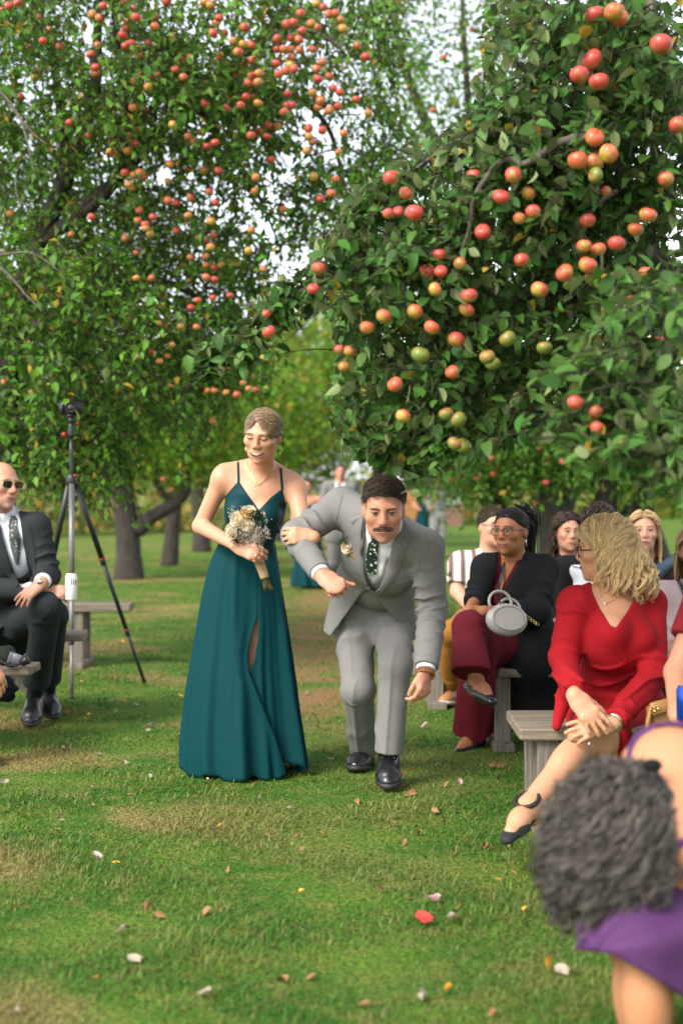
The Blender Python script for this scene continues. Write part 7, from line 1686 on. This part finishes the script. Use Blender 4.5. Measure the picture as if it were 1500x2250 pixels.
def back_guests():
    J = sit(1247, 1228, 9.05, .05)
    t, *_ = dress_guest('smiling woman with dark wavy hair in black, seated behind the others', G(1250, 1545), J, P(1246, 1170, 9.0), rotm(10, 0, 0), 1.02, (.50, .285, .20), M['hair_dark'], M['black_knit'], feat=dict(smile=.8, brow=1.2), carve=[[(1222, 1180), (1226, 1225), (1240, 1258), (1262, 1225), (1268, 1180)]], carve_y=9.0, lock=(420, 20, .017), hcurl=(.010, 1.0)); flats(t, J)
    J = sit(1305, 1232, 8.15, .03)
    def ex(t, H, B, C):
        S = Field(.008); H.torso(S, .020); S.carve_px([(1200, 1200), (1262, 1200), (1240, 1290), (1225, 1420), (1200, 1420)], 8.6); S.plane(H.J['neck'] - [0, 0, .02], (0, 0, 1)); S.carve_px([(1320, 1180), (1420, 1180), (1420, 1460), (1330, 1460)], 8.6); S.build(); so = obj('shirt', *S.mesh(2), M['shirt'], t)
        h1 = hit_cam(S); obj('collar', *patch(h1, [(1275, 1205), (1262, 1232), (1254, 1242)], [(1284, 1215), (1276, 1238), (1272, 1246)], 8, 4, .01, .004), M['shirt'], so)
        a = P(1228, 1372, 7.9); X = Field(.007); X.cone(a, a + [-.01, -.02, -.06], .045, .05, .02, fold=drape(.006, 4)); X.build(); obj('shirt_tail', *X.mesh(1), M['shirt'], so)
    t, *_ = dress_guest('woman with dark curly pinned up hair in white shirt and black cardigan', G(1305, 1570), J, P(1313, 1163, 8.1), rotm(-14, 2, 4), 1.06, (.47, .25, .165), M['hair_dark'], M['black_knit'], hair='up', feat=dict(smile=.3, brow=1.2), carve=[[(1262, 1180), (1256, 1240), (1240, 1300), (1236, 1400), (1300, 1400), (1360, 1180)]], carve_y=8.08, lock=(420, 11, .012), hcurl=(.014, 1.3), extra=ex); flats(t, J)
    J = sit(1418, 1236, 8.45, 0)
    def ex2(t, H, B, C):
        h1 = hit_cam(C); obj('scarf', *patch(h1, [(1486, 1212), (1450, 1234), (1412, 1262), (1400, 1290)], [(1490, 1232), (1460, 1262), (1425, 1300), (1402, 1310)], 14, 6, .012, .02), M['denim'], t)
    t, *_ = dress_guest('woman with long straight blond hair seated behind the woman in red', G(1418, 1545), J, P(1413, 1171, 8.4), rotm(-8, -6, 0), 1.04, (.56, .34, .25), M['hair_longblond'], M['maroon_top'], feat=dict(smile=0, mouth_open=.003, brow=.9, brow_mat=M['brow_light']), carve=[[(1380, 1190), (1392, 1240), (1412, 1290), (1432, 1240), (1444, 1190)]], carve_y=8.42, lock=(480, 22, .0175), hcurl=(.002, .4), lips='lips_nude', extra=ex2); flats(t, J)
    J = sit(1535, 1290, 6.95, 0.02, 1.05); J['elA'] = P(1452, 1392, 6.95); J['wrA'] = P(1480, 1420, 6.72); J['wrB'] = P(1505, 1415, 6.70); J['elB'] = P(1625, 1400, 6.9)
    def ex3(t, H, B, C):
        h1 = hit_cam(C); obj('bag_strap', *patch(h1, [(1480, 1265), (1496, 1300), (1520, 1360)], [(1488, 1262), (1504, 1297), (1528, 1357)], 14, 4, .010, .004), mat_spots('strap_print', (.02, .02, .02), (.6, .6, .58), (.6, .6, .58), 120, .25), t)
    t, *_ = dress_guest('woman in a pale pink blouse and black trousers at the right edge', G(1480, 1690), J, P(1530, 1213, 6.9), rotm(-12, 3, 0), 1.05, (.58, .36, .26), M['hair_longblond'], M['pink_blouse'], carve=[[(1510, 1230), (1520, 1290), (1538, 1320), (1552, 1290), (1556, 1230)]], carve_y=6.9, lock=(460, 22, .0175), hcurl=(.003, .5), extra=ex3, h=.007, girth=1.15, sc=1.04); flats(t, J)

def red_lady():
    J = dict(pel=P(1352, 1560, 5.88), chest=P(1345, 1390, 5.70), neck=P(1345, 1298, 5.78), shA=P(1262, 1326, 5.64), shB=P(1426, 1326, 5.82), elA=P(1238, 1448, 5.62), wrA=P(1261, 1528, 5.25), elB=P(1434, 1486, 5.60), wrB=P(1346, 1588, 5.27),
             hipA=P(1308, 1588, 5.80), hipB=P(1398, 1590, 5.86), knB=P(1284, 1626, 5.39), anB=P(1160, 1772, 5.10), toeB=P(1122, 1828, 4.98), knA=P(1322, 1626, 5.42), anA=P(1330, 1800, 5.66), toeA=P(1300, 1826, 5.55))
    hc, R, s = P(1328, 1208, 5.78), rotm(-104, 4, 4), 1.08
    t, H, B = guest('blond woman in a red wrap dress with crossed legs, turned away', G(1300, 1830), J, hc, R, s, 1.08, True, .0055, 1.08, feet='AB')
    add_head(B, hc, R, s, J['neck'], 1.02, True, .8)
    add_hand(B, J['wrA'], (.56, -.34, -.74), (-.05, -.92, .36), 1.04, (.10, .25, .25), -1, .10, (.5, .1), .003); add_hand(B, J['wrB'], (-.96, -.04, -.20), (.0, -.80, .60), 1.04, (.12, .30, .3), 1, .10, (.4, .2), .003)
    B.build(); V, F = B.mesh(1); obj('body', V, F, M['skin'], t, cols=skin_cols(V, (.60, .345, .215), hc, R, s, .3))
    features(B, t, hc, R, s, M, eye_open=.7, brow=.9, smile=.9, lips=M['lips_pink'], brow_mat=M['brow_light']); glasses(t, hc, R, s, M['black_plastic'], M['lens_clear'], .034, .020, .0024, 2.8)
    hl = hairline(.60, .28, -.06, -.5); off = lambda D: -.008 + .020 * sstep(-.06, .14, D[:, 2] - hl(D))
    n = 2600; D = dome_dirs(n, lambda d: d[:, 2] > hl(d) - .02); roots = HAIRC * .5 + D * HAIRR
    def flow(p, i):
        w = sstep(.0, .07, p[:, 2])[:, None]; side = np.sign(p[:, 0:1] + .012); q = nrm(p * np.array([1, 1, 0]))
        return w * np.concatenate([side * .9, .35 + 0 * side, -.2 - 3 * np.abs(p[:, 0:1])], 1) + (1 - w) * (np.array([0, 0.05, -1]) + q * (.42 if i < 9 else -.12))
    hair = obj('hair', *join([hair_shell(B, hc, R, s, off, noise=.003), strands(hc, R, s, roots, flow, 14, .0145, .0014, lambda p, i: (p[:, 2] > .0), rng.uniform(.006, .026, n), taper=(1, .5), sides=3, curl=(.019, .95), clump=170)]), M['hair_blond'], t)
    C = Field(.0052); H.torso(C, .010)
    for q, k in (('A', .94), ('B', .95)):
        C.cone(J['sh' + q], J['el' + q], .066, .060, .03, fold=folds(wr_fold(.0045, .85, .2, 4, .6), wr_fold(.004, .1, .15, 4, 1.6))); C.cone(J['el' + q], J['el' + q] + (J['wr' + q] - J['el' + q]) * k, .060, .046, .02, cap=True, fold=folds(wr_fold(.004, .1, .25, 4, 1.0), wr_fold(.004, .85, .2, 5, .3)))
    C.ell(J['pel'], (.195, .15, .14), H.Rp, .06)
    C.cone(J['hipA'], J['knA'] * .80 + J['hipA'] * .20 + [-.015, 0, 0], .125, .100, .05, cap=True); C.cone(J['hipB'], J['knB'] * .72 + J['hipB'] * .28, .125, .105, .05, cap=True)
    C.cone(P(1240, 1520, 5.62), P(1222, 1596, 5.48), .036, .018, .05)
    C.noise(lambda X, Y_, Z: .0070 * np.exp(-((Z - P(0, 1485, 5.7)[2]) / .075) ** 2) * (1.0 - 2.4 * (1 - np.abs(np.sin(42 * (Z + .20 * X + .05 * np.sin(14 * X))))) ** 2) * (Y_ < 5.72))
    C.carve_px([(1292, 1230), (1300, 1300), (1316, 1335), (1340, 1374), (1352, 1379), (1376, 1345), (1402, 1302), (1412, 1270), (1400, 1230)], 5.80)
    C.build(); dress = obj('dress', *C.mesh(2), M['red_knit'], t); h1 = hit_cam(C)
    for A_, B_ in (([(1290, 1290), (1302, 1320), (1322, 1355), (1352, 1400), (1380, 1445)], [(1262, 1296), (1276, 1330), (1300, 1372), (1336, 1424), (1372, 1458)]),):
        obj('wrap_fold', *patch(h1, A_, B_, 22, 6, .002, .005), M['red_knit'], dress)
    hb = hit_cam(B); pts = B.hit_px(spline([(1316, 1290), (1320, 1308), (1327, 1324), (1345, 1320), (1362, 1304)], 16)); pts[:, 1] -= .003
    nk = obj('necklace', *tubes(pts[None], np.full((1, 16), .0010), 4), M['silver'], t); obj('pendant', *uvs(B.hit_px(np.array([[1327.0, 1326.0]]))[0] - [0, .006, 0], (.006, .004, .006)), M['teeth'], nk)
    a = np.linspace(0, 2 * pi, 15); rg = J['wrB'] + nrm([-.88, -.30, -.25]) * .105 + np.array([0, -.012, -.045]); obj('ring', *tubes((rg + np.stack([np.cos(a) * .003, np.cos(a) * .009, np.sin(a) * .010], 1))[None], np.full((1, 15), .0026), 5, False), M['silver'], t)
    wd = nrm(J['wrB'] - J['elB']); fr = frame_from(wd, (0, 0, 1)); obj('bracelet', *tubes((J['wrB'] + wd * .0 + np.stack([np.cos(a) * .034, np.sin(a) * .034, 0 * a], 1) @ fr.T)[None], np.full((1, 15), .0045), 5, False), M['silver'], t)
    # crossed-strap shoes
    bm = mat_plain('black_suede', (.010, .010, .011), .75, bump=.1, bscale=200)
    for q in 'AB':
        an, toe = J['an' + q], J['toe' + q]; d = nrm(toe - an); sd = nrm(np.cross(d, [0, 0, 1.0])); u = np.cross(sd, d)
        X = Field(.005); b0 = an + (toe - an) * .68 - u * .010; X.cone(b0, toe + d * .035 - u * .004, .043, .026, .02, flat=(u, .72)); X.cone(an - d * .02 - u * .042, b0 - u * .012, .032, .040, .02, flat=(u, .35)); X.cone(an - d * .045 - u * .02, an - d * .05 + u * .015, .028, .026, .02); X.build(); so = obj('shoe', *X.mesh(1), bm, t)
        for sg in (-1, 1):
            m_ = an + (toe - an) * .45; pts = [m_ - u * .02 - sd * sg * .042, m_ + u * .022 + d * -.02, an + u * .035 * .6 + sd * sg * .036 - d * .01, an + u * .03 - d * .05 + sd * sg * .012]
            obj('strap', *tube([np.array(p) for p in pts], .0085, 6, 14), bm, so)
        c_ = an + u * .028; a_ = np.linspace(0, 2 * pi, 17); obj('strap', *tubes((c_ + np.outer(np.cos(a_), sd) * .043 + np.outer(np.sin(a_), nrm(np.cross(u, sd))) * .046)[None], np.full((1, 17), .009), 6, False), bm, so)

def edge_people():
    # arm with a blue can reaching in at the right edge
    J = sit(1655, 1235, 5.25, 0, 1.1); J['shA'] = P(1560, 1290, 5.20); J['elA'] = P(1486, 1478, 5.10); J['wrA'] = P(1488, 1575, 4.88); J['wrB'] = P(1600, 1560, 4.9)
    hc, R, s = P(1655, 1140, 5.2), rotm(-15, 0, 0), 1.08
    t, H, B = guest('person in a red short sleeve holding a blue can at the right edge', G(1560, 1930), J, hc, R, s, 1.08, False, .008, 1.1)
    add_head(B, hc, R, s, J['neck'], 1.05); add_hand(B, P(1484, 1572, 4.90), (.45, -.45, .55), (-.55, -.80, .1), 1.08, (.6, .8, .5), -1, .05, k=.003); B.build(); V, F = B.mesh(1)
    obj('body', V, F, M['skin'], t, cols=skin_cols(V, (.52, .29, .19), hc, R, s, .3)); features(B, t, hc, R, s, M, lips=M['lips_nude'])
    hl = hairline(); obj('hair', *hair_shell(B, hc, R, s, lambda D: -.008 + .018 * sstep(-.04, .12, D[:, 2] - hl(D))), M['hair_dark'], t)
    C = Field(.009); H.torso(C, .02); C.cone(J['shA'], J['shA'] + (J['elA'] - J['shA']) * .62, .08, .076, .03, cap=True); C.cone(J['shB'], J['shB'] + (J['elB'] - J['shB']) * .6, .08, .076, .03, cap=True); C.build(); obj('shirt', *C.mesh(2), mat_cloth('red_jersey', (.20, .015, .02)), t); trousers(H, M['denim'], t, 'AB', .016, .06, h=.011); flats(t, J)
    c = P(1506, 1546, 4.85); can = thing('drink_can', 'blue drink can held at the right edge above the purple strap', 'can', c - [0, 0, .06])
    obj('can_body', *lathe([(.001, -.060), (.026, -.060), (.033, -.052), (.033, .045), (.027, .058), (.027, .061)], c, None, 24), mat_plain('can_blue', (.01, .06, .40), .25, .6), can); obj('lid', *lathe([(.027, .061), (.025, .058), (.001, .058)], c, None, 24), M['silver'], can)
    # tan bag beside the red dress
    c = P(1452, 1556, 5.35); bag = thing('shoulder_bag', 'tan leather bag with gold clasp on bench beside the red dress', 'bag', c - [0, 0, .11]); tl = mat_plain('tan_bag_leather', (.30, .145, .035), .5, var=.12)
    obj('bag_body', *box(c + [.05, .06, -.05], (.20, .07, .13), rotm(12, 8, 0), .02), tl, bag); obj('flap', *box(c + [.04, .02, .012], (.17, .012, .05), rotm(12, -18, -12), .004), tl, bag); obj('strap', *tube([c + [-.04, .0, .0], c + [-.055, -.015, -.06], c + [-.052, -.012, -.13]], .010, 6, 10), tl, bag)
    a = np.linspace(0, 2 * pi, 11); obj('clasp', *join([tubes((c + [-.035 + .012 * k, -.012, -.004 + .008 * k] + np.stack([np.cos(a) * .009, .2 * np.sin(a) * .009, np.sin(a) * .009], 1))[None], np.full((1, 11), .0022), 5, False) for k in (0, 1)]), M['gold'], bag)
    # person cut off by the left edge: knee and forearm beside the camera bag
    J = sit(-150, 1230, 7.45, 0); J['knB'] = P(-18, 1480, 7.05); J['hipB'] = P(-110, 1500, 7.5); J['anB'] = P(-40, 1650, 7.1); J['toeB'] = P(-20, 1680, 6.95); J['elB'] = P(-60, 1400, 7.3); J['wrB'] = P(-22, 1458, 7.0)
    hc, R, s = P(-150, 1160, 7.4), rotm(15, 0, 0), 1.04
    t, H, B = guest('person cut off by the left edge, bare knee and navy skirt', G(-60, 1680), J, hc, R, s, 1.0, True, .009); add_head(B, hc, R, s, J['neck'], 1, True); add_hand(B, J['wrB'], (.5, -.2, -.8), (.5, -.7, .3), 1, (.2, .3, .3), 1)
    B.build(); V, F = B.mesh(1); obj('body', V, F, M['skin'], t, cols=skin_cols(V, (.50, .27, .17), hc, R, s)); features(B, t, hc, R, s, M, lips=M['lips_nude']); hl = hairline(); obj('hair', *hair_shell(B, hc, R, s, lambda D: -.008 + .02 * sstep(-.04, .12, D[:, 2] - hl(D))), M['hair_dark'], t)
    C = Field(.010); H.torso(C, .014); C.ell(J['pel'], (.19, .15, .13), H.Rp, .05); C.cone(J['hipB'], P(12, 1515, 7.25), .11, .06, .05, fold=drape(.01, 5)); C.cone(J['hipA'], J['knA'], .11, .09, .05); C.build(); obj('dress', *C.mesh(2), mat_cloth('navy_dress', (.008, .011, .018)), t); flats(t, J)

def purple_lady():
    J = dict(pel=P(1640, 2010, 3.30), chest=P(1520, 1800, 3.22), neck=P(1420, 1748, 3.14), shA=P(1505, 1862, 3.10), shB=P(1452, 1672, 3.34), elA=P(1480, 1985, 3.14), wrA=P(1420, 1990, 3.30), elB=P(1440, 1900, 3.42), wrB=P(1420, 1990, 3.40),
             hipA=P(1600, 2060, 3.18), hipB=P(1600, 2040, 3.42), knA=P(1425, 2085, 3.02), knB=P(1400, 2070, 3.34), anA=P(1428, 2420, 3.06), anB=P(1400, 2380, 3.40), toeA=P(1360, 2450, 3.02), toeB=P(1340, 2400, 3.38))
    hc, R, s = P(1352, 1815, 3.12), rotm(-84, 62, 0), 1.02
    t, H, B = guest('bent over woman with curly dark grey hair in a purple dress', G(1500, 2430), J, hc, R, s, 1.0, True, .0055, 1.05, feet='AB')
    B.ell(P(1475, 1725, 3.22), (.118, .13, .13), None, .06)
    add_head(B, hc, R, s, J['neck'], 1, True)
    for q in 'AB': add_hand(B, J['wr' + q], (-.6, 0, -.8), (-.5, -.6, .5), .96, (.3, .4, .3), 1)
    B.build(); V, F = B.mesh(1); obj('body', V, F, M['skin'], t, cols=skin_cols(V, (.56, .29, .16), hc, R, s)); features(B, t, hc, R, s, M, lips=M['lips_nude'])
    hl = hairline(.55, .1, -.15, -.6); off = lambda D: -.008 + .024 * sstep(-.08, .10, D[:, 2] - hl(D))
    n = 2600; D = dome_dirs(n, lambda d: d[:, 2] > hl(d) - .08); roots = HAIRC * .5 + D * HAIRR; gl = R.T @ np.array([0, 0, -1.0])
    dep = rng.uniform(0, 1, (n, 1))
    def flow(p, i):
        out = nrm((p - HAIRC) / HAIRR); return out * (.95 if i < 4 else .22) + gl * (.22 + .20 * min(i, 9)) * (.5 + .8 * dep) + .35 * rng.normal(size=p.shape)
    obj('hair', *join([hair_shell(B, hc, R, s, off, noise=.004), strands(hc, R, s, roots, flow, 17, .0125, .0020, None, taper=(1, .5), sides=3, curl=(.017, 1.2), clump=600)]), M['hair_grey'], t)
    C = Field(.0058); H.torso(C, .010); C.ell(J['pel'], (.20, .17, .15), H.Rp, .06)
    C.carve_px([(1250, 1400), (1490, 1560), (1500, 1700), (1480, 1850), (1478, 1870), (1300, 1980), (1200, 1800)], 4.0); C.carve_px([(1250, 1990), (1540, 1975), (1560, 1840), (1700, 1760), (1700, 1400), (1250, 1400)], 4.0)
    C.build(); dr = obj('dress', *C.mesh(2), M['purple'], t)
    # skirt over the thighs, hem dropping behind the knees
    K = Field(.0065)
    for q in 'AB':
        kn = J['kn' + q] + np.array([-.035, 0, .0]); K.cone(J['hip' + q], kn, .145, .095, .06, fold=drape(.010, 6, .8)); K.cone(J['hip' + q] - [0, 0, .12], kn - [0, 0, .06], .13, .085, .06, fold=drape(.012, 7, .3))
    K.cone(J['knA'] + [-.03, 0, -.02], J['knB'] + [-.03, 0, -.02], .085, .085, .06); K.cone(J['hipA'] + [-.1, 0, -.1], J['hipB'] + [-.1, 0, -.1], .12, .12, .06)
    K.carve_px([(1250, 2085), (1340, 2096), (1420, 2140), (1500, 2192), (1800, 2360), (1800, 2800), (1250, 2800)], 4.0)
    K.build(); obj('skirt', *K.mesh(2), M['purple'], dr)
    hb = hit_cam(B)
    obj('strap', *patch(hb, [(1372, 1668), (1384, 1628), (1412, 1600), (1460, 1585), (1530, 1588)], [(1382, 1674), (1394, 1636), (1420, 1610), (1462, 1596), (1530, 1599)], 26, 4, .004, .004), M['purple'], dr)
    obj('strap', *patch(hb, [(1470, 1868), (1490, 1846), (1530, 1828)], [(1472, 1890), (1494, 1864), (1534, 1846)], 12, 4, .004, .004), M['purple'], dr)
    c = P(1432, 1682, 3.05); obj('hair_tie', *uvs(c, (.022, .016, .015), None, 12, 8), M['black_knit'], t)

def far_people():
    # couple walking up behind
    Y = 22.0
    J = dict(pel=P(742, 1180, Y), chest=P(745, 1110, Y), neck=P(746, 1062, Y), shA=P(718, 1070, Y), shB=P(773, 1070, Y), elA=P(706, 1110, Y), wrA=P(712, 1128, Y - .25), elB=P(786, 1112, Y), wrB=P(780, 1150, Y - .1), hipA=P(732, 1190, Y), hipB=P(754, 1190, Y), knA=P(732, 1240, Y - .1), anA=P(732, 1280, Y + .1), knB=P(756, 1238, Y), anB=P(758, 1282, Y), toeA=P(730, 1288, Y), toeB=P(758, 1290, Y - .2))
    hc, R, s = P(748, 1037, Y), rotm(0, 0, 0), 1.1
    t, H, B = guest('distant man in a grey suit and white shirt walking behind the couple', G(745, 1286), J, hc, R, s, 1.08, False, .012, 1.05); add_head(B, hc, R, s, J['neck'], 1.05); B.build(); V, F = B.mesh(1)
    obj('body', V, F, M['skin'], t, cols=skin_cols(V, (.55, .30, .21), hc, R, s)); features(B, t, hc, R, s, M, lips=M['lips_nude'], brow=1.3); hl = hairline(); obj('hair', *hair_shell(B, hc, R, s, lambda D: -.008 + .018 * sstep(-.04, .12, D[:, 2] - hl(D)), 28, 20), M['hair_dark'], t)
    S = Field(.012); H.torso(S, .008); S.build(); obj('shirt', *S.mesh(1), M['shirt'], t)
    C = Field(.013); H.torso(C, .03)
    for q in 'AB': C.cone(J['sh' + q], J['el' + q], .08, .07, .03); C.cone(J['el' + q], J['wr' + q], .065, .052, .02, cap=True)
    C.cone(J['chest'], P(744, 1190, Y), .19, .20, .05, flat=(np.array([0, 1, 0]), .7), cap=True); C.carve_px([(736, 1045), (734, 1070), (744, 1120), (756, 1070), (757, 1045)], Y); C.build(); obj('jacket', *C.mesh(2), M['suit'], t)
    obj('tie', *patch(hit_cam(S), [(743, 1066), (744, 1110)], [(748, 1066), (748, 1110)], 8, 3, .02, .01), M['lining'], t)
    trousers(H, M['suit'], t, 'AB', .02, .07, h=.013)
    for q in 'AB': tp = J['toe' + q].copy(); tp[2] = .03; an = J['an' + q].copy(); an[2] = .09; shoe(t, an, tp, 1.1, M['black_leather'], M['sole_black'])
    Y2 = 21.2
    J = sit(676, 1092, Y2); J.update(pel=P(680, 1180, Y2), hipA=P(672, 1185, Y2), hipB=P(690, 1185, Y2), knA=P(672, 1240, Y2), knB=P(690, 1240, Y2), anA=P(672, 1290, Y2), anB=P(690, 1290, Y2), toeA=P(672, 1293, Y2 - .2), toeB=P(690, 1293, Y2 - .2), elB=P(702, 1120, Y2), wrB=P(716, 1126, Y2 - .05))
    hc, R = P(675, 1068, Y2), rotm(-5, 5, 0)
    t, H, B = guest('distant woman in a strapless teal dress beside the far grey suit', G(680, 1292), J, hc, R, 1.05, 1.0, True, .012); add_head(B, hc, R, 1.05, J['neck'], 1, True); B.build(); V, F = B.mesh(1)
    obj('body', V, F, M['skin'], t, cols=skin_cols(V, (.55, .31, .20), hc, R, 1.05)); features(B, t, hc, R, 1.05, M, lips=M['lips_pink']); obj('hair', *hair_shell(B, hc, R, 1.05, lambda D: -.008 + .022 * sstep(-.04, .12, D[:, 2] - hl(D)), 28, 20), M['hair_dark'], t)
    C = Field(.013); H.torso(C, .012); C.plane(J['chest'] + [0, 0, .05], (0, 0, 1)); C.cone(J['pel'] + [0, 0, .1], P(680, 1288, Y2), .15, .27, .05, cap=True, fold=drape(.03, 8)); C.build(); obj('dress', *C.mesh(1), M['teal'], t); flats(t, J)
    # second pair further off, mostly hidden by the leaves
    Y = 32.0
    J = dict(pel=P(962, 1135, Y), chest=P(962, 1095, Y), neck=P(962, 1062, Y), shA=P(944, 1068, Y), shB=P(981, 1068, Y), elA=P(938, 1098, Y), wrA=P(944, 1120, Y - .2), elB=P(988, 1098, Y), wrB=P(984, 1122, Y - .1), hipA=P(954, 1140, Y), hipB=P(970, 1140, Y), knA=P(950, 1172, Y - .2), anA=P(946, 1212, Y), knB=P(970, 1178, Y - .1), anB=P(966, 1218, Y), toeA=P(944, 1222, Y - .2), toeB=P(966, 1226, Y - .2))
    hc = P(962, 1044, Y); t, H, B = guest('far man in grey suit half hidden by the low hanging leaves', G(958, 1226), J, hc, R, 1.1, 1.06, False, .015); add_head(B, hc, R, 1.1, J['neck']); B.build(); V, F = B.mesh(1); obj('body', V, F, M['skin'], t, cols=skin_cols(V, (.55, .30, .21)))
    obj('hair', *hair_shell(B, hc, R, 1.1, lambda D: -.008 + .018 * sstep(-.04, .12, D[:, 2] - hl(D)), 24, 16), M['hair_dark'], t)
    C = Field(.016); H.torso(C, .03)
    for q in 'AB': C.cone(J['sh' + q], J['el' + q], .08, .07, .03); C.cone(J['el' + q], J['wr' + q], .065, .052, .02, cap=True)
    C.build(); obj('jacket', *C.mesh(1), M['suit'], t); trousers(H, M['suit'], t, 'AB', .03, .08, h=.015)
    for q in 'AB': an = J['an' + q].copy(); an[2] = .09; tp = J['toe' + q].copy(); tp[2] = .03; shoe(t, an, tp, 1.1, M['black_leather'], M['sole_black'])
    J = sit(930, 1080, Y + .3); J.update(pel=P(930, 1140, Y + .3), hipA=P(924, 1142, Y + .3), hipB=P(936, 1142, Y + .3), knA=P(924, 1180, Y + .3), knB=P(938, 1180, Y + .3), anA=P(924, 1218, Y + .3), anB=P(938, 1218, Y + .3))
    hc = P(930, 1060, Y + .3); t, H, B = guest('far woman in a teal dress half hidden by the low hanging leaves', G(930, 1224), J, hc, R, 1.05, 1.0, True, .015); add_head(B, hc, R, 1.05, J['neck'], 1, True); B.build(); V, F = B.mesh(1); obj('body', V, F, M['skin'], t, cols=skin_cols(V, (.55, .31, .20)))
    obj('hair', *hair_shell(B, hc, R, 1.05, lambda D: -.008 + .022 * sstep(-.04, .12, D[:, 2] - hl(D)), 24, 16), M['hair_brown'], t)
    C = Field(.016); H.torso(C, .012); C.plane(J['chest'] + [0, 0, .08], (0, 0, 1)); C.cone(J['pel'] + [0, 0, .1], P(932, 1221, Y + .3), .15, .36, .05, cap=True, fold=drape(.03, 7)); C.build(); obj('dress', *C.mesh(1), M['teal'], t)
seated_man(); patterned_man(); burgundy_lady(); back_guests(); red_lady(); edge_people(); purple_lady(); far_people()
